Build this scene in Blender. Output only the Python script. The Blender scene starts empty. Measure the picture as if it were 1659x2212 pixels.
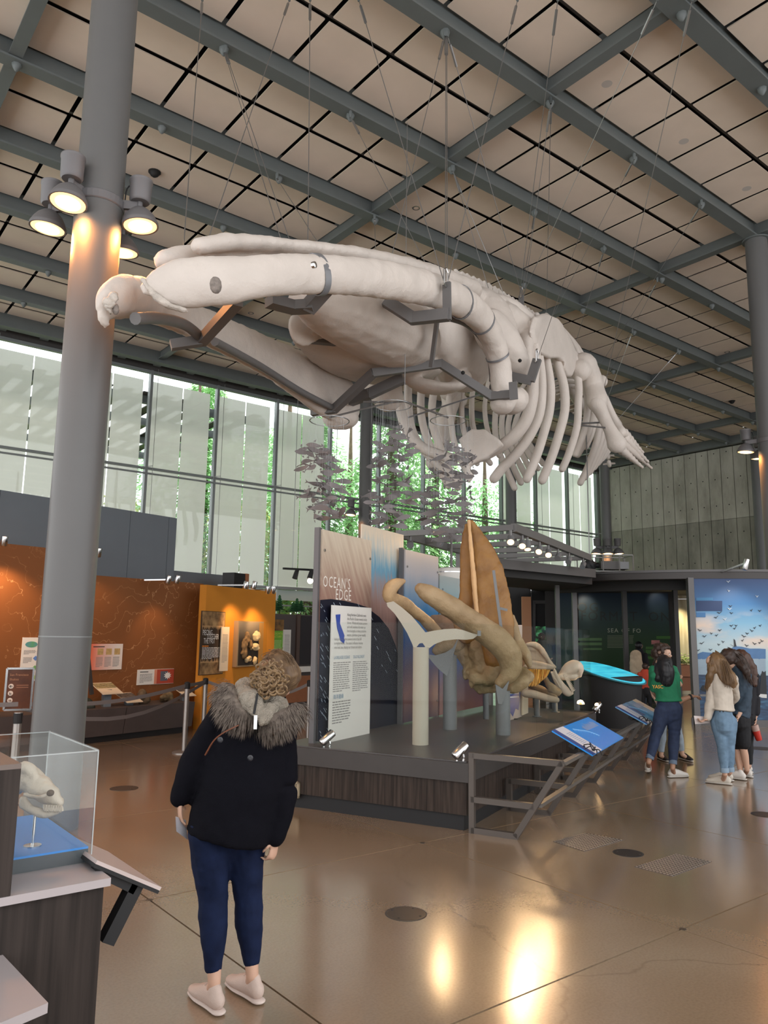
import bpy, bmesh, math, random
from mathutils import Vector, Matrix, noise
R_ = random.Random(7)
scene = bpy.context.scene
COL = scene.collection
PI = math.pi
rad = math.radians

# ---------------------------------------------------------------- camera
YAW, PIT, ROL, FPX, CAMH = rad(51.692), rad(9.052), rad(.778), 1652.45, 1.75
FW = Vector((math.cos(YAW)*math.cos(PIT), math.sin(YAW)*math.cos(PIT), math.sin(PIT)))
RT = Vector((math.sin(YAW), -math.cos(YAW), 0))
UP = RT.cross(FW)
R2 = RT*math.cos(ROL) + UP*math.sin(ROL)
U2 = UP*math.cos(ROL) - RT*math.sin(ROL)
CAM = Vector((0, 0, CAMH))
FH = Vector((math.cos(YAW), math.sin(YAW), 0))
cd = bpy.data.cameras.new('camera'); cam = bpy.data.objects.new('camera', cd); COL.objects.link(cam)
cd.sensor_fit = 'HORIZONTAL'; cd.sensor_width = 36; cd.lens = 36*FPX/1659; cd.clip_end = 300
m = Matrix((R2, U2, -FW)).transposed().to_4x4(); m.translation = CAM
cam.matrix_world = m
scene.camera = cam

# ---------------------------------------------------------------- light and exposure
scene.view_settings.view_transform = 'Standard'
scene.view_settings.look = 'None'
scene.view_settings.gamma = 1
scene.view_settings.use_curve_mapping = False
scene.view_settings.exposure = 0.0
w = bpy.data.worlds.new('world'); scene.world = w; w.use_nodes = True
bg = w.node_tree.nodes['Background']
bg.inputs[0].default_value = (.98, .985, 1.0, 1); bg.inputs[1].default_value = 2.6
w.cycles.sampling_method = 'AUTOMATIC'
try:
    scene.cycles.max_bounces = 10; scene.cycles.diffuse_bounces = 5; scene.cycles.transparent_max_bounces = 24
    scene.cycles.sample_clamp_indirect = 6; scene.cycles.caustics_reflective = False; scene.cycles.caustics_refractive = False
except Exception: pass

def spot_lamp(parent, loc, target, power, color, size=60, blend=.5, radius=.04):
    d = bpy.data.lights.new('lamp_light', 'SPOT'); d.energy = power; d.color = color
    d.spot_size = rad(size); d.spot_blend = blend; d.shadow_soft_size = radius*1.6
    o = bpy.data.objects.new('lamp_light', d); COL.objects.link(o)
    o.location = loc
    o.rotation_euler = (Vector(target)-Vector(loc)).to_track_quat('-Z', 'Y').to_euler()
    if parent:
        o.parent = parent; o.matrix_parent_inverse = parent.matrix_basis.inverted()
    return o
sd = bpy.data.lights.new('sun', 'SUN'); sd.energy = 10.; sd.angle = rad(1.5); sd.color = (1, .96, .88)
so_ = bpy.data.objects.new('sun', sd); COL.objects.link(so_); so_.location = (60, 40, 50)
so_.rotation_euler = Vector((-.72, -.12, -.65)).to_track_quat('-Z', 'Y').to_euler()
WARM = (1, .62, .32)

# ---------------------------------------------------------------- measuring helpers (metres in the hall)
def ray(x, y): return FW + R2*((x-829.5)/FPX) - U2*((y-1106)/FPX)
def Zp(x, y, z=0.):                     # point of a level surface
    d = ray(x, y); return CAM + d*((z-CAMH)/d.z)
def Xp(x, y, v): d = ray(x, y); return CAM + d*(v/d.x)
def Yp(x, y, v): d = ray(x, y); return CAM + d*(v/d.y)
def D(x, y, dep): d = ray(x, y); return CAM + d*(dep/d.dot(FH))
def G(lat, dep, z=0.): return RT*lat + FH*dep + Vector((0, 0, z))
def PL(x, y, p, n):                     # point of a plane through p with normal n
    d = ray(x, y); return CAM + d*((p-CAM).dot(n)/d.dot(n))

# ---------------------------------------------------------------- materials
MATS = {}
def M(name, col=(.5, .5, .5), rough=.5, metal=0., var=0., vscale=6., bump=0., bscale=60., emit=0., spec=.5, alpha=1., trans=0., ior=1.45, coat=0., stretch=None, col2=None, detail=4., world=True):
    if name in MATS: return MATS[name]
    m = bpy.data.materials.new(name); m.use_nodes = True; nt = m.node_tree; N = nt.nodes; L = nt.links
    b = N['Principled BSDF']
    b.inputs['Base Color'].default_value = (*col, 1); b.inputs['Roughness'].default_value = rough
    b.inputs['Metallic'].default_value = metal; b.inputs['Specular IOR Level'].default_value = spec
    b.inputs['Alpha'].default_value = alpha; b.inputs['Transmission Weight'].default_value = trans; b.inputs['IOR'].default_value = ior
    b.inputs['Coat Weight'].default_value = coat; b.inputs['Coat Roughness'].default_value = .12
    if emit:
        b.inputs['Emission Color'].default_value = (*col, 1); b.inputs['Emission Strength'].default_value = emit
    def coord():
        if world:
            g = N.new('ShaderNodeNewGeometry'); s = g.outputs['Position']
        else:
            g = N.new('ShaderNodeTexCoord'); s = g.outputs['Object']
        if stretch:
            mp = N.new('ShaderNodeMapping'); mp.inputs['Scale'].default_value = stretch; L.new(s, mp.inputs[0]); s = mp.outputs[0]
        return s
    if var or col2:
        n = N.new('ShaderNodeTexNoise'); n.inputs['Scale'].default_value = vscale; n.inputs['Detail'].default_value = detail
        L.new(coord(), n.inputs['Vector'])
        r = N.new('ShaderNodeValToRGB'); c2 = col2 or tuple(c*(1-var) for c in col)
        c1 = col if col2 else tuple(min(1, c*(1+var)) for c in col)
        r.color_ramp.elements[0].position = .3; r.color_ramp.elements[1].position = .7
        r.color_ramp.elements[0].color = (*c2, 1); r.color_ramp.elements[1].color = (*c1, 1)
        L.new(n.outputs[0], r.inputs[0]); L.new(r.outputs[0], b.inputs['Base Color'])
    if bump:
        n = N.new('ShaderNodeTexNoise'); n.inputs['Scale'].default_value = bscale; n.inputs['Detail'].default_value = 3
        L.new(coord(), n.inputs['Vector'])
        bp = N.new('ShaderNodeBump'); bp.inputs['Strength'].default_value = bump; bp.inputs['Distance'].default_value = .02
        L.new(n.outputs[0], bp.inputs['Height']); L.new(bp.outputs[0], b.inputs['Normal'])
    MATS[name] = m
    return m
def ramp_node(nt, stops, interp='LINEAR'):
    r = nt.nodes.new('ShaderNodeValToRGB'); r.color_ramp.interpolation = interp
    e = r.color_ramp.elements
    while len(e) < len(stops): e.new(.5)
    for k, (p, c) in enumerate(stops): e[k].position = p; e[k].color = (*c, 1)
    return r
def glass_mat(name, tint=(.95, .98, .97), refl=.08):
    if name in MATS: return MATS[name]
    m = bpy.data.materials.new(name); m.use_nodes = True; nt = m.node_tree; N = nt.nodes; L = nt.links
    for n in list(N):
        if n.type == 'BSDF_PRINCIPLED': N.remove(n)
    out = N['Material Output']
    t = N.new('ShaderNodeBsdfTransparent'); t.inputs[0].default_value = (*tint, 1)
    g = N.new('ShaderNodeBsdfGlossy'); g.inputs['Roughness'].default_value = .02
    mx = N.new('ShaderNodeMixShader'); fr = N.new('ShaderNodeLayerWeight'); fr.inputs[0].default_value = .18
    ma = N.new('ShaderNodeMath'); ma.operation = 'MULTIPLY_ADD'; ma.inputs[1].default_value = refl*2; ma.inputs[2].default_value = refl*.3
    L.new(fr.outputs['Fresnel'], ma.inputs[0]); L.new(ma.outputs[0], mx.inputs[0])
    L.new(t.outputs[0], mx.inputs[1]); L.new(g.outputs[0], mx.inputs[2]); L.new(mx.outputs[0], out.inputs[0])
    MATS[name] = m
    return m

# ---------------------------------------------------------------- mesh helpers
TMP = bpy.data.scenes.new('workbench')
def evaluated_mesh(o):                    # evaluate one object alone, away from the scene
    TMP.collection.objects.link(o)
    vl = TMP.view_layers[0]; vl.update(); dg = vl.depsgraph; dg.update()
    me = bpy.data.meshes.new_from_object(o.evaluated_get(dg))
    return me
class MB:
    def __init__(s): s.v = []; s.f = []
    def add(s, v, f):
        o = len(s.v); s.v += [Vector(p) for p in v]; s.f += [tuple(i+o for i in q) for q in f]; return s
    def hexa(s, p):                         # 8 corners, bottom ring then top ring
        return s.add(p, [(3, 2, 1, 0), (4, 5, 6, 7), (0, 1, 5, 4), (1, 2, 6, 5), (2, 3, 7, 6), (3, 0, 4, 7)])
    def box(s, a, b):
        x0, y0, z0 = a; x1, y1, z1 = b
        return s.hexa([(x0, y0, z0), (x1, y0, z0), (x1, y1, z0), (x0, y1, z0), (x0, y0, z1), (x1, y0, z1), (x1, y1, z1), (x0, y1, z1)])
    def obox(s, c, ax, ay, az):             # centre and three half-axis vectors
        c = Vector(c); ax = Vector(ax); ay = Vector(ay); az = Vector(az)
        return s.hexa([c-ax-ay-az, c+ax-ay-az, c+ax+ay-az, c-ax+ay-az, c-ax-ay+az, c+ax-ay+az, c+ax+ay+az, c-ax+ay+az])
    def bar(s, a, b, w, h, up=(0, 0, 1)):   # rectangular bar from a to b
        a = Vector(a); b = Vector(b); d = (b-a); l = d.length; d = d/l
        u = Vector(up); u = u-d*u.dot(d)
        if u.length < 1e-4: u = Vector((1, 0, 0)); u = u-d*u.dot(d)
        u.normalize(); sd = d.cross(u)
        return s.obox((a+b)/2, d*(l/2), sd*(w/2), u*(h/2))
    def loft(s, pts, rr, n=10, up=(0, 0, 1), caps=True, phase=0., sq=1.):  # rr: r or (side, up) per point
        P = [Vector(p) for p in pts]; k = len(P); rings = []
        if not isinstance(rr, (list, tuple)): rr = [rr]*k
        up = Vector(up)
        for i in range(k):
            t = (P[min(i+1, k-1)]-P[max(i-1, 0)])
            if t.length < 1e-7: t = Vector((0, 0, 1))
            t.normalize()
            u = up-t*up.dot(t)
            if u.length < 1e-3: u = Vector((1, 0, .02)); u = u-t*u.dot(t)
            u.normalize(); sd = t.cross(u)
            r = rr[i]; ra, rb = (r if isinstance(r, (list, tuple)) else (r, r))
            ring = []
            for j in range(n):
                a = 2*PI*j/n+phase; ca, sa = math.cos(a), math.sin(a)
                if sq != 1: ca = math.copysign(abs(ca)**sq, ca); sa = math.copysign(abs(sa)**sq, sa)
                ring.append(P[i]+sd*(ra*ca)+u*(rb*sa))
            rings.append(ring)
        v = [p for r in rings for p in r]; f = []
        for i in range(k-1):
            for j in range(n):
                f.append((i*n+j, i*n+(j+1) % n, (i+1)*n+(j+1) % n, (i+1)*n+j))
        if caps:
            f.append(tuple(range(n-1, -1, -1))); f.append(tuple((k-1)*n+j for j in range(n)))
        return s.add(v, f)
    def limb(s, pts, rr, n=12, up=(0, 0, 1), sub=3, sq=1., end=1.):   # rounded ends, smooth spline through pts
        P = [Vector(p) for p in pts]; k = len(P)
        if not isinstance(rr, (list, tuple)): rr = [rr]*k
        rr = [(r if isinstance(r, (list, tuple)) else (r, r)) for r in rr]
        Q = []; S = []
        def cr(a, b, c, d, t): return .5*((2*b)+(-a+c)*t+(2*a-5*b+4*c-d)*t*t+(-a+3*b-3*c+d)*t**3)
        for i in range(k-1):
            i0, i3 = max(i-1, 0), min(i+2, k-1)
            for q in range(sub):
                t = q/sub
                Q.append(cr(P[i0], P[i], P[i+1], P[i3], t)); S.append(tuple(max(.0005, cr(rr[i0][e], rr[i][e], rr[i+1][e], rr[i3][e], t)) for e in (0, 1)))
        Q.append(P[-1]); S.append(rr[-1])
        d0 = (Q[0]-Q[1]).normalized(); d1 = (Q[-1]-Q[-2]).normalized()
        a0 = max(S[0]); a1 = max(S[-1])
        def sc(r, c): return (r[0]*c, r[1]*c)
        pre = [(Q[0]+d0*a0*math.sin(a), sc(S[0], math.cos(a))) for a in (1.45, 1.0, .5)]
        post = [(Q[-1]+d1*a1*end*math.sin(a), sc(S[-1], math.cos(a))) for a in (.5, 1.0, 1.45)]
        return s.loft([p for p, _ in pre]+Q+[p for p, _ in post], [r for _, r in pre]+S+[r for _, r in post], n, up, True, 0, sq)
    def ball(s, c, r, n=12, m=8):
        c = Vector(c); r = r if isinstance(r, (list, tuple)) else (r, r, r)
        v = []; f = []
        for i in range(m+1):
            a = PI*(i/m-.5); a = max(-PI/2+.02, min(PI/2-.02, a))
            for j in range(n):
                b = 2*PI*j/n; v.append(c+Vector((r[0]*math.cos(a)*math.cos(b), r[1]*math.cos(a)*math.sin(b), r[2]*math.sin(a))))
        for i in range(m):
            for j in range(n): f.append((i*n+j, i*n+(j+1) % n, (i+1)*n+(j+1) % n, (i+1)*n+j))
        f.append(tuple(range(n-1, -1, -1))); f.append(tuple(m*n+j for j in range(n)))
        return s.add(v, f)
    def lathe(s, c, prof, n=20, axis=(0, 0, 1), cap=True):  # prof: (r, h)
        c = Vector(c); ax = Vector(axis).normalized(); u = ax.orthogonal().normalized(); w = ax.cross(u); v = []; f = []
        for r, h in prof:
            for j in range(n):
                a = 2*PI*j/n; v.append(c+ax*h+u*(r*math.cos(a))+w*(r*math.sin(a)))
        k = len(prof)
        for i in range(k-1):
            for j in range(n): f.append((i*n+j, i*n+(j+1) % n, (i+1)*n+(j+1) % n, (i+1)*n+j))
        if cap: f.append(tuple(range(n-1, -1, -1))); f.append(tuple((k-1)*n+j for j in range(n)))
        return s.add(v, f)
    def prism(s, poly, off):                # polygon of 3D points extruded by a vector
        off = Vector(off); n = len(poly); P = [Vector(p) for p in poly]
        f = [tuple(range(n-1, -1, -1)), tuple(range(n, 2*n))]+[(i, (i+1) % n, n+(i+1) % n, n+i) for i in range(n)]
        return s.add(P+[p+off for p in P], f)
    def sheet(s, rows, th=None):            # grid of points (list of rows), thickness along mean normal
        nr, nc = len(rows), len(rows[0]); v = [Vector(p) for r in rows for p in r]
        f = [(i*nc+j, i*nc+j+1, (i+1)*nc+j+1, (i+1)*nc+j) for i in range(nr-1) for j in range(nc-1)]
        if th:
            nn = []
            for i in range(nr):
                for j in range(nc):
                    a = v[i*nc+min(j+1, nc-1)]-v[i*nc+max(j-1, 0)]; b = v[min(i+1, nr-1)*nc+j]-v[max(i-1, 0)*nc+j]
                    q = a.cross(b); nn.append(q.normalized() if q.length > 1e-9 else Vector((0, 0, 1)))
            o = len(v); v += [v[k]+nn[k]*th for k in range(o)]
            f += [tuple(reversed([i+o for i in q])) for q in f]
            ed = [(0*nc+j, 0*nc+j+1) for j in range(nc-1)]+[(i*nc+nc-1, (i+1)*nc+nc-1) for i in range(nr-1)]
            ed += [((nr-1)*nc+j+1, (nr-1)*nc+j) for j in range(nc-1)]+[((i+1)*nc, i*nc) for i in range(nr-1)]
            f += [(b, a, a+o, b+o) for a, b in ed]
        return s.add(v, f)
    def mesh(s, name, smooth=False):
        me = bpy.data.meshes.new(name); me.from_pydata([tuple(p) for p in s.v], [], s.f)
        bm = bmesh.new(); bm.from_mesh(me); bmesh.ops.recalc_face_normals(bm, faces=bm.faces); bm.to_mesh(me); bm.free()
        if smooth:
            for p in me.polygons: p.use_smooth = True
            try: me.set_sharp_from_angle(angle=rad(50))
            except Exception: pass
        return me
    def build(s, name, mat, parent=None, smooth=False):
        me = s.mesh(name, smooth); return link(name, me, mat, parent)
    def fused(s, name, mat, parent=None, voxel=.02, relax=2, rough=0., rscale=6.):   # one continuous skin over all pieces
        me = s.mesh(name); o = bpy.data.objects.new('tmp', me)
        md = o.modifiers.new('r', 'REMESH'); md.mode = 'VOXEL'; md.voxel_size = voxel
        if relax:
            sm = o.modifiers.new('s', 'SMOOTH'); sm.factor = .5; sm.iterations = relax
        me2 = evaluated_mesh(o); bpy.data.objects.remove(o); bpy.data.meshes.remove(me)
        me2.name = name; me2.materials.clear()
        if rough:
            cn_ = [(v.co.copy(), v.normal.copy()) for v in me2.vertices]; flat = []
            for c_, n_ in cn_: flat.extend(c_+n_*(rough*noise.fractal(c_*rscale, 1., 2., 3)))
            me2.vertices.foreach_set('co', flat); me2.update()
        for p in me2.polygons: p.use_smooth = True
        return link(name, me2, mat, parent)
def link(name, me, mat, parent=None):
    o = bpy.data.objects.new(name, me); COL.objects.link(o)
    if mat is not None and not me.materials: me.materials.append(mat if not isinstance(mat, str) else MATS[mat])
    if parent:
        o.parent = parent; o.matrix_parent_inverse = parent.matrix_basis.inverted()
    return o
def thing(name, label, cat, loc=(0, 0, 0), group=None):
    o = bpy.data.objects.new(name, None); COL.objects.link(o); o.location = loc; o.empty_display_size = .1
    return tag(o, label, cat, group)
def tag(o, label, cat, group=None):
    o['label'] = label; o['category'] = cat
    if group: o['group'] = group
    return o
def struct(o): o['kind'] = 'structure'; return o
def stuff(o): o['kind'] = 'stuff'; return o
def root(name, loc=(0, 0, 0)):
    o = bpy.data.objects.new(name, None); COL.objects.link(o); o.location = loc; o.empty_display_size = .1
    return struct(o)
def copy_to(o, name, parent, mat4):
    c = bpy.data.objects.new(name, o); COL.objects.link(c)
    c.matrix_world = mat4
    if parent: c.parent = parent; c.matrix_parent_inverse = parent.matrix_basis.inverted()
    return c
def copy_tree(o, parent=None):
    c = o.copy(); COL.objects.link(c)
    if parent: c.parent = parent
    for ch in o.children: copy_tree(ch, c)
    return c
TXT = {}
def text(s, size, o, ax, ay, mat, parent, name='lettering', align='LEFT', lift=.002, stretch=1., spacing=1., line=1.):
    """flat lettering: o = origin of first baseline, ax = reading direction, ay = up"""
    cu = bpy.data.curves.new('t', 'FONT'); cu.body = s; cu.size = size; cu.align_x = align; cu.space_character = spacing; cu.space_line = line
    cu.resolution_u = 2; cu.fill_mode = 'FRONT'
    t = bpy.data.objects.new('t', cu)
    me = evaluated_mesh(t); bpy.data.objects.remove(t); bpy.data.curves.remove(cu)
    ax = Vector(ax).normalized(); ay = Vector(ay); ay = (ay-ax*ay.dot(ax)).normalized(); az = ax.cross(ay)
    o = Vector(o)+az*lift
    for v in me.vertices: v.co = o+ax*(v.co.x*stretch)+ay*v.co.y
    me.name = name; me.materials.clear()
    return link(name, me, mat, parent)
def bez(pts, sub=6):                      # smooth curve through points
    P = [Vector(p) for p in pts]; k = len(P); Q = []
    for i in range(k-1):
        a, b, c, d = P[max(i-1, 0)], P[i], P[i+1], P[min(i+2, k-1)]
        for q in range(sub):
            t = q/sub; Q.append(.5*((2*b)+(-a+c)*t+(2*a-5*b+4*c-d)*t*t+(-a+3*b-3*c+d)*t**3))
    Q.append(P[-1]); return Q
# ================================================================ THE SETTING
# materials of the hall
def floor_mat():
    m = bpy.data.materials.new('polished_concrete'); m.use_nodes = True; nt = m.node_tree; N = nt.nodes; L = nt.links; b = N['Principled BSDF']
    g = N.new('ShaderNodeNewGeometry')
    n1 = N.new('ShaderNodeTexNoise'); n1.inputs['Scale'].default_value = .55; n1.inputs['Detail'].default_value = 6; L.new(g.outputs['Position'], n1.inputs['Vector'])
    n2 = N.new('ShaderNodeTexNoise'); n2.inputs['Scale'].default_value = 70; n2.inputs['Detail'].default_value = 3; L.new(g.outputs['Position'], n2.inputs['Vector'])
    r1 = ramp_node(nt, [(.3, (.235, .165, .10)), (.55, (.28, .20, .13)), (.75, (.32, .245, .17))]); L.new(n1.outputs[0], r1.inputs[0])
    r2 = ramp_node(nt, [(.35, (.84, .83, .82)), (.55, (1, 1, 1)), (.72, (1.07, 1.07, 1.07))]); L.new(n2.outputs[0], r2.inputs[0])
    mx = N.new('ShaderNodeMix'); mx.data_type = 'RGBA'; mx.blend_type = 'MULTIPLY'; mx.inputs['Factor'].default_value = .55
    L.new(r1.outputs[0], mx.inputs['A']); L.new(r2.outputs[0], mx.inputs['B'])
    # fine cracks
    vo = N.new('ShaderNodeTexVoronoi'); vo.feature = 'DISTANCE_TO_EDGE'; vo.inputs['Scale'].default_value = .42
    nd = N.new('ShaderNodeTexNoise'); nd.inputs['Scale'].default_value = 1.6; nd.inputs['Detail'].default_value = 6; L.new(g.outputs['Position'], nd.inputs['Vector'])
    va = N.new('ShaderNodeMix'); va.data_type = 'RGBA'; va.inputs['Factor'].default_value = .35; L.new(g.outputs['Position'], va.inputs['A']); L.new(nd.outputs['Color'], va.inputs['B'])
    L.new(va.outputs['Result'], vo.inputs['Vector'])
    rc = ramp_node(nt, [(0, (.62, .6, .58)), (.0035, (1, 1, 1))]); L.new(vo.outputs['Distance'], rc.inputs[0])
    m2 = N.new('ShaderNodeMix'); m2.data_type = 'RGBA'; m2.blend_type = 'MULTIPLY'; m2.inputs['Factor'].default_value = .55
    L.new(mx.outputs['Result'], m2.inputs['A']); L.new(rc.outputs[0], m2.inputs['B']); L.new(m2.outputs['Result'], b.inputs['Base Color'])
    rr = ramp_node(nt, [(.3, (.16,)*3), (.7, (.26,)*3)]); L.new(n1.outputs[0], rr.inputs[0]); L.new(rr.outputs[0], b.inputs['Roughness'])
    b.inputs['Specular IOR Level'].default_value = .6
    b.inputs['Coat Weight'].default_value = .8; b.inputs['Coat IOR'].default_value = 1.85; b.inputs['Coat Roughness'].default_value = .17
    MATS['floor'] = m; return m
floor_mat()
M('joint', (.09, .075, .055), .8)
M('panel', (.72, .61, .51), .85, var=.03, vscale=2, bump=.05, bscale=300)
M('panel_edge', (.45, .42, .39), .8)
M('void', (.02, .02, .022), .9)
M('steel_grey', (.12, .135, .135), .45, var=.04, vscale=3)
M('steel_light', (.22, .235, .235), .45, var=.04, vscale=3)
M('column', (.118, .118, .118), .42, var=.03, vscale=2)
M('mullion', (.22, .24, .24), .4, metal=.3)
M('dark_metal', (.055, .05, .047), .45, metal=.2)
M('bronze_metal', (.10, .085, .075), .42, metal=.4)
M('chrome', (.62, .62, .62), .22, metal=1)
M('cable', (.30, .30, .30), .35, metal=.8)
M('black', (.012, .012, .013), .6)
glass_mat('pane')
glass_mat('thin_glass', (.95, .965, .955), .02)
glass_mat('acrylic', (.97, .98, .975), .07)

# ---- floor: cast slabs between sawn joints
fl = MB().box((-9, -9, -.3), (36, 40, -.03)).build('floor', MATS['joint']); struct(fl)
S = 2.385; GX0, GY0 = 2.15, 5.16
slab = MB().box((-S/2+.006, -S/2+.006, -.06), (S/2-.006, S/2-.006, 0)).mesh('slab'); slab.materials.append(MATS['floor'])
for i in range(-4, 14):
    for j in range(-5, 8):
        copy_to(slab, 'slab', fl, Matrix.Translation((GX0+S*(i+.5), GY0+S*(j+.5), 0)))

# ---- ceiling: acoustic panels, beams, cross beams
ZB = 10.6; BY0, BS = 7.43, 2.395; CX0, CS = 2.05, 7.155
YG = 24.4; XC = 34.0
CE_X0, CE_X1, CE_Y0, CE_Y1 = CX0-CS*2, 34., BY0-BS*5.05, 24.4
ce = MB().box((CE_X0, CE_Y0, 11.35), (CE_X1, CE_Y1+.6, 11.6)).build('ceiling', MATS['void']); struct(ce)
PN = CS/6
pts = []
for j in range(-5, 7):
    for h in (0, 1):
        yc = BY0+BS*j+(.62 if h == 0 else BS-.62)
        if yc < CE_Y0 or yc > CE_Y1: continue
        for i in range(-12, 27):
            pts.append((CX0+PN*(i+.5), yc))
pm = MB().box((-PN/2+.04, -.525, 0), (PN/2-.04, .525, .022)).mesh('ceiling_panel'); pm.materials.append(MATS['panel'])
def seen(p):
    q = Vector((p[0], p[1], 10.95))-CAM; d = q.dot(FW)
    if d < 1: return 1e9
    u = abs(q.dot(R2)/d*FPX); v = q.dot(U2)/d*FPX
    return d if (u < 900 and v < 1180) else 1e6+d
pts.sort(key=seen)
for p in pts[:300]: copy_to(pm, 'ceiling_panel', ce, Matrix.Translation((p[0], p[1], 10.93)))
mb = MB()
for p in pts[300:]: mb.box((p[0]-PN/2+.04, p[1]-.525, 10.93), (p[0]+PN/2-.04, p[1]+.525, 10.952))
stuff(mb.build('ceiling_panel', MATS['panel'], ce))
def ibeam(mb, a, b, w, zb, h, fl=.035):
    a = Vector(a); b = Vector(b); d = (b-a).normalized(); s = Vector((-d.y, d.x, 0))
    c = (a+b)/2; l = (b-a)/2
    mb.obox((c.x, c.y, zb+fl/2), l, s*(w/2), (0, 0, fl/2)); mb.obox((c.x, c.y, zb+h-fl/2), l, s*(w/2), (0, 0, fl/2))
    mb.obox((c.x, c.y, zb+h/2), l, s*.018, (0, 0, h/2-fl))
    return mb
boss = MB().lathe((0, 0, 0), [(.075, .02), (.075, -.03), (.06, -.06), (.03, -.11), (.012, -.125)], 8).mesh('hanger_boss', True); boss.materials.append(MATS['steel_grey'])
BEAMS = [BY0+BS*j for j in range(-5, 7)]
for y in BEAMS:
    big = 4.5 < y < 5.2
    bm_ = ibeam(MB(), (CE_X0, y, 0), (CE_X1, y, 0), .26 if not big else .32, ZB, .42 if not big else .5).build('beam', MATS['steel_grey'], ce)
    for i in range(-2 if y > 4 else 99, 14):
        x = 2.1+2.4*i
        if x < CE_X1-.5: copy_to(boss, 'hanger_boss', bm_, Matrix.Translation((x, y, ZB)))
for k in range(-2, 5):
    x = CX0+CS*k
    ibeam(MB(), (x, CE_Y0, 0), (x, CE_Y1, 0), .2, ZB+.05, .34).build('cross_beam', MATS['steel_grey'], ce)
# pipes / track channels in the slot between panel rows
for j in range(-5, 7):
    y = BY0+BS*(j+.5)
    if y < CE_Y1: MB().box((CE_X0, y-.03, 10.985), (CE_X1, y+.03, 11.06)).build('track_channel', MATS['dark_metal'], ce)
# small ceiling devices
def dome(px, py, nm, col, r=.07):
    p = Zp(px, py, 10.93); o = MB().lathe(p, [(r*1.25, .0), (r*1.25, -.02), (r, -.03), (r*.8, -.08), (r*.4, -.11), (.005, -.12)], 14).build(nm, col, ce, True); return o
dome(334, 371, 'camera_dome', MATS['black'], .1); dome(1581, 866, 'camera_dome', MATS['black'], .1)
for px, py in ((899, 449), (1571, 760), (542, 676)): MB().lathe(Zp(px, py, 10.935), [(.085, 0), (.085, -.012), (.06, -.012), (.055, .02)], 16).build('recessed_downlight', MATS['chrome'], ce)
for px, py in ((1311, 181), (1477, 305), (1613, 407)): MB().lathe(Zp(px, py, 10.935), [(.09, 0), (.09, -.006)], 16).build('cover_disc', M('disc_grey', (.5, .46, .42), .8), ce)

# ---- perimeter ring beam against the glass and the concrete
ed = MB()
ibeam(ed, (CE_X0, 23.75, 0), (CE_X1, 23.75, 0), .3, ZB-.1, .55)
o = ed.build('trim_1', MATS['steel_grey']); struct(o)
tr = MB().box((CE_X0, 24.25, 10.42), (CE_X1, 24.55, 11.35)).build('trim_2', MATS['dark_metal']); struct(tr)
for i in range(24): MB().box((CX0+1.2*i-.12, 23.95, 10.55), (CX0+1.2*i+.12, 24.2, 10.95)).build('bracket_plate', MATS['steel_grey'], tr)
tr = MB().box((33.55, 15.6, ZB-.05), (33.75, 24.3, ZB+.4)).build('trim_3', MATS['steel_grey']); struct(tr)

# ---- glass wall with roller shades
def shade_mat():
    m = bpy.data.materials.new('roller_shade'); m.use_nodes = True; nt = m.node_tree; N = nt.nodes; L = nt.links
    for n in list(N):
        if n.type == 'BSDF_PRINCIPLED': N.remove(n)
    d = N.new('ShaderNodeBsdfDiffuse'); d.inputs[0].default_value = (.55, .55, .52, 1)
    t = N.new('ShaderNodeBsdfTranslucent'); t.inputs[0].default_value = (.74, .715, .69, 1)
    p = N.new('ShaderNodeBsdfTransparent'); p.inputs[0].default_value = (1, 1, 1, 1)
    a = N.new('ShaderNodeMixShader'); a.inputs[0].default_value = .72; L.new(d.outputs[0], a.inputs[1]); L.new(t.outputs[0], a.inputs[2])
    c = N.new('ShaderNodeMixShader'); c.inputs[0].default_value = .2; L.new(a.outputs[0], c.inputs[1]); L.new(p.outputs[0], c.inputs[2])
    L.new(c.outputs[0], N['Material Output'].inputs[0]); MATS['shade'] = m; return m
shade_mat()
M('window_white', (.72, .74, .72), .5)
WB = 2.44; WX0 = 9.16-WB*5
ZT, ZM, ZL = 10.42, 7.1, 3.4
OPEN = range(8, 12)     # bays without shades
NB = 15
wall = root('wall_back')
for i in range(NB+1):
    x = WX0+WB*i
    MB().box((x-.045, YG-.14, 0), (x+.045, YG+.06, ZT)).build('mullion', MATS['mullion'], wall)
    if i > 2:
        o = MB(); o.bar((x+.12, YG-.35, .4), (x+.12, YG-.35, ZT), .012, .012)
        o.bar((x, YG-.14, ZM), (x+.12, YG-.36, ZM), .02, .02); o.bar((x, YG-.14, ZL), (x+.12, YG-.36, ZL), .02, .02)
        o.build('tension_rod', MATS['cable'], wall)
for z, h in ((ZT, .1), (ZM, .07), (ZL, .09), (2.75, .05)):
    MB().box((WX0, YG-.1, z-h), (WX0+WB*NB, YG+.04, z)).build('transom', MATS['mullion'], wall)
MB().box((WX0, YG-.18, ZM-.26), (WX0+WB*NB, YG-.15, ZM-.2)).build('tie_rail', MATS['mullion'], wall)
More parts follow.
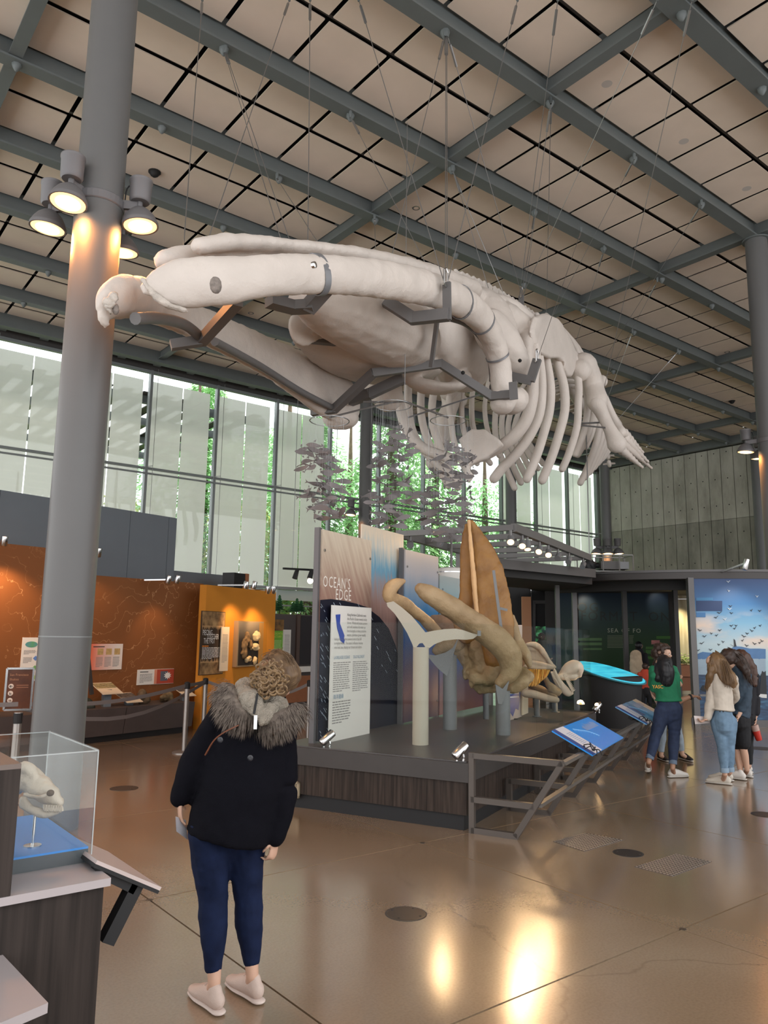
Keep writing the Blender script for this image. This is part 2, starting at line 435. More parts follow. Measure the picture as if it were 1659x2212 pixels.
for i in range(NB):
    x0 = WX0+WB*i+.05; x1 = x0+WB-.1
    wn = root('window_%d' % (i+1), (x0, YG, 0))
    for z0, z1 in ((.05, 2.7), (2.75, ZL-.09), (ZL, ZM-.07), (ZM, ZT-.1)):
        MB().box((x0, YG-.01, z0), (x1, YG+.01, z1)).build('pane', MATS['pane'], wn)
    if i not in OPEN:
        # two cloths side by side, a slit between them and a bright gap at the right post
        for a, b in ((x0+.02, x0+WB*.47), (x0+WB*.485, x1-.16)):
            MB().box((a, YG+.09, ZL+.02), (b, YG+.094, ZT-.32)).build('shade_cloth', MATS['shade'], wn)
        MB().box((x0, YG+.08, ZL-.02), (x1-.1, YG+.11, ZL+.03)).build('hem_bar', MATS['window_white'], wn)
        if i < 9:
            MB().box((x0, YG+.08, 2.92), (x1, YG+.12, 3.3)).build('roller_box', MATS['window_white'], wn)

# ---- concrete wall: board panels with grooves and tie holes
def conc_mat():
    m = bpy.data.materials.new('board_concrete'); m.use_nodes = True; nt = m.node_tree; N = nt.nodes; L = nt.links; b = N['Principled BSDF']
    g = N.new('ShaderNodeNewGeometry'); mp = N.new('ShaderNodeMapping'); mp.inputs['Scale'].default_value = (1, 1.2, .45); L.new(g.outputs['Position'], mp.inputs[0])
    n = N.new('ShaderNodeTexNoise'); n.inputs['Scale'].default_value = 1.1; n.inputs['Detail'].default_value = 8; n.inputs['Roughness'].default_value = .62; L.new(mp.outputs[0], n.inputs['Vector'])
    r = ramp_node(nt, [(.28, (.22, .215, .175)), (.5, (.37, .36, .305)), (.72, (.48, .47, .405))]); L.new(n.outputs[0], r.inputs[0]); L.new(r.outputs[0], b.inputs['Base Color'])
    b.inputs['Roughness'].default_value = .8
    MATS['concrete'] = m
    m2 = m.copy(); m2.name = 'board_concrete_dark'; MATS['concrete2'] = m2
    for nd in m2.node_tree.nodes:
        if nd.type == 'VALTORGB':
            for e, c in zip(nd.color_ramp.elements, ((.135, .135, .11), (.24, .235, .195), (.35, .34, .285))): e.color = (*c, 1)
conc_mat()
wr = MB().box((XC+.03, -9, 0), (XC+.5, YG+.3, 11.35)).build('wall_right', M('groove', (.05, .05, .042), .9)); struct(wr)
gy = [23.16-.608*k for k in range(-2, 50)]
M('hole', (.015, .015, .015), .9)
for k in range(len(gy)-1):
    y1, y0 = gy[k]-.014, gy[k+1]+.014
    y1 = min(y1, YG-.02)
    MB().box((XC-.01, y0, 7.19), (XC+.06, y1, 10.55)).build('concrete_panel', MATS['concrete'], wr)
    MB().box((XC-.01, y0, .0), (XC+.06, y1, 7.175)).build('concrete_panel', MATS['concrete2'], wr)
    hz = MB()
    for z in (10.35, 9.1, 7.85, 6.55, 5.25, 3.95): hz.lathe((XC-.014, (y0+y1)/2, z), [(.028, 0), (.028, .02)], 10, (1, 0, 0))
    hz.build('tie_holes', MATS['hole'], wr)

# ---- steel columns
def column(x, y, label, z1=ZB, r=.23, joint=None):
    t = thing('column', label, 'column', (x, y, 0))
    MB().lathe((x, y, 0), [(r, 0), (r, z1)], 32).build('shaft', MATS['column'], t, True)
    MB().lathe((x, y, z1-.03), [(r*1.25, 0), (r*1.25, .03)], 24).build('cap_plate', MATS['steel_grey'], t)
    if joint: MB().lathe((x, y, joint), [(r+.002, 0), (r+.002, .012)], 32).build('sleeve_joint', MATS['steel_light'], t)
    return t
COL_L = column(2.15, 7.45, 'tall grey steel column at left, nearest, carrying four lit floodlights', joint=1.68)
COL_R = column(16.42, 7.43, 'grey steel column at the right edge of the photo')
column(16.35, 21.8, 'grey column behind the hanging fish, in front of the green window')
column(24.1, 21.8, 'far grey column seen below the whale ribs')
column(30.75, 21.8, 'farthest grey column beside the concrete wall corner')
column(33.4, 15.75, 'dark grey column ending the concrete wall at right')
# ================================================================ THE BLUE WHALE SKELETON
TH = rad(28)
WA = RT*math.sin(TH)+FH*math.cos(TH); WBv = RT*math.cos(TH)-FH*math.sin(TH)
WO = D(270, 640, 6.3); WO.z = 0
def wt(x, y, t): return PL(x, y, WO+WBv*t, WBv)      # on the upright plane t metres to the near flank
def ws(x, y, s): return PL(x, y, WO+WA*s, WA)        # on the upright cross-plane s metres behind the jaw tip
def wl(s, t, z): return WO+WA*s+WBv*t+Vector((0, 0, z))
def st(p): q = p-WO; return q.dot(WA), q.dot(WBv), p.z
bone = M('bone', (.63, .57, .52), .62, var=.05, vscale=2.5, bump=.25, bscale=35, col2=None)
bone_b = M('bone_rough', (.52, .47, .42), .75, var=.18, vscale=9, bump=.5, bscale=50)
steel = M('bracket_steel', (.15, .145, .145), .5, var=.04)
WH = thing('whale_skeleton', 'huge white whale skeleton hanging from the ceiling on steel cables', 'skeleton', wl(8, 0, 4.3))

def px_r(p, px): return px/FPX*(p-CAM).dot(FW)
# --- mandibles
def mandible(ctrl, name='mandible'):
    P = [wt(x, y, t) for x, y, t, h, f in ctrl]
    Rr = [(px_r(p, h)*f, px_r(p, h)) for p, (x, y, t, h, f) in zip(P, ctrl)]
    return P, Rr
near = [(322, 622, .32, 22, .5), (348, 617, .38, 42, .5), (400, 613, .5, 56, .55), (470, 606, .68, 54, .6), (560, 597, .9, 47, .62), (660, 592, 1.05, 44, .66), (760, 596, 1.18, 42, .68),
        (860, 609, 1.27, 41, .7), (940, 628, 1.32, 38, .75), (1000, 655, 1.34, 36, .8), (1040, 690, 1.34, 33, .8), (1066, 738, 1.34, 29, .85), (1080, 790, 1.34, 25, .95), (1084, 832, 1.34, 25, 1), (1090, 858, 1.33, 26, 1.1)]
P, Rr = mandible(near); NP, NRr = P, Rr
mb = MB(); mb.limb(P, Rr, 18, sub=4)
pc = wt(1106, 866, 1.33); mb.ball(pc, (.26, .26, .21)); mb.ball(wt(1086, 872, 1.3), (.2, .2, .17)); mb.ball(wt(1120, 862, 1.36), (.17, .17, .19))
mn = mb.fused('mandible', bone, WH, .03, 2, .012, 5)
M('bone_pit', (.22, .19, .17), .9, var=.3, vscale=30)
def on_near(px, py, lift=.0): return wt(px, py, .71+lift)
hp = wt(466, 616, .92); MB().ball(hp, (.055, .035, .075), 10, 6).build('worn_pit', MATS['bone_pit'], mn, True)
mb = MB()
mb.limb([wt(308, 604, .30), wt(330, 632, .38), wt(362, 658, .46), wt(402, 672, .52)], [.018, .03, .03, .015], 8)
mb.fused('broken_edge', bone_b, mn, .012, 1, .015, 14)
far = [(232, 668, -.12, 24, .7), (246, 652, -.14, 40, .8), (272, 640, -.2, 46, .75), (310, 646, -.3, 46, .7), (360, 668, -.48, 42, .65), (430, 700, -.75, 40, .6), (510, 738, -1.0, 42, .55), (590, 778, -1.18, 46, .5), (650, 812, -1.27, 56, .45), (700, 840, -1.3, 62, .45), (735, 862, -1.3, 55, .6), (742, 880, -1.3, 40, .9)]
P, Rr = mandible(far)
mb = MB(); mb.limb(P, Rr, 18, sub=4)
mb.limb([wt(228, 700, -.1), wt(222, 668, -.1), wt(236, 628, -.12), wt(270, 612, -.16)], [.04, .07, .08, .08], 10)
mb.ball(wt(735, 902, -1.3), (.30, .30, .2)); mb.ball(wt(758, 880, -1.3), (.15, .15, .3))
mf = mb.fused('mandible', bone, WH, .03, 2, .012, 5)
mb = MB(); mb.limb([wt(238, 676, .04), wt(236, 655, .05), wt(250, 635, .04)], [.02, .05, .03], 8); mb.fused('worn_face', bone_b, mf, .018, 1, .03, 14)
MB().ball(wt(250, 668, .06), (.03, .03, .05), 8, 6).build('worn_pit', MATS['bone_pit'], mf, True)
# --- skull: rostrum blades, palate, cranium
mb = MB()
def chain(c, **k):
    P = [wt(x, y, t) for x, y, t, *_ in c]
    Rr = [((px_r(p, q[3]), px_r(p, q[4])) if len(q) > 4 else px_r(p, q[3])) for p, q in zip(P, c)]
    mb.limb(P, Rr, 14, **k)
chain([(355, 563, -.02, 26, 24), (400, 556, .02, 30, 26), (470, 556, .1, 40, 26), (570, 556, .1, 60, 26), (700, 575, .1, 90, 30), (820, 605, .1, 120, 36)])
chain([(432, 532, .32, 20, 20), (480, 524, .36, 24, 20), (560, 527, .38, 30, 18), (660, 541, .42, 40, 18), (780, 562, .5, 50, 22), (900, 600, .5, 60, 28), (985, 632, .5, 60, 30)])
# palate: two deep lobes meeting at a keel
chain([(660, 650, .25, 40, 30), (720, 672, .25, 75, 52), (790, 694, .2, 95, 68), (850, 716, .15, 95, 76), (885, 735, .1, 70, 62)])
chain([(690, 735, -.6, 60, 20), (760, 770, -.6, 90, 34), (830, 790, -.55, 100, 36), (880, 800, -.5, 80, 30)])
chain([(650, 712, -.35, 12, 40), (690, 690, -.3, 14, 40), (760, 660, -.2, 16, 40)])
chain([(656, 742, -.35, 7, 9), (652, 722, -.35, 10, 16), (654, 700, -.35, 12, 20)])
# cranium, squamosal wings, occipital
chain([(985, 632, .5, 26, 22), (1030, 646, .6, 30, 20), (1080, 658, .75, 30, 20), (1118, 676, .95, 24, 20), (1142, 690, 1.12, 16, 16)])
chain([(1058, 706, .9, 40, 40), (1082, 740, 1.05, 44, 44), (1104, 775, 1.15, 40, 34), (1120, 796, 1.2, 30, 22)])
chain([(1094, 690, .9, 40, 34), (1128, 720, 1.1, 24, 40), (1136, 770, 1.2, 18, 40)])
mb.limb([wl(6.6, -1.2, 6.4), wl(7.1, -.6, 7.1), wl(7.3, 0, 7.3), wl(7.2, .6, 7.2), wl(7.0, 1.0, 6.7)], [.28, .4, .5, .42, .3], 12)
chain([(960, 720, .2, 40, 70), (990, 760, .1, 50, 60), (1000, 800, .0, 60, 36)])
chain([(890, 822, -.2, 20, 14), (930, 838, 0, 34, 12), (980, 836, .2, 36, 12), (1005, 815, .3, 16, 16)])
mb.limb([wl(6.3, -1.35, 6.9), wl(6.8, -1.2, 6.3), wl(7.0, -1.1, 5.9)], [.3, .35, .3], 10)
skull = mb.fused('skull', bone, WH, .034, 3, .014, 4)
for px, py, t in ((1123, 779, 1.46), (1000, 805, .9)): MB().ball(wt(px, py, t), .03, 8, 6).build('drilled_hole', MATS['hole'], skull)
# --- vertebrae
spine = bez([wl(7.5, 0, 7.5), wl(9.5, 0, 8.05), wl(12, 0, 8.55), wt(1200, 768, 0), wt(1245, 858, 0), wt(1285, 913, 0), wt(1305, 955, 0), wt(1318, 1012, 0)], 40)
L_ = [0.]
for a, b in zip(spine, spine[1:]): L_.append(L_[-1]+(b-a).length)
vm = MB(); vm.limb([(-.11, 0, 0), (.11, 0, 0)], [.17, .17], 10, sub=1); vm.prism([(-.08, -.025, .1), (.1, -.025, .1), (.2, -.02, .62), (.06, -.02, .66)], (0, .045, 0))
for sd in (-1, 1): vm.prism([(-.08, 0, .03), (.1, 0, .03), (.06, sd*.5, -.04), (-.04, sd*.5, -.04)], (0, 0, .045))
vme = vm.mesh('vertebra', True); vme.materials.append(bone)
NV = 46
for k in range(NV):
    d = L_[-1]*(k+.4)/NV; i = max(j for j in range(len(L_)) if L_[j] <= d); i = min(i, len(spine)-2)
    p = spine[i]; tx = (spine[i+1]-p).normalized(); u = Vector((0, 0, 1)); ty = u.cross(tx).normalized(); tz = tx.cross(ty)
    sc = (1.1 if k < 26 else 1.1-.75*(k-26)/(NV-26)); mt = Matrix((tx*sc*1.25, ty*sc, tz*sc)).transposed().to_4x4(); mt.translation = p
    copy_to(vme, 'vertebra', WH, mt)
# --- ribs
NR = [([(1146, 700), (1158, 760), (1152, 817), (1149, 860), (1137, 906), (1109, 944), (1076, 967), (1043, 985)], 7.75, 15),
      ([(1140, 690), (1158, 735), (1166, 782), (1170, 835), (1165, 893), (1144, 941), (1111, 985), (1086, 1010), (1068, 1033)], 8.15, 12),
      ([(1150, 690), (1168, 730), (1180, 777), (1189, 835), (1187, 886), (1175, 934), (1160, 982), (1139, 1033)], 8.7, 11),
      ([(1160, 680), (1185, 725), (1204, 785), (1218, 835), (1220, 886), (1208, 936), (1192, 987), (1172, 1036)], 9.4, 11),
      ([(1180, 680), (1215, 715), (1240, 770), (1250, 830), (1249, 873), (1246, 924), (1228, 982), (1215, 1012)], 10.4, 9),
      ([(1195, 690), (1235, 735), (1258, 790), (1267, 843), (1269, 886), (1260, 936), (1243, 980)], 11.1, 8),
      ([(1205, 700), (1248, 750), (1272, 805), (1280, 860), (1279, 898), (1268, 944), (1248, 982)], 11.7, 8),
      ([(1215, 720), (1262, 770), (1284, 830), (1288, 880), (1280, 930), (1266, 965)], 12.4, 7)]
def rib(P, w, flat=.92):
    n = len(P); rr = [(w*(.55+.45*min(1, i/2.5))*flat, w*(.55+.45*min(1, i/2.5))) for i in range(n)]
    mb = MB(); mb.limb(P, rr, 10, up=WA, sub=4); return mb.build('rib', bone, WH, True)
for c, s, wpx in NR:
    P = [ws(x, y, s+.35*(i/len(c))) for i, (x, y) in enumerate(c)]
    r = px_r(P[3], wpx); rib(P, r)
    # partner on the far flank
    Q = [WO+WA*st(p)[0]-WBv*max(st(p)[1], .12)+Vector((0, 0, p.z)) for p in P]
    rib(Q, r*.9)
for k in range(6):
    s = 12.9+.5*k
    for sd in (1, -1):
        h = 3.0-.22*k
        rib([wl(s-.1, sd*.15, 8.35), wl(s, sd*.75, 8.15), wl(s+.12, sd*1.2, 7.4), wl(s+.2, sd*1.25, 8.3-h*.6), wl(s+.25, sd*1.0, 8.3-h*.85), wl(s+.2, sd*.8, 8.3-h)], .085)
# --- shoulder blade and flipper
def blade(sd):
    o2 = [(600, 250), (680, 220), (790, 260), (830, 310), (850, 370), (900, 470), (960, 560), (1022, 590), (1005, 640), (945, 700), (922, 770), (880, 770), (842, 690), (850, 650), (800, 610), (720, 610), (640, 570), (590, 480), (565, 380), (580, 300)]
    P = [wt(1000+x/3.95, 620+y/3.95, 1.35) for x, y in o2]
    c = sum(P, Vector())/len(P); mb = MB()
    if sd < 0: P = [p-WBv*2.7 for p in P]; c = c-WBv*2.7
    ins = [c+(p-c)*.93 for p in P]; n = len(P)
    v = [p for p in P]+[p+WBv*.06*sd for p in ins]+[p-WBv*.06*sd for p in ins]+[c+WBv*.08*sd, c-WBv*.05*sd]
    f = []
    for i in range(n):
        j = (i+1) % n
        f += [(i, j, n+j, n+i), (j, i, 2*n+i, 2*n+j), (n+i, n+j, 3*n), (2*n+j, 2*n+i, 3*n+1)]
    mb.add(v, f); return mb.fused('scapula', bone, WH, .025, 4, .008, 4)
blade(1); blade(-1)
def flip_pts(c, sd): 
    P = [wt(x, y, t) for x, y, t in c]
    return P if sd > 0 else [p-WBv*2*(st(p)[1]) for p in P]
def flipper(sd):
    mb = MB(); P = flip_pts([(1262, 788, 1.5), (1274, 812, 1.56), (1284, 838, 1.63), (1290, 866, 1.7)], sd); mb.limb(P, [.26, .24, .2, .22], 14); mb.ball(flip_pts([(1254, 800, 1.46)], sd)[0], .23); mb.ball(flip_pts([(1298, 824, 1.62)], sd)[0], .15)
    mb.fused('humerus', bone, WH, .035, 2, .012, 4)
    MB().limb(flip_pts([(1290, 872, 1.71), (1304, 900, 1.8), (1318, 928, 1.92), (1332, 958, 2.03)], sd), [.17, .13, .13, .2], 12).build('radius', bone, WH, True)
    MB().limb(flip_pts([(1304, 862, 1.74), (1318, 888, 1.84), (1332, 916, 1.95), (1341, 934, 2.04)], sd), [.11, .085, .085, .12], 12).build('ulna', bone, WH, True)
    fing = [((1338, 968, 2.06), (1388, 1010, 2.3), 7), ((1344, 958, 2.07), (1408, 1012, 2.36), 8), ((1350, 948, 2.08), (1400, 998, 2.36), 7), ((1348, 936, 2.08), (1389, 978, 2.3), 6)]
    for (a, b, n) in fing:
        pa, pb = flip_pts([a, b], sd)
        for k in range(n):
            t0, t1 = k/n, (k+.82)/n
            p0 = pa.lerp(pb, t0); p1 = pa.lerp(pb, t1); r0 = .11*(1-.75*t0)
            MB().limb([p0, p0.lerp(p1, .5), p1], [r0, r0*.72, r0*.95], 8, sub=1).build('phalanx', bone, WH, True)
flipper(1); flipper(-1)
# --- breastbone between the first ribs
P = [wl(7.7, t, z) for t, z in ((-.02, 0), (.3, .1), (.62, .32), (.55, .42), (.3, .62), (.05, .66), (-.2, .5), (-.12, .3), (-.05, .1), (-.1, -.2), (-.02, -.3), (.06, -.15))]
b0 = ws(1018, 975, 7.7); off = b0-wl(7.7, .05, .25)
MB().prism([p+off for p in P], WA*.14).fused('sternum', bone, WH, .03, 2, .01, 5)
# --- steel cradle
def bars(seq, w, h, up=(0, 0, 1), name='steel_bracket'):
    P = [wt(*q) for q in seq]; mb = MB()
    for a, b in zip(P, P[1:]):
        e = (b-a).normalized()*w*.25; mb.bar(a-e, b+e, w, h, up)
    return mb.build(name, steel, WH)
bars([(374, 745, -.55), (436, 736, -.35), (512, 652, .55)], .1, .1)
bars([(588, 652, .5), (634, 664, .6), (668, 662, .75), (700, 626, .95)], .16, .1)
bars([(676, 890, -1.45), (722, 884, -1.1), (806, 806, -.2), (952, 786, .5), (1062, 856, 1.2), (1110, 852, 1.55)], .1, .12)
bars([(760, 865, -1.0), (800, 850, -.6), (868, 818, -.1)], .1, .16)
bars([(836, 652, .8), (892, 688, 1.1), (966, 680, 1.55)], .1, .14)
bars([(966, 690, 1.55), (965, 612, 1.55)], .04, .1, WBv)
bars([(944, 694, 1.0), (932, 786, .7)], .1, .05, WBv)
bars([(645, 728, -.55), (740, 738, -.3), (785, 715, 0)], .12, .12)
bars([(1100, 812, 1.15), (1146, 822, 1.5), (1160, 778, 1.6)], .06, .14, WBv)
bars([(1110, 862, 1.6), (1108, 826, 1.6)], .03, .12, WBv)
bars([(1126, 682, .7), (1126, 640, .7)], .04, .1, WBv)
MB().loft(bez([wt(962, 684, 1.05), wt(1010, 700, 1.1), (wt(1046, 738, 1.12)), wt(1062, 790, 1.12), wt(1064, 850, 1.12)]), .055, 8).build('steel_bracket', steel, WH, True)
MB().loft(bez([wt(464, 738, -.55), wt(560, 790, -.95), wt(650, 846, -1.1), wt(728, 886, -1.12)]), .05, 8).build('steel_bracket', steel, WH, True)
MB().loft(bez([wt(292, 688, .12), wt(345, 688, 0), wt(400, 702, -.2), wt(440, 735, -.4)]), .055, 10).build('steel_bracket', steel, WH, True)
def strap(x0, y0, x1, y1, t, w=.07):
    a = wt(x0, y0, t); b = wt(x1, y1, t-.05); c = wt((x0+x1)/2+3, (y0+y1)/2, t+.05); P = bez([a, c, b], 5)
    mb = MB()
    for p, q in zip(P, P[1:]): mb.bar(p, q, .015, w, WA)
    o = mb.build('strap', M('strap_steel', (.27, .28, .30), .4, .3), WH); return o
def strap_ring(ix, w, k=1.05):
    i = int(ix); f_ = ix-i; c = NP[i].lerp(NP[i+1], f_); t = (NP[i+1]-NP[i]).normalized(); u = UPZ-t*UPZ.dot(t); u.normalize(); sd = t.cross(u)
    ra = (NRr[i][0]*(1-f_)+NRr[i+1][0]*f_)*k; rb = (NRr[i][1]*(1-f_)+NRr[i+1][1]*f_)*k; mb = MB(); n = 28
    rows = [[c+t*o+sd*(ra*q*math.cos(2*PI*j/n))+u*(rb*q*math.sin(2*PI*j/n)) for j in range(n+1)] for o, q in ((-w/2, .95), (-w/2, 1), (w/2, 1), (w/2, .95))]
    mb.sheet(rows); return mb.build('strap', M('strap_steel', (.22, .225, .24), .4, .3), WH, True)
UPZ = Vector((0, 0, 1))
strap_ring(5.25, .085); strap_ring(8.9, .03); strap_ring(10.1, .03); strap_ring(11.6, .03)
MB().lathe(wt(675, 573, 1.42), [(.03, 0), (.03, .03), (.012, .035)], 8, WBv).build('bolt', MATS['chrome'], WH)
# stretcher rods to the flippers
for a, b in (((1226, 916, 1.0), (1310, 912, 1.85)), ((1226, 916, 1.0), (1308, 924, 1.85)), ((872, 905, -1.2), (1060, 845, -.2))): MB().bar(wt(*a), wt(*b), .03, .03).build('stretcher_rod', steel, WH)

# --- suspension cables, each from a ceiling beam to the skeleton
def on_beam(px, py): return Zp(px, py, ZB-.1)
cabl = [((437, 0), wt(395, 552, .1)), ((625, 0), wt(440, 545, .1)), ((485, 112), wt(610, 528, .4)), ((487, 112), wt(630, 532, .4)), ((670, 0), wt(665, 540, .4)),
        ((775, 0), wt(958, 606, 1.55)), ((757, 252), wt(935, 600, .5)), ((963, 76), wt(962, 606, 1.55)), ((965, 76), wt(966, 606, 1.55)), ((961, 76), wt(842, 570, .5)), ((967, 78), wt(1128, 640, .7)),
        ((1118, 0), wt(968, 606, 1.55)), ((1190, 222), wt(1132, 640, .7)), ((1205, 0), wt(1122, 640, .7)), ((1420, 0), wt(1128, 640, .7)), ((977, 368), wt(1090, 640, .5)), ((979, 368), wt(1060, 640, .4)),
        ((1155, 463), wt(1126, 640, .7)), ((1370, 343), wt(1190, 690, 0)), ((1495, 0), wt(1300, 860, 1.7)), ((1515, 442), wt(1252, 860, 0)), ((809, 474), wt(812, 560, .4)), ((1420, 608), wt(1270, 890, 0)), ((1366, 718), wt(1290, 920, 0)), ((1255, 500), wt(1160, 778, 1.6)),
        ((1190, 222), wt(1180, 690, 0)), ((598, 385), wt(700, 545, .4)), ((1305, 540), wt(1225, 800, 0)), ((1464, 760), wt(1300, 945, 0))]
for k, (a, b) in enumerate(cabl):
    pa = on_beam(*a)
    s_b, t_b, z_b = st(b)
    wh = 'near jawbone hanger' if t_b > 1.5 and s_b < 6 else 'front of the upper jaw' if s_b < 2.2 else 'middle of the skull top' if s_b < 6 else 'lifting eye behind the skull' if t_b > .6 and s_b < 9 else 'shoulder or flipper' if t_b > .6 else 'front part of the spine' if s_b < 13 else 'tail end of the spine'
    c = thing('suspension_cable', 'thin steel cable from a ceiling beam to the %s' % wh, 'cable', pa, 'whale suspension cables')
    MB().loft([pa, b], .0055, 6).build('wire', MATS['cable'], c)
    e = (b-pa).normalized()
    MB().loft([pa+e*.12, pa+e*.45], [.02, .02], 6).build('turnbuckle', MATS['cable'], c)
    MB().lathe(pa+Vector((0, 0, .1)), [(.03, 0), (.03, -.06), (.015, -.12)], 8).build('clevis', MATS['steel_grey'], c)
for px, py, t in ((963, 603, 1.55), (1127, 635, .7), (1160, 772, 1.6)):
    p = wt(px, py, t); mb = MB()
    for s_ in (-1, 1): mb.loft([p+WA*.05*s_+Vector((0, 0, .1)), p+WA*.05*s_-Vector((0, 0, .1))], .014, 6)
    mb.loft([p+WA*.05+Vector((0, 0, .1)), p+Vector((0, 0, .14)), p-WA*.05+Vector((0, 0, .1))], .014, 6); mb.loft([p+WA*.08-Vector((0, 0, .09)), p-WA*.08-Vector((0, 0, .09))], .018, 6)
    mb.build('shackle', MATS['chrome'], WH)
# ================================================================ FLOODLIGHTS ON THE COLUMNS
M('lamp_housing', (.15, .145, .15), .5, metal=.2)
M('lamp_lens', (1, .74, .42), .3, emit=9)
M('lamp_reflector', (.9, .6, .3), .3, emit=1.6)
def floodlight(p, col, label, size=.178, power=160, aim=None, group='floodlights on the columns', zc=None):
    """dome reflector with ballast can above, on a bracket from the column axis col"""
    p = Vector(p); s = size/.178
    t = thing('floodlight', label, 'floodlight', p, group)
    out = Vector((p.x-col[0], p.y-col[1], 0)); out.normalize()
    ax = (Vector((0, 0, 1))-out*.10).normalized() if aim is None else Vector(aim)
    hs = MATS['lamp_housing']
    MB().lathe(p, [(.165*s, .01*s), (.178*s, 0), (.18*s, .02*s), (.17*s, .04*s), (.155*s, .075*s), (.12*s, .13*s), (.07*s, .175*s), (.03*s, .19*s)], 28, ax, True).build('dome', hs, t, True)
    d = MB().lathe(p, [(.168*s, -.012*s), (.18*s, -.012*s), (.18*s, .02*s)], 28, ax, False).build('rim', hs, t, True)
    MB().lathe(p, [(.162*s, -.004*s), (.162*s, -.010*s)], 28, ax).build('reflector', MATS['lamp_reflector'], t)
    MB().lathe(p-ax*.006*s, [(.115*s, -.006*s), (.115*s, -.011*s)], 24, ax).build('lens', MATS['lamp_lens'], t)
    b = p+ax*.19*s
    MB().lathe(b, [(.03*s, 0), (.03*s, .07*s)], 10, (0, 0, 1)).build('neck', hs, t)
    MB().lathe(b+Vector((0, 0, .06*s)), [(.09*s, 0), (.105*s, .02*s), (.11*s, .21*s), (.116*s, .215*s), (.116*s, .24*s), (.1*s, .25*s)], 24).build('ballast_can', hs, t, True)
    c = Vector((col[0], col[1], b.z+.02*s))+out*.225
    MB().bar(c, b+Vector((0, 0, .02*s)), .035*s, .09*s).build('arm', hs, t)
    a = b+Vector((0, 0, .25*s))
    MB().loft(bez([a+out*.09*s, a+out*-.12*s+Vector((0, 0, -.02)), b-out*.15*s+Vector((0, 0, .0)), c]), .007, 6).build('power_cord', MATS['black'], t)
    if power: spot_lamp(t, p-ax*.03, p-ax*1.0-out*.35, power, (1, .36, .09), 130, .35, .1*s)
    return t
zL = D(205, 490, 7.27).z
CLX = (2.15, 7.45)
for (px, py, lb) in ((147, 437, 'lit floodlight at upper left of the near column, in front'), (103, 492, 'lit floodlight farthest left on the near column'), (303, 487, 'lit floodlight on the right arm of the near column'), (263, 545, 'lit floodlight half hidden behind the near column')):
    floodlight(Zp(px, py, zL), CLX, lb, power=210)
MB().lathe((2.15, 7.45, zL+.14), [(.235, 0), (.245, .01), (.245, .09), (.235, .1)], 28).build('clamp_ring', MATS['lamp_housing'], COL_L)
pc = Vector((16.42, 7.43, 0)); zR = D(1625, 975, 16.2).z
for px, py, lb in ((1611, 976, 'lit floodlight on the left arm of the right edge column'), (1640, 990, 'floodlight close against the right edge column')):
    floodlight(Zp(px, py, zR), (pc.x, pc.y), lb, power=210)
MB().lathe((16.42, 7.43, zR+.14), [(.235, 0), (.245, .01), (.245, .09), (.235, .1)], 28).build('clamp_ring', MATS['lamp_housing'], COL_R)
zF = D(775, 1110, 26.5).z
for px, py, lb in ((757, 1112, 'small floodlight on the column behind the fish, left one'), (785, 1118, 'small floodlight on the column behind the fish, right one')):
    floodlight(Zp(px, py, zF), (16.35, 21.8), lb, power=60, size=.2)
zF = D(1313, 1196, 36.3).z
for px, lb in ((1289, 'far floodlight left of the column by the concrete wall'), (1313, 'far floodlight in front of the column by the concrete wall'), (1336, 'far floodlight right of the column by the concrete wall')):
    floodlight(D(px, 1196, 36.0 if px != 1313 else 35.8), (30.75, 21.8), lb, power=60, size=.26)

# ================================================================ LEFT EXHIBIT: shaken-earth wall, orange wall
def contour_mat():
    m = bpy.data.materials.new('contour_print'); m.use_nodes = True; nt = m.node_tree; N = nt.nodes; L = nt.links; b = N['Principled BSDF']
    g = N.new('ShaderNodeNewGeometry')
    n = N.new('ShaderNodeTexNoise'); n.inputs['Scale'].default_value = .8; n.inputs['Detail'].default_value = 5.; n.inputs['Roughness'].default_value = .55; L.new(g.outputs['Position'], n.inputs['Vector'])
    mu = N.new('ShaderNodeMath'); mu.operation = 'MULTIPLY'; mu.inputs[1].default_value = 13.; L.new(n.outputs[0], mu.inputs[0])
    fr = N.new('ShaderNodeMath'); fr.operation = 'FRACT'; L.new(mu.outputs[0], fr.inputs[0])
    r = ramp_node(nt, [(0, (0, 0, 0)), (.462, (0, 0, 0)), (.5, (1, 1, 1)), (.538, (0, 0, 0))]); L.new(fr.outputs[0], r.inputs[0])
    n2 = N.new('ShaderNodeTexNoise'); n2.inputs['Scale'].default_value = .9; L.new(g.outputs['Position'], n2.inputs['Vector'])
    r2 = ramp_node(nt, [(.42, (.12,)*3), (.58, (.75,)*3)]); L.new(n2.outputs[0], r2.inputs[0])
    mm = N.new('ShaderNodeMath'); mm.operation = 'MULTIPLY'; L.new(r.outputs[0], mm.inputs[0]); L.new(r2.outputs[0], mm.inputs[1])
    mx = N.new('ShaderNodeMix'); mx.data_type = 'RGBA'; mx.inputs['A'].default_value = (.20, .066, .012, 1); mx.inputs['B'].default_value = (.55, .30, .14, 1)
    L.new(mm.outputs[0], mx.inputs['Factor']); L.new(mx.outputs['Result'], b.inputs['Base Color']); b.inputs['Roughness'].default_value = .7
    MATS['contour'] = m; return m
contour_mat()
M('grey_wall', (.125, .145, .165), .7, var=.03, vscale=2)
M('orange_wall', (.62, .24, .022), .75, var=.04, vscale=1.5)
M('bench_dark', (.075, .062, .060), .6, var=.08, vscale=4)
M('rust_panel', (.30, .115, .05), .6, var=.06)
M('paper_white', (.72, .70, .66), .7)
M('paper_cream', (.74, .62, .46), .7)
M('print_black', (.02, .02, .022), .7)
M('print_grey', (.25, .24, .23), .7)
M('print_white', (.82, .80, .76), .7)
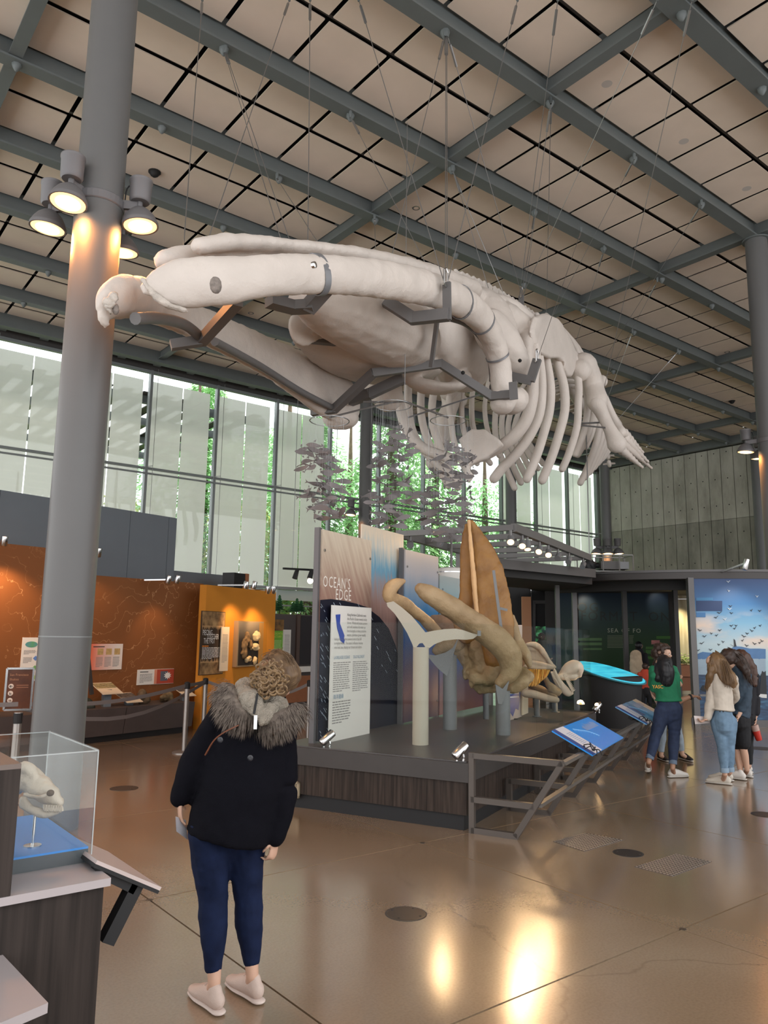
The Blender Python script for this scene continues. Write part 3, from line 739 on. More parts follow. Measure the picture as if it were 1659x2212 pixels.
# wall line: behind the dark bench
wB = Zp(405, 1583, 0); wA = Zp(157, 1613, 0)
wd = (wB-wA); wd.z = 0; wd.normalize(); wn = Vector((wd.y, -wd.x, 0))       # towards the hall
wp = wA-wn*.75                                                             # a point of the wall face
def WP_(px, py): return PL(px, py, wp, wn)
def on_wall(px0, py0, px1, py1): a = WP_(px0, py0); b = WP_(px1, py1); return a, b
def wslab(name, mat, s0, s1, z0, z1, th=.12, parent=None):
    a = wp+wd*s0; b = wp+wd*s1
    mb = MB(); mb.hexa([Vector((a.x, a.y, z0)), Vector((b.x, b.y, z0)), Vector((b.x, b.y, z0))-wn*th, Vector((a.x, a.y, z0))-wn*th, Vector((a.x, a.y, z1)), Vector((b.x, b.y, z1)), Vector((b.x, b.y, z1))-wn*th, Vector((a.x, a.y, z1))-wn*th])
    return mb.build(name, mat, parent)
def sw(px, py=1300): return (WP_(px, py)-wp).dot(wd)
zt1 = WP_(50, 1178).z; zt2 = WP_(312, 1251).z; zg = WP_(390, 1118).z
s_end = sw(438); s_col = sw(150); s_g = sw(389, 1180)
w1 = thing('exhibit_wall', 'rust brown exhibit wall printed with pale map contour lines', 'wall', wp+wd*2)
for k, (a, b, z) in enumerate(((-4.5, s_col, zt1), (s_col, s_end, zt2))): wslab('wall_panel', MATS['contour'], a, b, .0, z, .12, w1)
w2 = thing('exhibit_header', 'slate grey panel band above the rust brown contour wall', 'panel', wp+wd*2+Vector((0, 0, zt2)))
cuts = [-4.5, sw(5, 1120), sw(288, 1170), sw(372, 1170), s_g]
for a, b in zip(cuts, cuts[1:]): wslab('header_panel', MATS['grey_wall'], a+.004, b-.004, zt2-.3, zg, .1, w2).location -= Vector(wn*.13)
wslab('low_header', MATS['grey_wall'], s_g-.3, s_end+1.3, zt2-.1, zt2+.28, .1, w2).location -= Vector(wn*.8)
# bench with tilted cards and rocks
bn = thing('display_bench', 'long low dark bench along the rust brown contour wall', 'bench', wA+wd*1)
def bpt(s, o, z): q = wA+wd*s; return Vector((q.x, q.y, 0))-wn*o+Vector((0, 0, z))
sb = [-3.0, -1.2, (Zp(275, 1600, 0)-wA).dot(wd), (wB-wA).length+.15]
hb = .52
for a, b in zip(sb, sb[1:]):
    mb = MB(); mb.hexa([bpt(a, .06, .1), bpt(b-.015, .06, .1), bpt(b-.015, .72, .1), bpt(a, .72, .1), bpt(a, 0, hb), bpt(b-.015, 0, hb), bpt(b-.015, .72, hb), bpt(a, .72, hb)])
    mb.build('front_panel', MATS['bench_dark'], bn)
MB().hexa([bpt(-3, .1, 0), bpt(sb[-1]-.05, .1, 0), bpt(sb[-1]-.05, .7, 0), bpt(-3, .7, 0), bpt(-3, .1, .1), bpt(sb[-1]-.05, .1, .1), bpt(sb[-1]-.05, .7, .1), bpt(-3, .7, .1)]).build('plinth', MATS['black'], bn)
def slant_card(px0, py0, px1, py1, label, kind):
    s0 = (PL(px0, py0, wA-wn*.35, wn)-wA).dot(wd); s1 = (PL(px1, py1, wA-wn*.35, wn)-wA).dot(wd); z = PL(px0, py0, wA-wn*.35, wn).z; zb = PL(px1, py1, wA-wn*.35, wn).z
    t = thing('caption_stand', label, 'sign', bpt((s0+s1)/2, .35, hb), 'caption stands on the dark bench')
    a, b, c, d = bpt(s0, .5, z), bpt(s1, .5, z), bpt(s1, .15, zb), bpt(s0, .15, zb)
    nrm = (b-a).cross(d-a).normalized(); nrm = nrm if nrm.z > 0 else -nrm
    MB().prism([a, b, c, d], nrm*.012).build('card', MATS['paper_cream'], t)
    MB().prism([a.lerp(d, .05)+nrm*.0125, b.lerp(c, .05)+nrm*.0125, b.lerp(c, .5)+nrm*.0125, a.lerp(d, .5)+nrm*.0125], nrm*.001).build('picture', M('card_pic'+kind, (.30, .24, .12) if kind == 'a' else (.12, .10, .09), .6, var=.5, vscale=25), t)
    m_ = (a+b+c+d)/4
    MB().box((m_.x-.06, m_.y-.06, hb), (m_.x+.06, m_.y+.06, m_.z-.01)).build('post', MATS['grey_wall'], t)
slant_card(208, 1478, 250, 1497, 'tilted caption card with a brown landscape picture, on the bench', 'a')
slant_card(260, 1500, 293, 1515, 'smaller tilted caption card right of the landscape card on the bench', 'b')
slant_card(385, 1487, 408, 1502, 'tilted caption card at the right end of the bench, behind the belt', 'c')
def rock(px, py, r, label, mt, seed):
    p = PL(px, py, wA-wn*.3, wn); p.z = hb+r[2]*.8
    mb = MB(); rr = random.Random(seed)
    for _ in range(4): mb.ball(p+Vector((rr.uniform(-.4, .4)*r[0], rr.uniform(-.4, .4)*r[1], rr.uniform(-.2, .2)*r[2])), (r[0]*.75, r[1]*.75, r[2]*.9), 10, 7)
    o = mb.fused('rock', mt, None, .03, 0, .06, 7); tag(o, label, 'rock', 'rocks on the dark bench')
rock(185, 1515, (.2, .12, .11), 'dark green block of rock on the bench beside the column', M('rock_dark', (.035, .04, .03), .8, var=.5, vscale=9), 3)
rock(172, 1500, (.1, .08, .06), 'small pale rough rock on the bench beside the column', M('rock_pale', (.35, .31, .22), .9, var=.5, vscale=12), 4)
rock(310, 1518, (.11, .1, .12), 'rounded brown rock on the bench below the red earthquake panel', M('rock_brown', (.12, .08, .045), .9, var=.5, vscale=9), 5)
rock(358, 1528, (.15, .1, .09), 'flat brown rock on the bench near the belt post', M('rock_brown2', (.16, .11, .055), .9, var=.5, vscale=9), 6)
# posters on the contour wall
def poster(px0, py0, px1, py1, name, label, mat, cat='poster', th=.02, plane=None, group=None, edge=None):
    P0, nn, dd = plane or (wp, wn, wd)
    a = PL(px0, (py0+py1)/2, P0+nn*th, nn); b = PL(px1, (py0+py1)/2, P0+nn*th, nn)
    z1 = PL(px0, py0, P0+nn*th, nn).z; z0 = PL(px0, py1, P0+nn*th, nn).z
    t = thing(name, label, cat, (a+b)/2-nn*th, group)
    A = Vector((a.x, a.y, z0)); B = Vector((b.x, b.y, z0)); U = Vector((0, 0, z1-z0))
    MB().hexa([A, B, B-nn*th, A-nn*th, A+U, B+U, B-nn*th+U, A-nn*th+U]).build('board', mat, t)
    X = B-A
    def at(u, v, lift=.002): return A+X*u+U*v+nn*lift
    def rect(u0, v0, u1, v1, m, nm='print', lift=.002, par=None):
        return MB().prism([at(u0, v0, 0), at(u1, v0, 0), at(u1, v1, 0), at(u0, v1, 0)], nn*lift).build(nm, m, par or t)
    def lines(u0, v0, u1, v1, n, m, seed=1, fill=.45):
        rr = random.Random(seed); mb = MB(); h = (v1-v0)/n
        for k in range(n):
            e = u1 if k < n-1 else u0+(u1-u0)*rr.uniform(.3, .8)
            e = e-(u1-u0)*rr.uniform(0, .08)
            y = v1-h*(k+1); u = u0
            while u < e:
                w_ = (u1-u0)*rr.uniform(.06, .2); w_ = min(w_, e-u)
                mb.prism([at(u, y, 0), at(u+w_, y, 0), at(u+w_, y+h*fill, 0), at(u, y+h*fill, 0)], nn*.002); u += w_+(u1-u0)*.025
        return mb.build('text_lines', m, t)
    return t, at, rect, lines, X, nn
UZ = Vector((0, 0, 1))
t, at, rect, lines, X, nn = poster(46, 1377, 84, 1472, 'info_panel', 'white plate diagram panel left of the column on the contour wall', MATS['paper_white'])
o_ = M('map_blue', (.08, .26, .40), .6, col2=(.12, .35, .12), vscale=9)
MB().prism([at(.5+.35*math.cos(a)*(1 if abs(math.cos(a)) > .3 else 1), .84+.07*math.sin(a), 0) for a in [2*PI*k/20 for k in range(20)]], nn*.003).build('map_print', o_, t)
for v, c in ((.52, (.12, .24, .55)), (.30, (.16, .38, .12)), (.08, (.3, .5, .1))):
    MB().prism([at(.8, v-.06, 0), at(.95, v, 0), at(.8, v+.06, 0), at(.65, v, 0)], nn*.003).build('diamond_print', M('dia%d' % int(v*100), c, .6), t)
lines(.1, .62, .8, .72, 4, MATS['print_grey'], 2); lines(.1, .42, .6, .56, 5, MATS['print_grey'], 3)
t, at, rect, lines, X, nn = poster(150, 1384, 189, 1444, 'info_panel', 'orange panel with a small volcano photo beside the column', M('paper_orange', (.72, .26, .06), .7))
rect(.48, .44, .85, .68, M('vol_sky', (.12, .28, .55), .6, var=.3), 'photo'); rect(.48, .44, .85, .52, MATS['print_black'], 'photo', .003); lines(.4, .15, .85, .38, 5, M('print_rust', (.35, .1, .02), .7), 4); lines(.5, .75, .85, .9, 4, M('print_rust', (.35, .1, .02), .7), 5)
def fade_mat(name, c0, c1, axis, p0, p1, mid=.5):
    m = bpy.data.materials.new(name); m.use_nodes = True; nt = m.node_tree; N = nt.nodes; L = nt.links; b = N['Principled BSDF']
    g = N.new('ShaderNodeNewGeometry'); vm_ = N.new('ShaderNodeVectorMath'); vm_.operation = 'DOT_PRODUCT'; ax = Vector(axis); vm_.inputs[1].default_value = ax
    L.new(g.outputs['Position'], vm_.inputs[0]); mr = N.new('ShaderNodeMapRange'); mr.inputs['From Min'].default_value = Vector(p0).dot(ax); mr.inputs['From Max'].default_value = Vector(p1).dot(ax)
    L.new(vm_.outputs['Value'], mr.inputs[0]); r = ramp_node(nt, [(0, c0), (mid, tuple((a+b_)/2 for a, b_ in zip(c0, c1))), (1, c1)]); L.new(mr.outputs[0], r.inputs[0]); L.new(r.outputs[0], b.inputs['Base Color']); b.inputs['Roughness'].default_value = .6
    MATS[name] = m; return m
t, at, rect, lines, X, nn = poster(191, 1391, 264, 1448, 'info_panel', 'red to white panel with three small tan maps on the contour wall', fade_mat('red_white', (.70, .10, .02), (.74, .66, .60), wd, WP_(191, 1420), WP_(250, 1420), .4))
for k in range(3): rect(.25+.25*k, .58, .42+.25*k, .82, M('tan_map', (.50, .33, .13), .7, var=.2, vscale=20), 'map_print'); lines(.22+.25*k, .12, .42+.25*k, .52, 9, MATS['print_grey'], 9+k)
rect(.12, .87, .45, .905, MATS['print_black'], 'heading_print')
t, at, rect, lines, X, nn = poster(297, 1447, 375, 1480, 'info_panel', 'white and red panel with a seismograph photo on the contour wall', MATS['paper_white'])
rect(.5, .02, 1, .98, M('print_red', (.42, .06, .03), .7), 'print'); rect(.62, .2, .82, .85, M('print_slate', (.10, .11, .14), .7), 'print', .003); rect(.45, .02, .52, .98, M('print_salmon', (.62, .24, .15), .7), 'print', .0025)
mb = MB(); cen = at(.82, .55, .003); r_ = X.length
star = []
for k in range(20): a = 2*PI*k/20; q = (.11 if k % 2 else .065)*r_; star.append(cen+X.normalized()*q*math.cos(a)+UZ*q*math.sin(a)*.8)
mb.prism(star, nn*.002); mb.build('burst_print', MATS['print_white'], t)
lines(.06, .15, .4, .75, 8, MATS['print_grey'], 14); rect(.06, .82, .28, .87, MATS['print_black'], 'heading_print')
# leaning dark pole beside the column
p0 = PL(180, 1315, wA-wn*.2, wn); p1 = PL(198, 1500, wA-wn*.2, wn)
tag(MB().bar(p0, p1, .05, .05).build('leaning_pole', MATS['dark_metal']), 'thin dark pole standing on the bench right of the column', 'pole')
# wall spotlights on arms
def arm_spot(pa, pb, label, head=2, dark=False, power=0, tgt=None):
    t = thing('arm_spotlight', label, 'spotlight', pa, 'small chrome wall spotlights'); mt = MATS['chrome']
    MB().bar(pa, pb, .022, .022).build('arm', mt, t)
    d = (pb-pa).normalized()
    for k in range(head):
        q = pb+d*(.16*k); MB().lathe(q+Vector((0, 0, .07)), [(.045, 0), (.05, -.01), (.05, -.14), (.04, -.15)], 12, (d.x*.25, d.y*.25, 1)).build('head', mt, t, True)
    if power: spot_lamp(t, pb-Vector((0, 0, .12)), tgt, power, WARM, 75, .7, .05)
    return t
def wsp(px, py, o): return PL(px, py, wp+wn*o, wn)
arm_spot(wsp(188, 1193, .12), wsp(206, 1193, .5), 'twin chrome spotlight beside the near column over the grey band', 2, power=26, tgt=wsp(230, 1380, 0))
arm_spot(wsp(312, 1253, .12), wsp(366, 1252, .5), 'twin chrome spotlight at the lower edge of the grey band', 2, power=22, tgt=wsp(330, 1420, 0))
arm_spot(wsp(-8, 1166, .12), wsp(10, 1168, .5), 'chrome spotlight at the left edge over the contour wall', 1, power=120, tgt=wsp(20, 1330, 0))
# ---- orange wall and what hangs on it
oA = D(440, 1400, 14.3); oA.z = 0; oB = D(592, 1400, 16.6); oB.z = 0
od = (oB-oA).normalized(); on_ = Vector((od.y, -od.x, 0)); OPL = (oA, on_, od)
zo = PL(437, 1262, oA, on_).z
ow = thing('orange_wall', 'bright orange exhibit wall right of the contour wall', 'wall', oA)
MB().hexa([oA, oB, oB-on_*.15, oA-on_*.15, oA+UZ*zo, oB+UZ*(zo), oB-on_*.15+UZ*zo, oA-on_*.15+UZ*zo]).build('wall_panel', MATS['orange_wall'], ow)
t, at, rect, lines, X, nn = poster(433, 1319, 484, 1459, 'title_poster', 'brown poster titled PIECING TOGETHER THE PAST on the orange wall', M('poster_brown', (.055, .032, .018), .7), plane=OPL)
fm = M('fossil_print', (.58, .36, .16), .7, col2=(.10, .05, .02), vscale=6, detail=8)
rect(.02, .76, .98, .99, fm, 'photo'); rect(.02, .01, .98, .2, fm, 'photo')
mb = MB(); rr = random.Random(2)
for k in range(26):
    u = .03+k*.036; h = rr.uniform(.02, .08); mb.prism([at(u, .77, 0), at(u+.034, .77, 0), at(u+.02, .77-h, 0)], nn*.0025); h = rr.uniform(.02, .08); mb.prism([at(u, .19, 0), at(u+.034, .19, 0), at(u+.02, .19+h, 0)], nn*.0025)
mb.build('torn_edge', M('torn', (.55, .34, .16), .7), t)
tl = X.length
text('PIECING', tl*.19, at(.06, .62), X, UZ, MATS['print_white'], t, stretch=.58); text('TOGETHER', tl*.19, at(.24, .555), X, UZ, MATS['print_white'], t, stretch=.52); text('THE PAST', tl*.19, at(.12, .49), X, UZ, MATS['print_white'], t, stretch=.58)
lines(.08, .44, .75, .465, 1, M('print_orange', (.8, .25, .03), .7), 3, .7); lines(.08, .25, .9, .44, 9, MATS['print_white'], 4)
t, at, rect, lines, X, nn = poster(477, 1354, 494, 1450, 'text_strip', 'narrow cream text strip beside the brown fossil poster', MATS['paper_cream'], plane=(oA+on_*.05, on_, od)); lines(.15, .2, .85, .85, 22, MATS['print_grey'], 6, .35)
t, at, rect, lines, X, nn = poster(513, 1341, 568, 1441, 'fossil_case', 'shallow glazed case of pale fossils hung on the orange wall', M('case_frame', (.35, .25, .15), .5), 'display case', .1, plane=OPL)
rect(.04, .03, .82, .97, fade_mat('case_back', (.03, .022, .018), (.30, .24, .18), UZ, at(0, .55), at(0, .97)), 'back_panel'); rect(.82, .03, .99, .97, M('case_side', (.42, .22, .06), .6), 'side_panel')
rr = random.Random(5)
for k, (u, v, a, b) in enumerate(((.3, .6, .09, .16), (.22, .45, .08, .2), (.68, .68, .13, .13), (.66, .42, .14, .07), (.45, .5, .07, .1), (.32, .13, .07, .06), (.42, .16, .06, .05), (.66, .14, .07, .1), (.5, .4, .05, .03), (.2, .3, .08, .12))):
    c = at(u, v, .03); mb = MB()
    for _ in range(3): mb.ball(c+X*rr.uniform(-.03, .03)+UZ*rr.uniform(-.03, .03), (a*X.length*.8, .035, b*X.length*.85), 8, 6)
    mb.fused('fossil', M('fossil', (.62, .47, .27), .8, var=.25, vscale=14) if k in (2, 3, 5, 6, 7, 8) else M('fossil_dk', (.22, .13, .06), .8, var=.4, vscale=14), t, .02, 0, .02, 14)
rect(0, 0, 1, 1, MATS['thin_glass'], 'glazing', .09)
for px, py, ob, lb in ((545, 1262, 6, 'twin chrome spotlight over the orange wall'), (592, 1272, 5, 'twin chrome spotlight at the right end of the orange wall')):
    a = PL(px-75 if px < 560 else px-40, py+2, oA+on_*.12, on_); b = PL(px-12, py+2, oA+on_*.5, on_)
    arm_spot(a, b, lb, 2, power=75, tgt=PL(px-40, 1390, oA, on_))
# speaker box on top
sp = PL(505, 1258, oA-on_*.3, on_)
t = thing('loudspeaker', 'dark box loudspeaker on top of the orange wall', 'loudspeaker', Vector((sp.x, sp.y, zo)))
MB().obox(Vector((sp.x, sp.y, zo+.16)), od*.2, on_*.14, UZ*.16).build('cabinet', MATS['black'], t); MB().obox(Vector((sp.x, sp.y, zo+.16))+od*.205+od*.06, od*.06, on_*.15, UZ*.17).build('side_board', MATS['rust_panel'], t)
# ---- beyond: old growth exhibit with dark cabinets
cA = D(588, 1400, 18.2); cA.z = 0; cB = D(700, 1400, 19.6); cB.z = 0
cdv = (cB-cA).normalized(); cn = Vector((cdv.y, -cdv.x, 0)); CPL = (cA, cn, cdv); zc = PL(620, 1327, cA, cn).z
t = thing('dark_cabinet', 'dark cabinet wall with glossy panels behind the leaning woman', 'cabinet', cA)
X_ = cB-cA
MB().hexa([cA, cB, cB-cn*.4, cA-cn*.4, cA+UZ*zc, cB+UZ*zc, cB-cn*.4+UZ*zc, cA-cn*.4+UZ*zc]).build('body', MATS['bench_dark'], t)
def crect(px0, py0, px1, py1, m, nm, l=.03):
    a = PL(px0, py1, cA, cn); b = PL(px1, py1, cA, cn); z1 = PL(px0, py0, cA, cn).z; b.z = a.z
    MB().prism([a, b, Vector((b.x, b.y, z1)), Vector((a.x, a.y, z1))], cn*l).build(nm, m, t)
crect(645, 1330, 700, 1436, M('dark_gloss', (.03, .028, .035), .12), 'glossy_panel'); crect(636, 1326, 643, 1445, M('brown_frame', (.09, .06, .05), .5), 'frame_post', .05)
crect(630, 1440, 700, 1452, MATS['paper_white'], 'caption_rail', .12); crect(600, 1462, 700, 1520, MATS['rust_panel'], 'drawer_front', .05)
t, at, rect, lines, X, nn = poster(587, 1338, 612, 1425, 'info_panel', 'green OLD-GROWTH SANCTUARY panel behind the leaning woman', M('print_green', (.16, .42, .04), .7), plane=CPL, th=.05)
rect(0, .72, 1, 1, M('forest_print', (.03, .022, .015), .7, col2=(.3, .16, .05), vscale=5), 'photo'); text('D-GROWTH', X.length*.2, at(.02, .62), X, UZ, M('print_yellow', (.62, .7, .12), .7), t, stretch=.8); text('SANCTUARY', X.length*.2, at(.0, .545), X, UZ, M('print_yellow', (.62, .7, .12), .7), t, stretch=.72); lines(.05, .1, .85, .5, 12, M('print_pale', (.5, .65, .3), .7), 3)
t, at, rect, lines, X, nn = poster(612, 1360, 628, 1422, 'text_strip', 'narrow white text strip right of the green panel', MATS['paper_white'], plane=(cA+cn*.05, cn, cdv), th=.03); lines(.15, .2, .85, .85, 16, MATS['print_grey'], 6, .35)
# little model trees on the cabinet
for px, h in ((594, .32), (603, .45), (633, .3), (641, .4), (650, .35)):
    p = PL(px, 1327, cA-cn*.2, cn); p.z = zc
    tr_ = thing('model_tree', 'tiny dark green model conifer standing on the dark cabinet', 'model tree', p, 'model conifers on the dark cabinet')
    MB().lathe(p, [(.012, 0), (.008, h)], 6).build('trunk', M('bark', (.08, .05, .03), .9), tr_)
    mb = MB()
    for k in range(6): z = h*(.25+.13*k); r = .15*(1-k/7); mb.lathe(p+UZ*z, [(r, 0), (r*.35, h*.13)], 7)
    mb.build('foliage', M('model_green', (.02, .09, .03), .9), tr_)
# hanging track with two spots, beyond
a = D(612, 1228, 19); b = D(690, 1232, 20)
t = thing('track_light', 'black track with spot heads hanging left of the ocean panel', 'track light', a)
MB().bar(a, b, .05, .05).build('track', MATS['black'], t); MB().bar(D(632, 1228, 19.3), Vector((D(632, 1228, 19.3).x, D(632, 1228, 19.3).y, 10.95)), .012, .012).build('hanger', MATS['cable'], t)
for px, l in ((640, 0), (672, 1)):
    q = D(px, 1238, 19.6); MB().lathe(q, [(.05, .1), (.07, -.15)], 10, (.3, 0, 1)).build('spot_head', MATS['black'], t, True)
    if l: MB().ball(q-Vector((.02, 0, .2)), .075, 10, 6).build('lit_bulb', M('bulb_glow', (1, .85, .6), .3, emit=8), t)
# ================================================================ QUEUE POSTS, BELTS AND SIGN
def stanchion(p, label, h=1.0):
    p = Vector((p.x, p.y, 0)); t = thing('queue_post', label, 'queue post', p, 'steel belt posts')
    mt = M('post_steel', (.33, .31, .29), .38, metal=.7)
    MB().lathe(p, [(.17, 0), (.17, .012), (.15, .025), (.04, .035)], 24).build('base', mt, t, True); MB().lathe(p, [(.036, .03), (.036, h)], 16).build('pole', mt, t, True)
    MB().lathe(p, [(.04, h-.09), (.042, h-.08), (.042, h), (.02, h+.012)], 16).build('belt_head', MATS['black'], t, True)
    return p+UZ*(h-.04)
h1 = stanchion(Zp(397, 1626), 'steel belt post just left of the leaning woman'); h2 = stanchion(D(443, 1500, 12.6), 'steel belt post half hidden behind the leaning woman'); h3 = stanchion(D(668, 1500, 12.4), 'steel belt post left of the ocean panel')
def belt(a, b, label, sag=.06, w=.05):
    P = [a.lerp(b, k/10)-UZ*sag*math.sin(PI*k/10) for k in range(11)]; sd = UZ
    mb = MB(); mb.sheet([[p-UZ*w/2 for p in P], [p+UZ*w/2 for p in P]], .004)
    tag(mb.build('belt', M('belt_grey', (.16, .15, .15), .7)), label, 'belt', 'queue belts')
sg = D(38, 1560, 9.0); sg.z = 0
belt(h1, sg+UZ*.9, 'grey queue belt running left past the column to the sign', .1); belt(sg+UZ*.9, D(-220, 1500, 8.3), 'grey queue belt leaving the sign post at the left edge', .05); belt(h2-UZ*.02, sg+UZ*.86, 'sagging grey belt in front of the dark bench', .32); belt(h1, h2, 'short grey belt between the two left posts', .01); belt(h2, D(560, 1500, 12.6), 'grey belt passing behind the leaning woman', .03); belt(h3, D(600, 1500, 12.8), 'grey belt right of the leaning woman', .03)
# sign on its post
t = thing('queue_sign', 'framed brown sign reading San Francisco Shakes with three round symbols', 'sign', sg)
mt = MATS['post_steel']
MB().lathe(sg, [(.17, 0), (.17, .012), (.05, .03), (.045, .05), (.045, PL(40, 1536, sg, (CAM-sg)).z)], 20).build('post', mt, t, True); MB().lathe(sg, [(.05, PL(40, 1560, sg, (CAM-sg)).z), (.052, PL(40, 1538, sg, (CAM-sg)).z)], 16).build('belt_head', MATS['black'], t)
n0 = (CAM-sg); n0.z = 0; n0.normalize(); x0 = Vector((-n0.y, n0.x, 0)); x0 = x0 if x0.dot(RT) > 0 else -x0
a = PL(8, 1530, sg, n0); zz1 = PL(40, 1444, sg, n0).z; zz0 = PL(40, 1533, sg, n0).z; b = PL(66, 1530, sg, n0); wv = (b-a).dot(x0)
A = sg+x0*((a-sg).dot(x0)); A.z = zz0; 
def sq(u, v, l=0): return A+x0*(wv*u)+UZ*((zz1-zz0)*v)+n0*l
fr = MB()
for q0, q1 in ((sq(0, 0), sq(1, 0)), (sq(1, 0), sq(1, 1)), (sq(1, 1), sq(0, 1)), (sq(0, 1), sq(0, 0))): fr.bar(q0, q1, .022, .022, n0)
fr.build('frame', MATS['chrome'], t); MB().prism([sq(0, 0, -.004), sq(1, 0, -.004), sq(1, 1, -.004), sq(0, 1, -.004)], n0*.006).build('sign_face', M('sign_brown', (.13, .045, .02), .25, col2=(.05, .02, .012), vscale=4), t)
ty = M('sign_tan', (.36, .17, .08), .6)
text('San Francisco', wv*.135, sq(.12, .82, .004), x0, UZ, ty, t, stretch=.95); text('Shakes', wv*.135, sq(.12, .71, .004), x0, UZ, ty, t, stretch=.95)
for v, ch in ((.57, '\u2190'), (.40, 'L'), (.23, 'M')):
    c = sq(.2, v, .004); mb = MB(); mb.prism([c+x0*(.1*wv*math.cos(k*PI/8))+UZ*(.1*wv*math.sin(k*PI/8)) for k in range(16)], n0*.002); mb.build('symbol_disc', M('sym_white', (.6, .5, .42), .6), t)
    if v > .5:
        mb = MB(); mb.bar(c+x0*.06*wv, c-x0*.05*wv, .004, .012*wv/.2, n0); mb.bar(c-x0*.06*wv, c+UZ*.045*wv, .004, .01, n0); mb.bar(c-x0*.06*wv, c-UZ*.045*wv, .004, .01, n0); [setattr(p_, 'z', p_.z) for p_ in mb.v]; mb.v = [q+n0*.004 for q in mb.v]; mb.build('arrow_symbol', MATS['print_black'], t)
    elif v > .3:
        mb = MB(); mb.bar(c+n0*.004-x0*.03*wv-UZ*.05*wv, c+n0*.004-x0*.03*wv+UZ*.05*wv, .004, .012, n0); mb.bar(c+n0*.004-x0*.03*wv-UZ*.02*wv, c+n0*.004+x0*.04*wv-UZ*.02*wv, .004, .03, n0); mb.build('seat_symbol', MATS['print_black'], t)
    else:
        mb = MB(); [mb.bar(c+n0*.004+x0*(q*wv)-UZ*.045*wv, c+n0*.004+x0*(q*wv)+UZ*.035*wv, .004, .02, n0) for q in (-.03, .03)]; mb.build('people_symbol', MATS['print_black'], t)
lines_m = M('sign_line', (.24, .10, .05), .6); mb = MB()
for v in (.58, .53): mb.prism([sq(.4, v, .003), sq(.85, v, .003), sq(.85, v+.02, .003), sq(.4, v+.02, .003)], n0*.002)
mb.build('text_lines', lines_m, t)
# small white plinth left of the panel
p = Zp(648, 1625, 0); q = D(648, 1610, 9.3)
t = MB().obox((q.x, q.y, q.z/2-.01), RT*.17, FH*.3, UZ*(q.z/2)).build('white_plinth', MATS['paper_white']); tag(t, 'small white plinth top showing between the woman and the ocean panel', 'plinth')
# ================================================================ OCEAN'S EDGE PLATFORM
e1, e2 = WA.copy(), -WBv
P0 = Zp(1012, 1800)
def pt(s, o, z): return Vector((P0.x, P0.y, 0))+e1*s+e2*o+UZ*z
def so(p): q = p-P0; return q.dot(e1), q.dot(e2), p.z
def po(x, y, o): return PL(x, y, P0+e2*o, e2)
def ps(x, y, s): return PL(x, y, P0+e1*s, e1)
def pbox(s0, s1, o0, o1, z0, z1):
    return MB().hexa([pt(s0, o0, z0), pt(s1, o0, z0), pt(s1, o1, z0), pt(s0, o1, z0), pt(s0, o0, z1), pt(s1, o0, z1), pt(s1, o1, z1), pt(s0, o1, z1)])
M('deck', (.075, .068, .066), .38, var=.08, vscale=3)
M('rim', (.048, .043, .041), .5, var=.06)
M('wood_dark', (.036, .026, .021), .6, spec=.25, stretch=(18, 18, .8), var=.55, vscale=2.2, bump=.15, bscale=8)
PZ = .61; SJ = 3.5; SE = 6.1; OW = 2.15
pf = thing('exhibit_platform', 'long dark wood platform with black plinth carrying the brown whale skulls', 'platform', pt(3, 1, 0))
for s0, s1, o0, zt in ((0, SJ, 0, PZ), (SJ, SE, .22, PZ-.05)):
    pbox(s0+.07 if s0 == 0 else s0, s1, o0+.07, OW-.05, 0, .14).build('plinth', MATS['black'], pf)
    pbox(s0+.03 if s0 == 0 else s0, s1, o0+.03, OW-.03, .14, zt-.18).build('wood_panel', MATS['wood_dark'], pf)
    pbox(s0, s1, o0, OW, zt-.18, zt-.012).build('rim_band', MATS['rim'], pf)
    pbox(s0+.03, s1-.005, o0+.03, OW-.03, zt-.012, zt).build('deck', MATS['deck'], pf)
for s in (1.2, 2.4): pbox(s, s+.008, -.002+.03, .031, .14, PZ-.18).build('panel_joint', MATS['black'], pf)
# floor vent in the front face
a = ps(619, 1703, .03); b = ps(648, 1705, .03); za, zb = ps(634, 1722, .03).z, ps(634, 1687, .03).z; oa, ob = so(a)[1], so(b)[1]
vt = thing('vent_grille', 'beige louvred vent in the front of the dark wood platform', 'vent', pt(.03, (oa+ob)/2, za))
mb = MB()
for o0, o1, z0, z1 in ((oa, ob, za, za+.02), (oa, ob, zb-.02, zb), (oa, oa-.02, za, zb), (ob+.02, ob, za, zb)): mb.hexa([pt(.005, o0, z0), pt(.03, o0, z0), pt(.03, o1, z0), pt(.005, o1, z0), pt(.005, o0, z1), pt(.03, o0, z1), pt(.03, o1, z1), pt(.005, o1, z1)])
vb = M('vent_beige', (.34, .28, .19), .6); mb.build('frame', vb, vt)
pbox(.022, .028, ob+.01, oa-.01, za+.01, zb-.01).build('duct', MATS['black'], vt)
for k in range(9): z = za+.03+(zb-za-.06)*k/8; pbox(.008, .022, ob+.02, oa-.02, z-.0035, z+.0035).build('louvre', vb, vt)
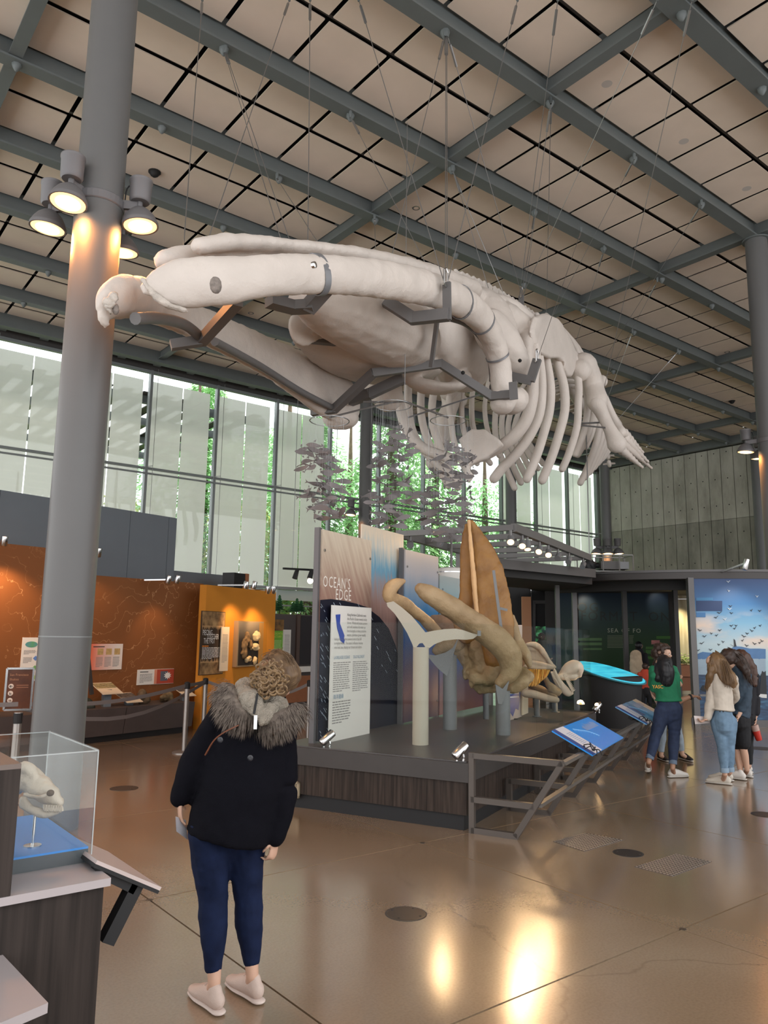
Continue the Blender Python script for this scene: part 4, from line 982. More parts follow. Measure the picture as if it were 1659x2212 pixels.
# ---- printed ocean panels
def ocean_mat(name, stops, streak=.6, sc=6., tilt=.5):
    m = bpy.data.materials.new(name); m.use_nodes = True; nt = m.node_tree; N = nt.nodes; L = nt.links; b = N['Principled BSDF']
    g = N.new('ShaderNodeNewGeometry')
    sx = N.new('ShaderNodeVectorMath'); sx.operation = 'DOT_PRODUCT'; sx.inputs[1].default_value = e1; L.new(g.outputs['Position'], sx.inputs[0])
    sp_ = N.new('ShaderNodeSeparateXYZ'); L.new(g.outputs['Position'], sp_.inputs[0])
    sh = N.new('ShaderNodeMath'); sh.operation = 'MULTIPLY_ADD'; sh.inputs[1].default_value = tilt; L.new(sp_.outputs['Z'], sh.inputs[0]); L.new(sx.outputs['Value'], sh.inputs[2])
    cb = N.new('ShaderNodeCombineXYZ'); mu = N.new('ShaderNodeMath'); mu.operation = 'MULTIPLY'; mu.inputs[1].default_value = sc; L.new(sh.outputs[0], mu.inputs[0]); L.new(mu.outputs[0], cb.inputs[0])
    mz = N.new('ShaderNodeMath'); mz.operation = 'MULTIPLY'; mz.inputs[1].default_value = sc*.13; L.new(sp_.outputs['Z'], mz.inputs[0]); L.new(mz.outputs[0], cb.inputs[1])
    n = N.new('ShaderNodeTexNoise'); n.inputs['Scale'].default_value = 3.; n.inputs['Detail'].default_value = 5; L.new(cb.outputs[0], n.inputs['Vector'])
    n2 = N.new('ShaderNodeMath'); n2.operation = 'MULTIPLY_ADD'; n2.inputs[1].default_value = streak; L.new(n.outputs[0], n2.inputs[0]); L.new(sp_.outputs['Z'], n2.inputs[2])
    mr = N.new('ShaderNodeMapRange'); mr.inputs['From Min'].default_value = .5+streak*.5; mr.inputs['From Max'].default_value = 3.1+streak*.5; L.new(n2.outputs[0], mr.inputs[0])
    r = ramp_node(nt, stops); L.new(mr.outputs[0], r.inputs[0]); L.new(r.outputs[0], b.inputs['Base Color']); b.inputs['Roughness'].default_value = .35
    b.inputs['Specular IOR Level'].default_value = .35
    MATS[name] = m; return m
CRM, PNK, NVY, BLU, SKY = (.62, .54, .43), (.33, .21, .17), (.012, .016, .035), (.02, .13, .36), (.22, .42, .52)
ocean_mat('ocean1', [(0, (.02, .018, .02)), (.2, (.03, .022, .025)), (.42, (.13, .07, .06)), (.58, (.27, .15, .12)), (.68, (.34, .22, .17)), (.78, (.46, .36, .28)), (.88, (.56, .47, .37)), (.99, CRM)], .85, 5., .55)
ocean_mat('ocean2', [(0, (.015, .015, .02)), (.22, (.03, .022, .03)), (.45, (.2, .11, .10)), (.62, (.33, .20, .17)), (.71, (.30, .26, .27)), (.79, (.12, .32, .46)), (.88, (.42, .47, .46)), (.97, CRM)], .7, 6., .1)
ocean_mat('ocean3', [(0, (.03, .03, .06)), (.18, (.22, .11, .10)), (.3, (.10, .07, .12)), (.46, (.012, .075, .27)), (.6, (.03, .17, .38)), (.7, (.2, .3, .42)), (.8, (.42, .42, .45)), (.9, (.52, .47, .44))], .25, 1.6, 0.)
ocean_mat('ocean4', [(0, (.26, .12, .10)), (.2, (.14, .09, .14)), (.38, (.012, .10, .33)), (.55, (.03, .22, .40)), (.72, (.30, .40, .42)), (.85, (.42, .43, .41))], .2, 1.6, 0.)
OP = 1.8
po_post = M('panel_post', (.13, .125, .13), .4, metal=.3)
def ocean_panel(s0, s1, z1, mat, label, o=OP, z0=PZ, post0=True, studs=((.04, .9), (.96, .9), (.96, .1))):
    t = thing('ocean_panel', label, 'panel', pt((s0+s1)/2, o, z0), 'tall printed ocean panels')
    pbox(s0, s1, o, o+.02, z0+.02, z1).build('printed_sheet', MATS[mat], t)
    if post0: pbox(s0-.04, s0+.03, o+.02, o+.08, z0, z1+.02).build('post', po_post, t)
    for u, v in studs: MB().lathe(pt(s0+(s1-s0)*u, o, z0+(z1-z0)*v), [(.016, -.012), (.016, .012)], 10, -e2).build('standoff_stud', MATS['chrome'], t)
    return t
s1L = so(po(697, 1145, OP))[0]; s1R = so(po(803, 1168, OP))[0]; s2L = so(po(782, 1150, OP+.12))[0]; s2R = so(po(872, 1150, OP+.12))[0]; s3L = so(po(876, 1190, OP))[0]; s3R = so(po(947, 1205, OP))[0]; s4R = so(po(1130, 1265, OP))[0]
o1 = ocean_panel(s1L, s1R, 2.87, 'ocean1', "tall cream to dark panel lettered OCEAN'S EDGE")
ocean_panel(s2L, s2R, 3.08, 'ocean2', 'tall panel fading cream to blue behind the title panel', o=OP+.12, post0=False, studs=((.97, .7),))
ocean_panel(s3L, s3R, 2.86, 'ocean3', 'panel fading pale grey to deep blue behind the near jawbone')
ocean_panel(s3R+.05, 5.2, 2.6, 'ocean4', 'lower pale blue panel behind the upright brown skull', studs=((.05, .9), (.2, .1)))
# navy arc with streaks at the foot of the title panel
def at1(px, py, l=.004): return po(px, py, OP-l)
arc = [at1(687, 1602), at1(692, 1296), at1(715, 1294), at1(745, 1298), at1(770, 1304), at1(797, 1313), at1(797, 1585)]
MB().prism(arc, e2*.003).build('navy_arc', M('navy_print', (.006, .008, .02), .5, spec=.2), o1)
arc2 = po(797, 1313, OP+.116)
MB().prism([po(803, 1320, OP+.116), po(820, 1333, OP+.116), po(840, 1358, OP+.116), po(855, 1395, OP+.116), po(868, 1450, OP+.116), po(868, 1560, OP+.116), po(795, 1580, OP+.116)], e2*.003).build('navy_arc', MATS['navy_print'], o1)
mb = MB(); rr = random.Random(11)
for k in range(90):
    x = rr.uniform(690, 712) if k < 45 else rr.uniform(690, 860); y = rr.uniform(1300, 1590) if k < 45 else rr.uniform(1300, 1450)
    o_ = OP if x < 797 else OP+.115; l = rr.uniform(3, 11)
    if x > 800 and y < 1330+(x-800)*.9: continue
    a = po(x, y, o_-.005); b = po(min(x+l*.55, 796 if x < 797 else 870), y+l, o_-.005); w_ = (b-a).cross(e2).normalized()*rr.uniform(.002, .004); mb.prism([a-w_, a+w_, b+w_, b-w_], e2*.002)
mb.build('streak_print', M('streak', (.35, .42, .5), .5), o1)
wt_ = M('letter_white', (.75, .70, .64), .6)
p = po(697, 1267, OP); text("OCEAN'S", .175, p, e1, UZ, wt_, o1, stretch=.72, spacing=1.18)
p = po(724, 1295, OP); text('EDGE', .175, p, e1, UZ, wt_, o1, stretch=.72, spacing=1.18)
# white text board standing off the title panel
sb0, sb1 = so(po(716, 1308, OP-.06))[0], so(po(801, 1312, OP-.06))[0]
zb0, zb1 = so(po(704, 1606, OP-.06))[2], so(po(716, 1307, OP-.06))[2]
bd = thing('text_board', 'white four language text board with a blue California map', 'text board', pt((sb0+sb1)/2, OP-.06, zb0))
pbox(sb0, sb1, OP-.07, OP-.055, zb0, zb1).build('board', MATS['paper_white'], bd)
def bb(u, v, l=.003): return pt(sb0+(sb1-sb0)*u, OP-.07-l, zb0+(zb1-zb0)*v)
W_ = sb1-sb0
ca = [(.08, .93), (.19, .935), (.185, .865), (.30, .775), (.29, .755), (.31, .74), (.29, .715), (.21, .735), (.16, .79), (.12, .83), (.10, .88)]
MB().prism([bb(u, v, .002) for u, v in ca], -e2*.003).build('california_map', M('map_royal', (.03, .07, .36), .5), bd)
tk = M('text_dark', (.10, .10, .10), .6); tg = M('text_grey', (.26, .25, .24), .6); tb = M('text_blue', (.18, .30, .42), .6)
L0 = ["Along Northern California's coast,", 'the Pacific Ocean meets rocky', 'shores. Winds and ocean currents', 'pull cold, nutrient-rich water up', 'from the depths. In these productive', 'waters, plankton grow rapidly,']
L1 = ['fueling a food web that connects clouds of tiny krill', "to mighty whales. The ocean's influence reaches", 'onto land, too, shaping our climate and culture.']
for k, l in enumerate(L0): text(l, .043, bb(.36, .925-.031*k), e1, UZ, tk if k == 0 else tg, bd, 'text_line', stretch=W_*.60/(len(l)*.043*.5))
for k, l in enumerate(L1): text(l, .043, bb(.06, .739-.031*k), e1, UZ, tg, bd, 'text_line', stretch=W_*.86/(len(l)*.043*.5))
text('LA ORILLA DEL OC\u00c9ANO', .05, bb(.06, .60), e1, UZ, tb, bd, stretch=.6); text('DULO NG DAGAT', .05, bb(.53, .60), e1, UZ, tb, bd, stretch=.62)
def rows(u0, u1, v0, v1, n, seed, nm='text_lines'):
    rr = random.Random(seed); mb = MB(); h = (v1-v0)/n
    for k in range(n):
        y = v1-h*(k+1); u = u0; e = u1-(u1-u0)*rr.uniform(0, .15) if k < n-1 else u0+(u1-u0)*.5
        while u < e:
            w_ = min(rr.uniform(.025, .08), e-u); mb.prism([bb(u, y, 0), bb(u+w_, y, 0), bb(u+w_, y+h*.42, 0), bb(u, y+h*.42, 0)], -e2*.002); u += w_+.014
    mb.build(nm, tg, bd)
rows(.06, .48, .36, .585, 14, 1); rows(.53, .94, .35, .585, 15, 2)
text('\u6d77\u6d0b\u908a\u7de3', .055, bb(.06, .31), e1, UZ, tb, bd); rows(.06, .5, .13, .30, 9, 3)
for u in (.1, .9): MB().lathe(bb(u, .0, -.008)-UZ*.02, [(.022, -.03), (.022, .03)], 12, e2).build('foot_clip', MATS['chrome'], bd, True)
# second small board by the far skull
sc0, sc1 = 4.2, 4.75
t = thing('text_board', 'blue and white text board under the fringed baleen skull', 'text board', pt(4.4, 1.0, PZ-.05))
a0 = D(1086, 1560, 11.0); a1 = D(1128, 1545, 11.6); dv = (a1-a0); dv.z = 0; dv.normalize(); nv = Vector((dv.y, -dv.x, 0)); nv = nv if nv.dot(CAM-a0) > 0 else -nv
def cbp(px, py, l=0): return PL(px, py, a0+nv*l, nv)
MB().prism([cbp(1098, 1560), cbp(1128, 1547), cbp(1128, 1350), cbp(1098, 1350)], -nv*.03).build('board', fade_mat('board_fade', (.50, .42, .38), (.55, .44, .38), UZ, (0, 0, .6), (0, 0, 2)), t)
MB().prism([cbp(1100, 1535, .004), cbp(1108, 1548, .004), cbp(1114, 1530, .004), cbp(1120, 1534, .004), cbp(1124, 1500, .004), cbp(1124, 1455, .004), cbp(1099, 1455, .004)], -nv*.002).build('blue_print', M('board_blue', (.03, .07, .28), .5), t)
MB().prism([cbp(1129, 1545, .03), cbp(1141, 1540, .03), cbp(1141, 1440, .03), cbp(1129, 1440, .03)], -nv*.02).build('caption_strip', MATS['paper_cream'], t)
mb = MB()
for k in range(6): y = 1462+k*8; mb.prism([cbp(1102, y+3, .007), cbp(1121, y+2, .007), cbp(1121, y+4, .007), cbp(1102, y+5, .007)], -nv*.002)
mb.build('text_lines', MATS['print_white'], t); q = cbp(1112, 1555); MB().box((q.x-.03, q.y-.03, PZ-.06), (q.x+.03, q.y+.03, q.z+.02)).build('foot', MATS['dark_metal'], t)
# ---- glass barrier
gz = 1.86
for s0, s1, o0, o1_ in ((.05, .06, .06, 1.7), (.06, 2.3, .05, .06), (2.31, SJ-.05, .05, .06), (SJ+.05, SE-.05, .27, .28), (SE-.06, SE-.05, .28, .75)):
    t = pbox(s0, s1, o0, o1_, PZ-.06 if s0 > SJ else PZ, gz).build('glass_barrier', MATS['thin_glass'])
    tag(t, {.05: 'clear glass sheet across the front of the platform', .06: 'clear glass sheet along the near right platform edge', 2.31: 'clear glass sheet beyond the upright skull on the platform edge'}.get(s0, 'clear glass sheet at the far end of the platform' if s0 > 5 else 'clear glass sheet in front of the toothed skull'), 'glass barrier', 'glass barriers on the platform')
# small chrome spotlights on the deck
def deck_spot(px, py, label, z=PZ, lit=False, s=1.):
    p = Zp(px, py, z); t = thing('deck_spotlight', label, 'spotlight', p, 'deck spotlights')
    MB().loft(bez([p-RT*.03*s, p-RT*.03*s+UZ*.05*s, p+UZ*.075*s, p+RT*.03*s+UZ*.05*s, p+RT*.03*s]), .012*s, 8).build('yoke', MATS['chrome'], t, True)
    ax = (-RT*.6-FH*.3-UZ*.55).normalized(); q = p+UZ*.09*s
    MB().lathe(q-ax*.09*s, [(.03*s, 0), (.042*s, .01), (.042*s, .16*s), (.035*s, .17*s)], 16, ax).build('barrel', MATS['chrome'], t, True)
    if lit: MB().ball(p+UZ*.12, .035, 10, 6).build('lit_bulb', M('deck_glow', (1, .62, .28), .3, emit=25), t); spot_lamp(t, p+UZ*.14, p+UZ*.3-RT*1.-FH*.2, 40, WARM, 110, .6, .03)
deck_spot(706, 1614, 'chrome spotlight at the foot of the white text board'); deck_spot(994, 1644, 'chrome spotlight at the near corner of the platform')
deck_spot(1290, 1540, 'glowing spotlight at the far end of the platform', PZ-.05, True)
# ---- supports
M('support_white', (.40, .36, .29), .5); M('support_grey', (.17, .175, .18), .5)
def ylist(pts, dep, sc_=None): return [D(x, y, dep) for x, y in pts]
t = thing('skull_support', 'cream painted post with forked Y plate at front of the platform', 'support', Zp(908, 1608, PZ), 'skull supports')
b0 = Zp(908, 1608, PZ); d1 = (b0-CAM).dot(FH)
topz = D(908, 1398, d1).z
MB().lathe(b0, [(.085, 0), (.085, topz-PZ)], 24).build('post', MATS['support_white'], t, True)
yp = [(835, 1302), (837, 1310), (852, 1325), (866, 1345), (880, 1368), (891, 1392), (897, 1412), (899, 1399), (906, 1390), (913, 1389), (918, 1396), (919, 1411), (925, 1402), (938, 1392), (958, 1384), (985, 1381), (1008, 1382), (1022, 1380), (1034, 1371), (1020, 1368), (1000, 1361), (985, 1358), (960, 1359), (940, 1362), (919, 1366), (906, 1350), (890, 1331), (868, 1312), (850, 1299)]
nY = (CAM-b0); nY.z = 0; nY.normalize(); MB().prism([D(x, y, d1+.02) for x, y in yp], FH*.03).build('fork_plate', MATS['support_white'], t)
q = D(1035, 1368, d1-.03); MB().obox(q, RT*.018, FH*.012, UZ*.028).build('clip', MATS['support_grey'], t)
b1 = Zp(972, 1575, PZ); d2 = (b1-CAM).dot(FH)
t = thing('skull_support', 'grey post with curved sail plate behind the front skull support', 'support', b1, 'skull supports')
MB().lathe(b1, [(.085, 0), (.085, D(972, 1415, d2).z-PZ)], 24).build('post', MATS['support_grey'], t, True)
MB().prism([D(x, y, d2-.09) for x, y in ((920, 1413), (932, 1428), (948, 1446), (966, 1461), (976, 1425), (984, 1400), (990, 1378), (978, 1400), (962, 1410), (940, 1416))], FH*.03).build('fork_plate', MATS['support_grey'], t)
b2 = Zp(1087, 1587, PZ); d3 = (b2-CAM).dot(FH)
t = thing('skull_support', 'short grey post under the hinge of the near jawbone', 'support', b2, 'skull supports')
MB().lathe(b2, [(.085, 0), (.085, D(1087, 1492, d3).z-PZ)], 24).build('post', MATS['support_grey'], t, True)
MB().prism([D(x, y, d3-.1) for x, y in ((1070, 1478), (1076, 1520), (1084, 1522), (1094, 1496), (1100, 1470), (1086, 1488))], FH*.03).build('fork_plate', MATS['support_grey'], t)
for px, py, tp, lb in ((1050, 1558, 1470, 'thin post in the middle of the platform below the neck bones'), (1160, 1548, 1510, 'thin post below the lower jaw of the baleen skull'), (1199, 1538, 1510, 'thin post below the toothed skull')):
    b = Zp(px, py, PZ-.05); t = thing('skull_support', lb, 'support', b, 'skull supports'); dd = (b-CAM).dot(FH)
    MB().lathe(b, [(.07, 0), (.07, .012), (.042, .014), (.042, D(px, tp, dd).z-b.z)], 18).build('post', MATS['support_grey'], t, True)
# ---- the upright brown skull
M('old_bone', (.34, .17, .042), .5, col2=(.19, .085, .02), vscale=3.2, bump=.3, bscale=30, detail=6)
M('jaw_bone', (.40, .285, .16), .6, col2=(.26, .175, .09), vscale=4, bump=.35, bscale=40, detail=6)
gw = thing('whale_skull', 'large brown whale skull standing upright with tall pointed rostrum', 'skull', D(1050, 1500, 9.9))
def ch(c, mb, n=14, **k):
    P = [D(x, y, d) for x, y, d, *_ in c]; mb.limb(P, [((px_r(p, q[3]), px_r(p, q[4])) if len(q) > 4 else px_r(p, q[3])) for p, q in zip(P, c)], n, up=FH, **k)
# rostrum blades: (half width, half thickness) in photo pixels; up axis is the viewing depth
mb = MB()
ch([(1018, 1128, 9.75, 5, 3), (1036, 1165, 9.75, 17, 6), (1052, 1215, 9.72, 29, 8), (1062, 1270, 9.68, 37, 10), (1069, 1330, 9.62, 40, 12), (1074, 1385, 9.6, 36, 18), (1072, 1420, 9.6, 28, 22)], mb)
mb.fused('rostrum_blade', MATS['old_bone'], gw, .016, 1, .012, 6)
mb = MB()
ch([(1008, 1135, 9.85, 5, 3), (1007, 1180, 9.85, 12, 5), (1008, 1235, 9.82, 15, 6), (1007, 1290, 9.8, 16, 8), (1003, 1325, 9.78, 24, 9), (1010, 1362, 9.75, 30, 12)], mb)
mb.fused('rostrum_blade', MATS['old_bone'], gw, .016, 1, .012, 6)
mb = MB(); ch([(1013, 1126, 9.7, 4), (1019, 1200, 9.66, 5), (1025, 1270, 9.62, 6), (1031, 1335, 9.58, 5), (1033, 1350, 9.56, 4)], mb, 8); mb.fused('ridge', M('ridge_bone', (.62, .38, .18), .5, var=.1), gw, .012, 1, .006, 8)
mb = MB()
ch([(1046, 1398, 9.75, 34, 22), (1048, 1426, 9.75, 32, 24), (1052, 1452, 9.7, 22, 16)], mb)
ch([(985, 1395, 9.95, 20, 12), (1008, 1410, 9.9, 24, 16), (1020, 1436, 9.85, 18, 14)], mb)
ch([(1070, 1440, 9.6, 16), (1062, 1462, 9.6, 18), (1056, 1475, 9.6, 12)], mb)
ch([(1016, 1440, 9.8, 12), (1008, 1450, 9.75, 8), (1006, 1462, 9.75, 6)], mb)
ch([(1020, 1455, 9.7, 14), (1030, 1466, 9.6, 12), (1052, 1464, 9.6, 8)], mb); ch([(1020, 1468, 9.65, 9), (1019, 1482, 9.65, 6), (1018, 1488, 9.65, 3)], mb)
mb.fused('braincase', MATS['jaw_bone'], gw, .018, 1, .03, 9)
mb = MB(); ch([(1108, 1332, 9.7, 5), (1113, 1360, 9.65, 9), (1120, 1390, 9.6, 10), (1127, 1412, 9.55, 8), (1128, 1418, 9.55, 5)], mb, 10); ch([(1125, 1385, 9.6, 7), (1136, 1415, 9.55, 11), (1143, 1436, 9.5, 7)], mb, 10); mb.fused('cheek_bone', MATS['jaw_bone'], gw, .014, 1, .008, 9)
mb = MB(); ch([(1115, 1448, 9.5, 14, 9), (1130, 1458, 9.45, 18, 10), (1142, 1462, 9.4, 14, 8)], mb); ch([(1100, 1480, 9.45, 16), (1112, 1484, 9.4, 14), (1128, 1472, 9.4, 16)], mb); mb.fused('jaw_hinge', MATS['jaw_bone'], gw, .016, 1, .012, 9)
mb = MB(); ch([(1030, 1484, 9.8, 8), (1045, 1488, 9.8, 9), (1070, 1490, 9.75, 9), (1090, 1494, 9.7, 8)], mb, 10); ch([(1032, 1478, 9.8, 7), (1036, 1492, 9.8, 7)], mb, 10); mb.fused('neck_bone', MATS['jaw_bone'], gw, .016, 1, .02, 12)
mb = MB(); ch([(938, 1340, 10.1, 14, 6), (965, 1345, 10.0, 18, 8), (1000, 1352, 9.9, 16, 8)], mb); mb.fused('palate_flap', M('flap_bone', (.36, .24, .16), .6, var=.2), gw, .016, 1, .012, 9)
mb = MB(); ch([(945, 1405, 10.0, 12), (965, 1395, 9.95, 16), (990, 1392, 9.9, 18)], mb); mb.fused('ear_bone', MATS['jaw_bone'], gw, .016, 1, .012, 9)
# steel strap up the blade
MB().bar(D(1066, 1232, 9.5), D(1084, 1368, 9.4), .035, .012, FH).build('support_strap', MATS['support_grey'], gw); MB().bar(D(1080, 1314, 9.45), D(1096, 1318, 9.45), .03, .012, FH).build('support_strap', MATS['support_grey'], gw)
# jawbones resting on the forks
mb = MB(); ch([(908, 1272, 8.75, 13, 13), (925, 1283, 8.78, 20, 20), (958, 1302, 8.85, 23, 22), (1000, 1330, 8.95, 25, 24), (1040, 1358, 9.05, 27, 25), (1075, 1384, 9.15, 29, 26), (1098, 1412, 9.2, 28, 26), (1104, 1442, 9.22, 24, 22), (1094, 1464, 9.22, 17, 16), (1080, 1476, 9.22, 13, 12)], mb, 16)
o = mb.fused('jawbone', MATS['jaw_bone'], None, .016, 1, .008, 8); tag(o, 'near jawbone crossing in front of the upright skull', 'bone', 'jawbones of the upright skull')
mb = MB(); ch([(869, 1256, 9.2, 7, 8), (858, 1260, 9.15, 12, 10), (845, 1270, 9.1, 15, 12), (840, 1286, 9.1, 15, 12), (850, 1296, 9.15, 15, 12), (872, 1303, 9.3, 15, 12), (893, 1320, 9.45, 13, 12), (915, 1336, 9.6, 12, 12), (935, 1358, 9.8, 14, 12), (960, 1385, 10.0, 14, 12), (985, 1400, 10.1, 14, 12)], mb, 14)
o = mb.fused('jawbone', M('jaw_warm', (.56, .38, .2), .6, col2=(.34, .22, .12), vscale=5, bump=.3), None, .016, 1, .008, 8); tag(o, 'far jawbone with hooked end resting on the cream fork', 'bone', 'jawbones of the upright skull')
# ---- baleen skull
bs = thing('baleen_skull', 'whale skull with a fringe of yellow baleen on the platform', 'skull', D(1165, 1540, 11.5))
M('pale_bone', (.60, .47, .34), .6, col2=(.48, .36, .25), vscale=5, bump=.2)
mb = MB(); ch([(1138, 1392, 11.6, 4), (1150, 1391, 11.6, 6), (1162, 1396, 11.6, 7), (1176, 1412, 11.55, 6), (1188, 1432, 11.5, 5), (1197, 1440, 11.5, 4)], mb, 10)
ch([(1142, 1410, 11.8, 16, 12), (1158, 1420, 11.7, 18, 12), (1176, 1432, 11.6, 10, 10)], mb); ch([(1144, 1400, 11.7, 10), (1160, 1402, 11.7, 10)], mb)
mb.fused('cranium', MATS['pale_bone'], bs, .016, 1, .012, 9)
mb = MB(); ch([(1140, 1430, 11.5, 5, 6), (1165, 1434, 11.45, 6, 8), (1188, 1440, 11.4, 5, 5), (1199, 1441, 11.4, 3, 3)], mb); ch([(1138, 1440, 11.5, 5, 8), (1160, 1443, 11.45, 4, 9), (1192, 1445, 11.4, 2, 4)], mb); mb.fused('upper_jaw', MATS['pale_bone'], bs, .014, 1, .006, 9)
mb = MB(); rr = random.Random(4)
for k in range(170):
    u = k/169; x = 1136+52*u; l = (34 if u < .5 else 34-40*(u-.5))*rr.uniform(.85, 1.1); a = D(x, 1446, 11.5+rr.uniform(-.12, .12)); b = D(x-2-4*u, 1446+l, 11.5+rr.uniform(-.1, .1)); mb.loft([a, a.lerp(b, .6), b], [.012, .010, .002], 4)
stuff(mb.build('baleen', M('baleen', (.85, .45, .08), .5, var=.12, vscale=30), bs))
mb = MB(); ch([(1135, 1498, 11.4, 9), (1155, 1500, 11.35, 9), (1180, 1508, 11.3, 8), (1203, 1512, 11.25, 6)], mb, 10); o = mb.fused('lower_jaw', MATS['pale_bone'], bs, .014, 1, .006, 9)
mb = MB(); ch([(1145, 1480, 11.9, 8), (1170, 1490, 11.7, 8), (1200, 1506, 11.4, 5)], mb, 10); mb.fused('lower_jaw', MATS['jaw_bone'], bs, .014, 1, .006, 9)
mb = MB(); ch([(1176, 1464, 11.6, 5), (1184, 1476, 11.55, 7), (1196, 1488, 11.5, 9), (1206, 1494, 11.5, 8)], mb, 10); ch([(1190, 1490, 11.5, 6), (1205, 1496, 11.45, 7)], mb, 10); mb.fused('ear_bone', MATS['jaw_bone'], bs, .014, 1, .012, 9)
# ---- toothed skull, mouth agape
tk_ = thing('toothed_skull', 'pale toothed whale skull with its mouth open at the platform end', 'skull', D(1225, 1530, 12.1))
mb = MB(); ch([(1214, 1458, 12.1, 8, 12), (1226, 1448, 12.1, 14, 16), (1240, 1440, 12.1, 15, 18), (1250, 1444, 12.1, 12, 14), (1252, 1456, 12.1, 6, 8)], mb); ch([(1208, 1462, 12.0, 6, 6), (1220, 1462, 12.05, 8, 8), (1238, 1462, 12.1, 8, 10)], mb); mb.fused('upper_skull', M('white_bone', (.68, .56, .44), .55, var=.06), tk_, .016, 1, .006, 8)
mb = MB(); ch([(1197, 1446, 11.9, 3), (1204, 1464, 11.9, 5, 5), (1214, 1482, 11.9, 8, 6), (1226, 1496, 11.9, 9, 6), (1234, 1497, 11.9, 5, 4)], mb, 10); ch([(1190, 1452, 11.9, 2), (1200, 1474, 11.9, 3), (1212, 1490, 11.9, 4), (1222, 1499, 11.9, 4)], mb, 8); mb.fused('lower_jaw', MATS['white_bone'], tk_, .014, 1, .004, 8)
tm = MB().loft([(0, 0, 0), (.03, 0, .004), (.06, 0, .014)], [.013, .011, .003], 6).mesh('tooth', True); tm.materials.append(MATS['white_bone'])
for k in range(14):
    u = k/13; a = D(1216+19*u, 1458+36*u, 11.85); dvv = (RT*.8+UZ*.25).normalized(); sd = dvv.cross(UZ).normalized(); up_ = sd.cross(dvv)
    mt = Matrix((dvv, sd, up_)).transposed().to_4x4(); mt.translation = a; copy_to(tm, 'tooth', tk_, mt)
for k in range(9):
    u = k/8; a = D(1198+10*u, 1466+18*u, 11.85); dvv = (RT*.5-UZ*.3).normalized(); sd = dvv.cross(UZ).normalized(); up_ = sd.cross(dvv)
    mt = (Matrix((dvv, sd, up_))*.6).transposed().to_4x4(); mt.translation = a; copy_to(tm, 'tooth', tk_, mt)
# ---- reading rail
rl = thing('reading_rail', 'dark bent steel rail frame along the right side of the platform', 'rail', pt(2.5, -.5, 0))
rm = MATS['bronze_metal']
def rbar(mb, a, b, w=.05): mb.bar(a, b, w, w, e1)
for k, s in enumerate((.03, 1.06, 2.05, 3.04, 4.03, 5.02, 6.0)):
    mb = MB(); c = .025
    rbar(mb, pt(s, -.02, c), pt(s, -.45, c)); rbar(mb, pt(s, -.43, 0.02), pt(s, -.86, .68)); rbar(mb, pt(s, -.02, .29), pt(s, -.6, .29)); rbar(mb, pt(s, -.025, 0), pt(s, -.025, .31 if k else .69))
    if not k: rbar(mb, pt(s, 0, .67), pt(s, -.86, .67))
    mb.build('frame', rm, rl)
for o, z in ((-.64, .3), (-.86, .67)): MB().bar(pt(.03, o, z), pt(6.02, o, z), .05, .03, (0, 0, 1)).build('long_bar', M('rail_top', (.16, .145, .13), .4, metal=.5), rl)
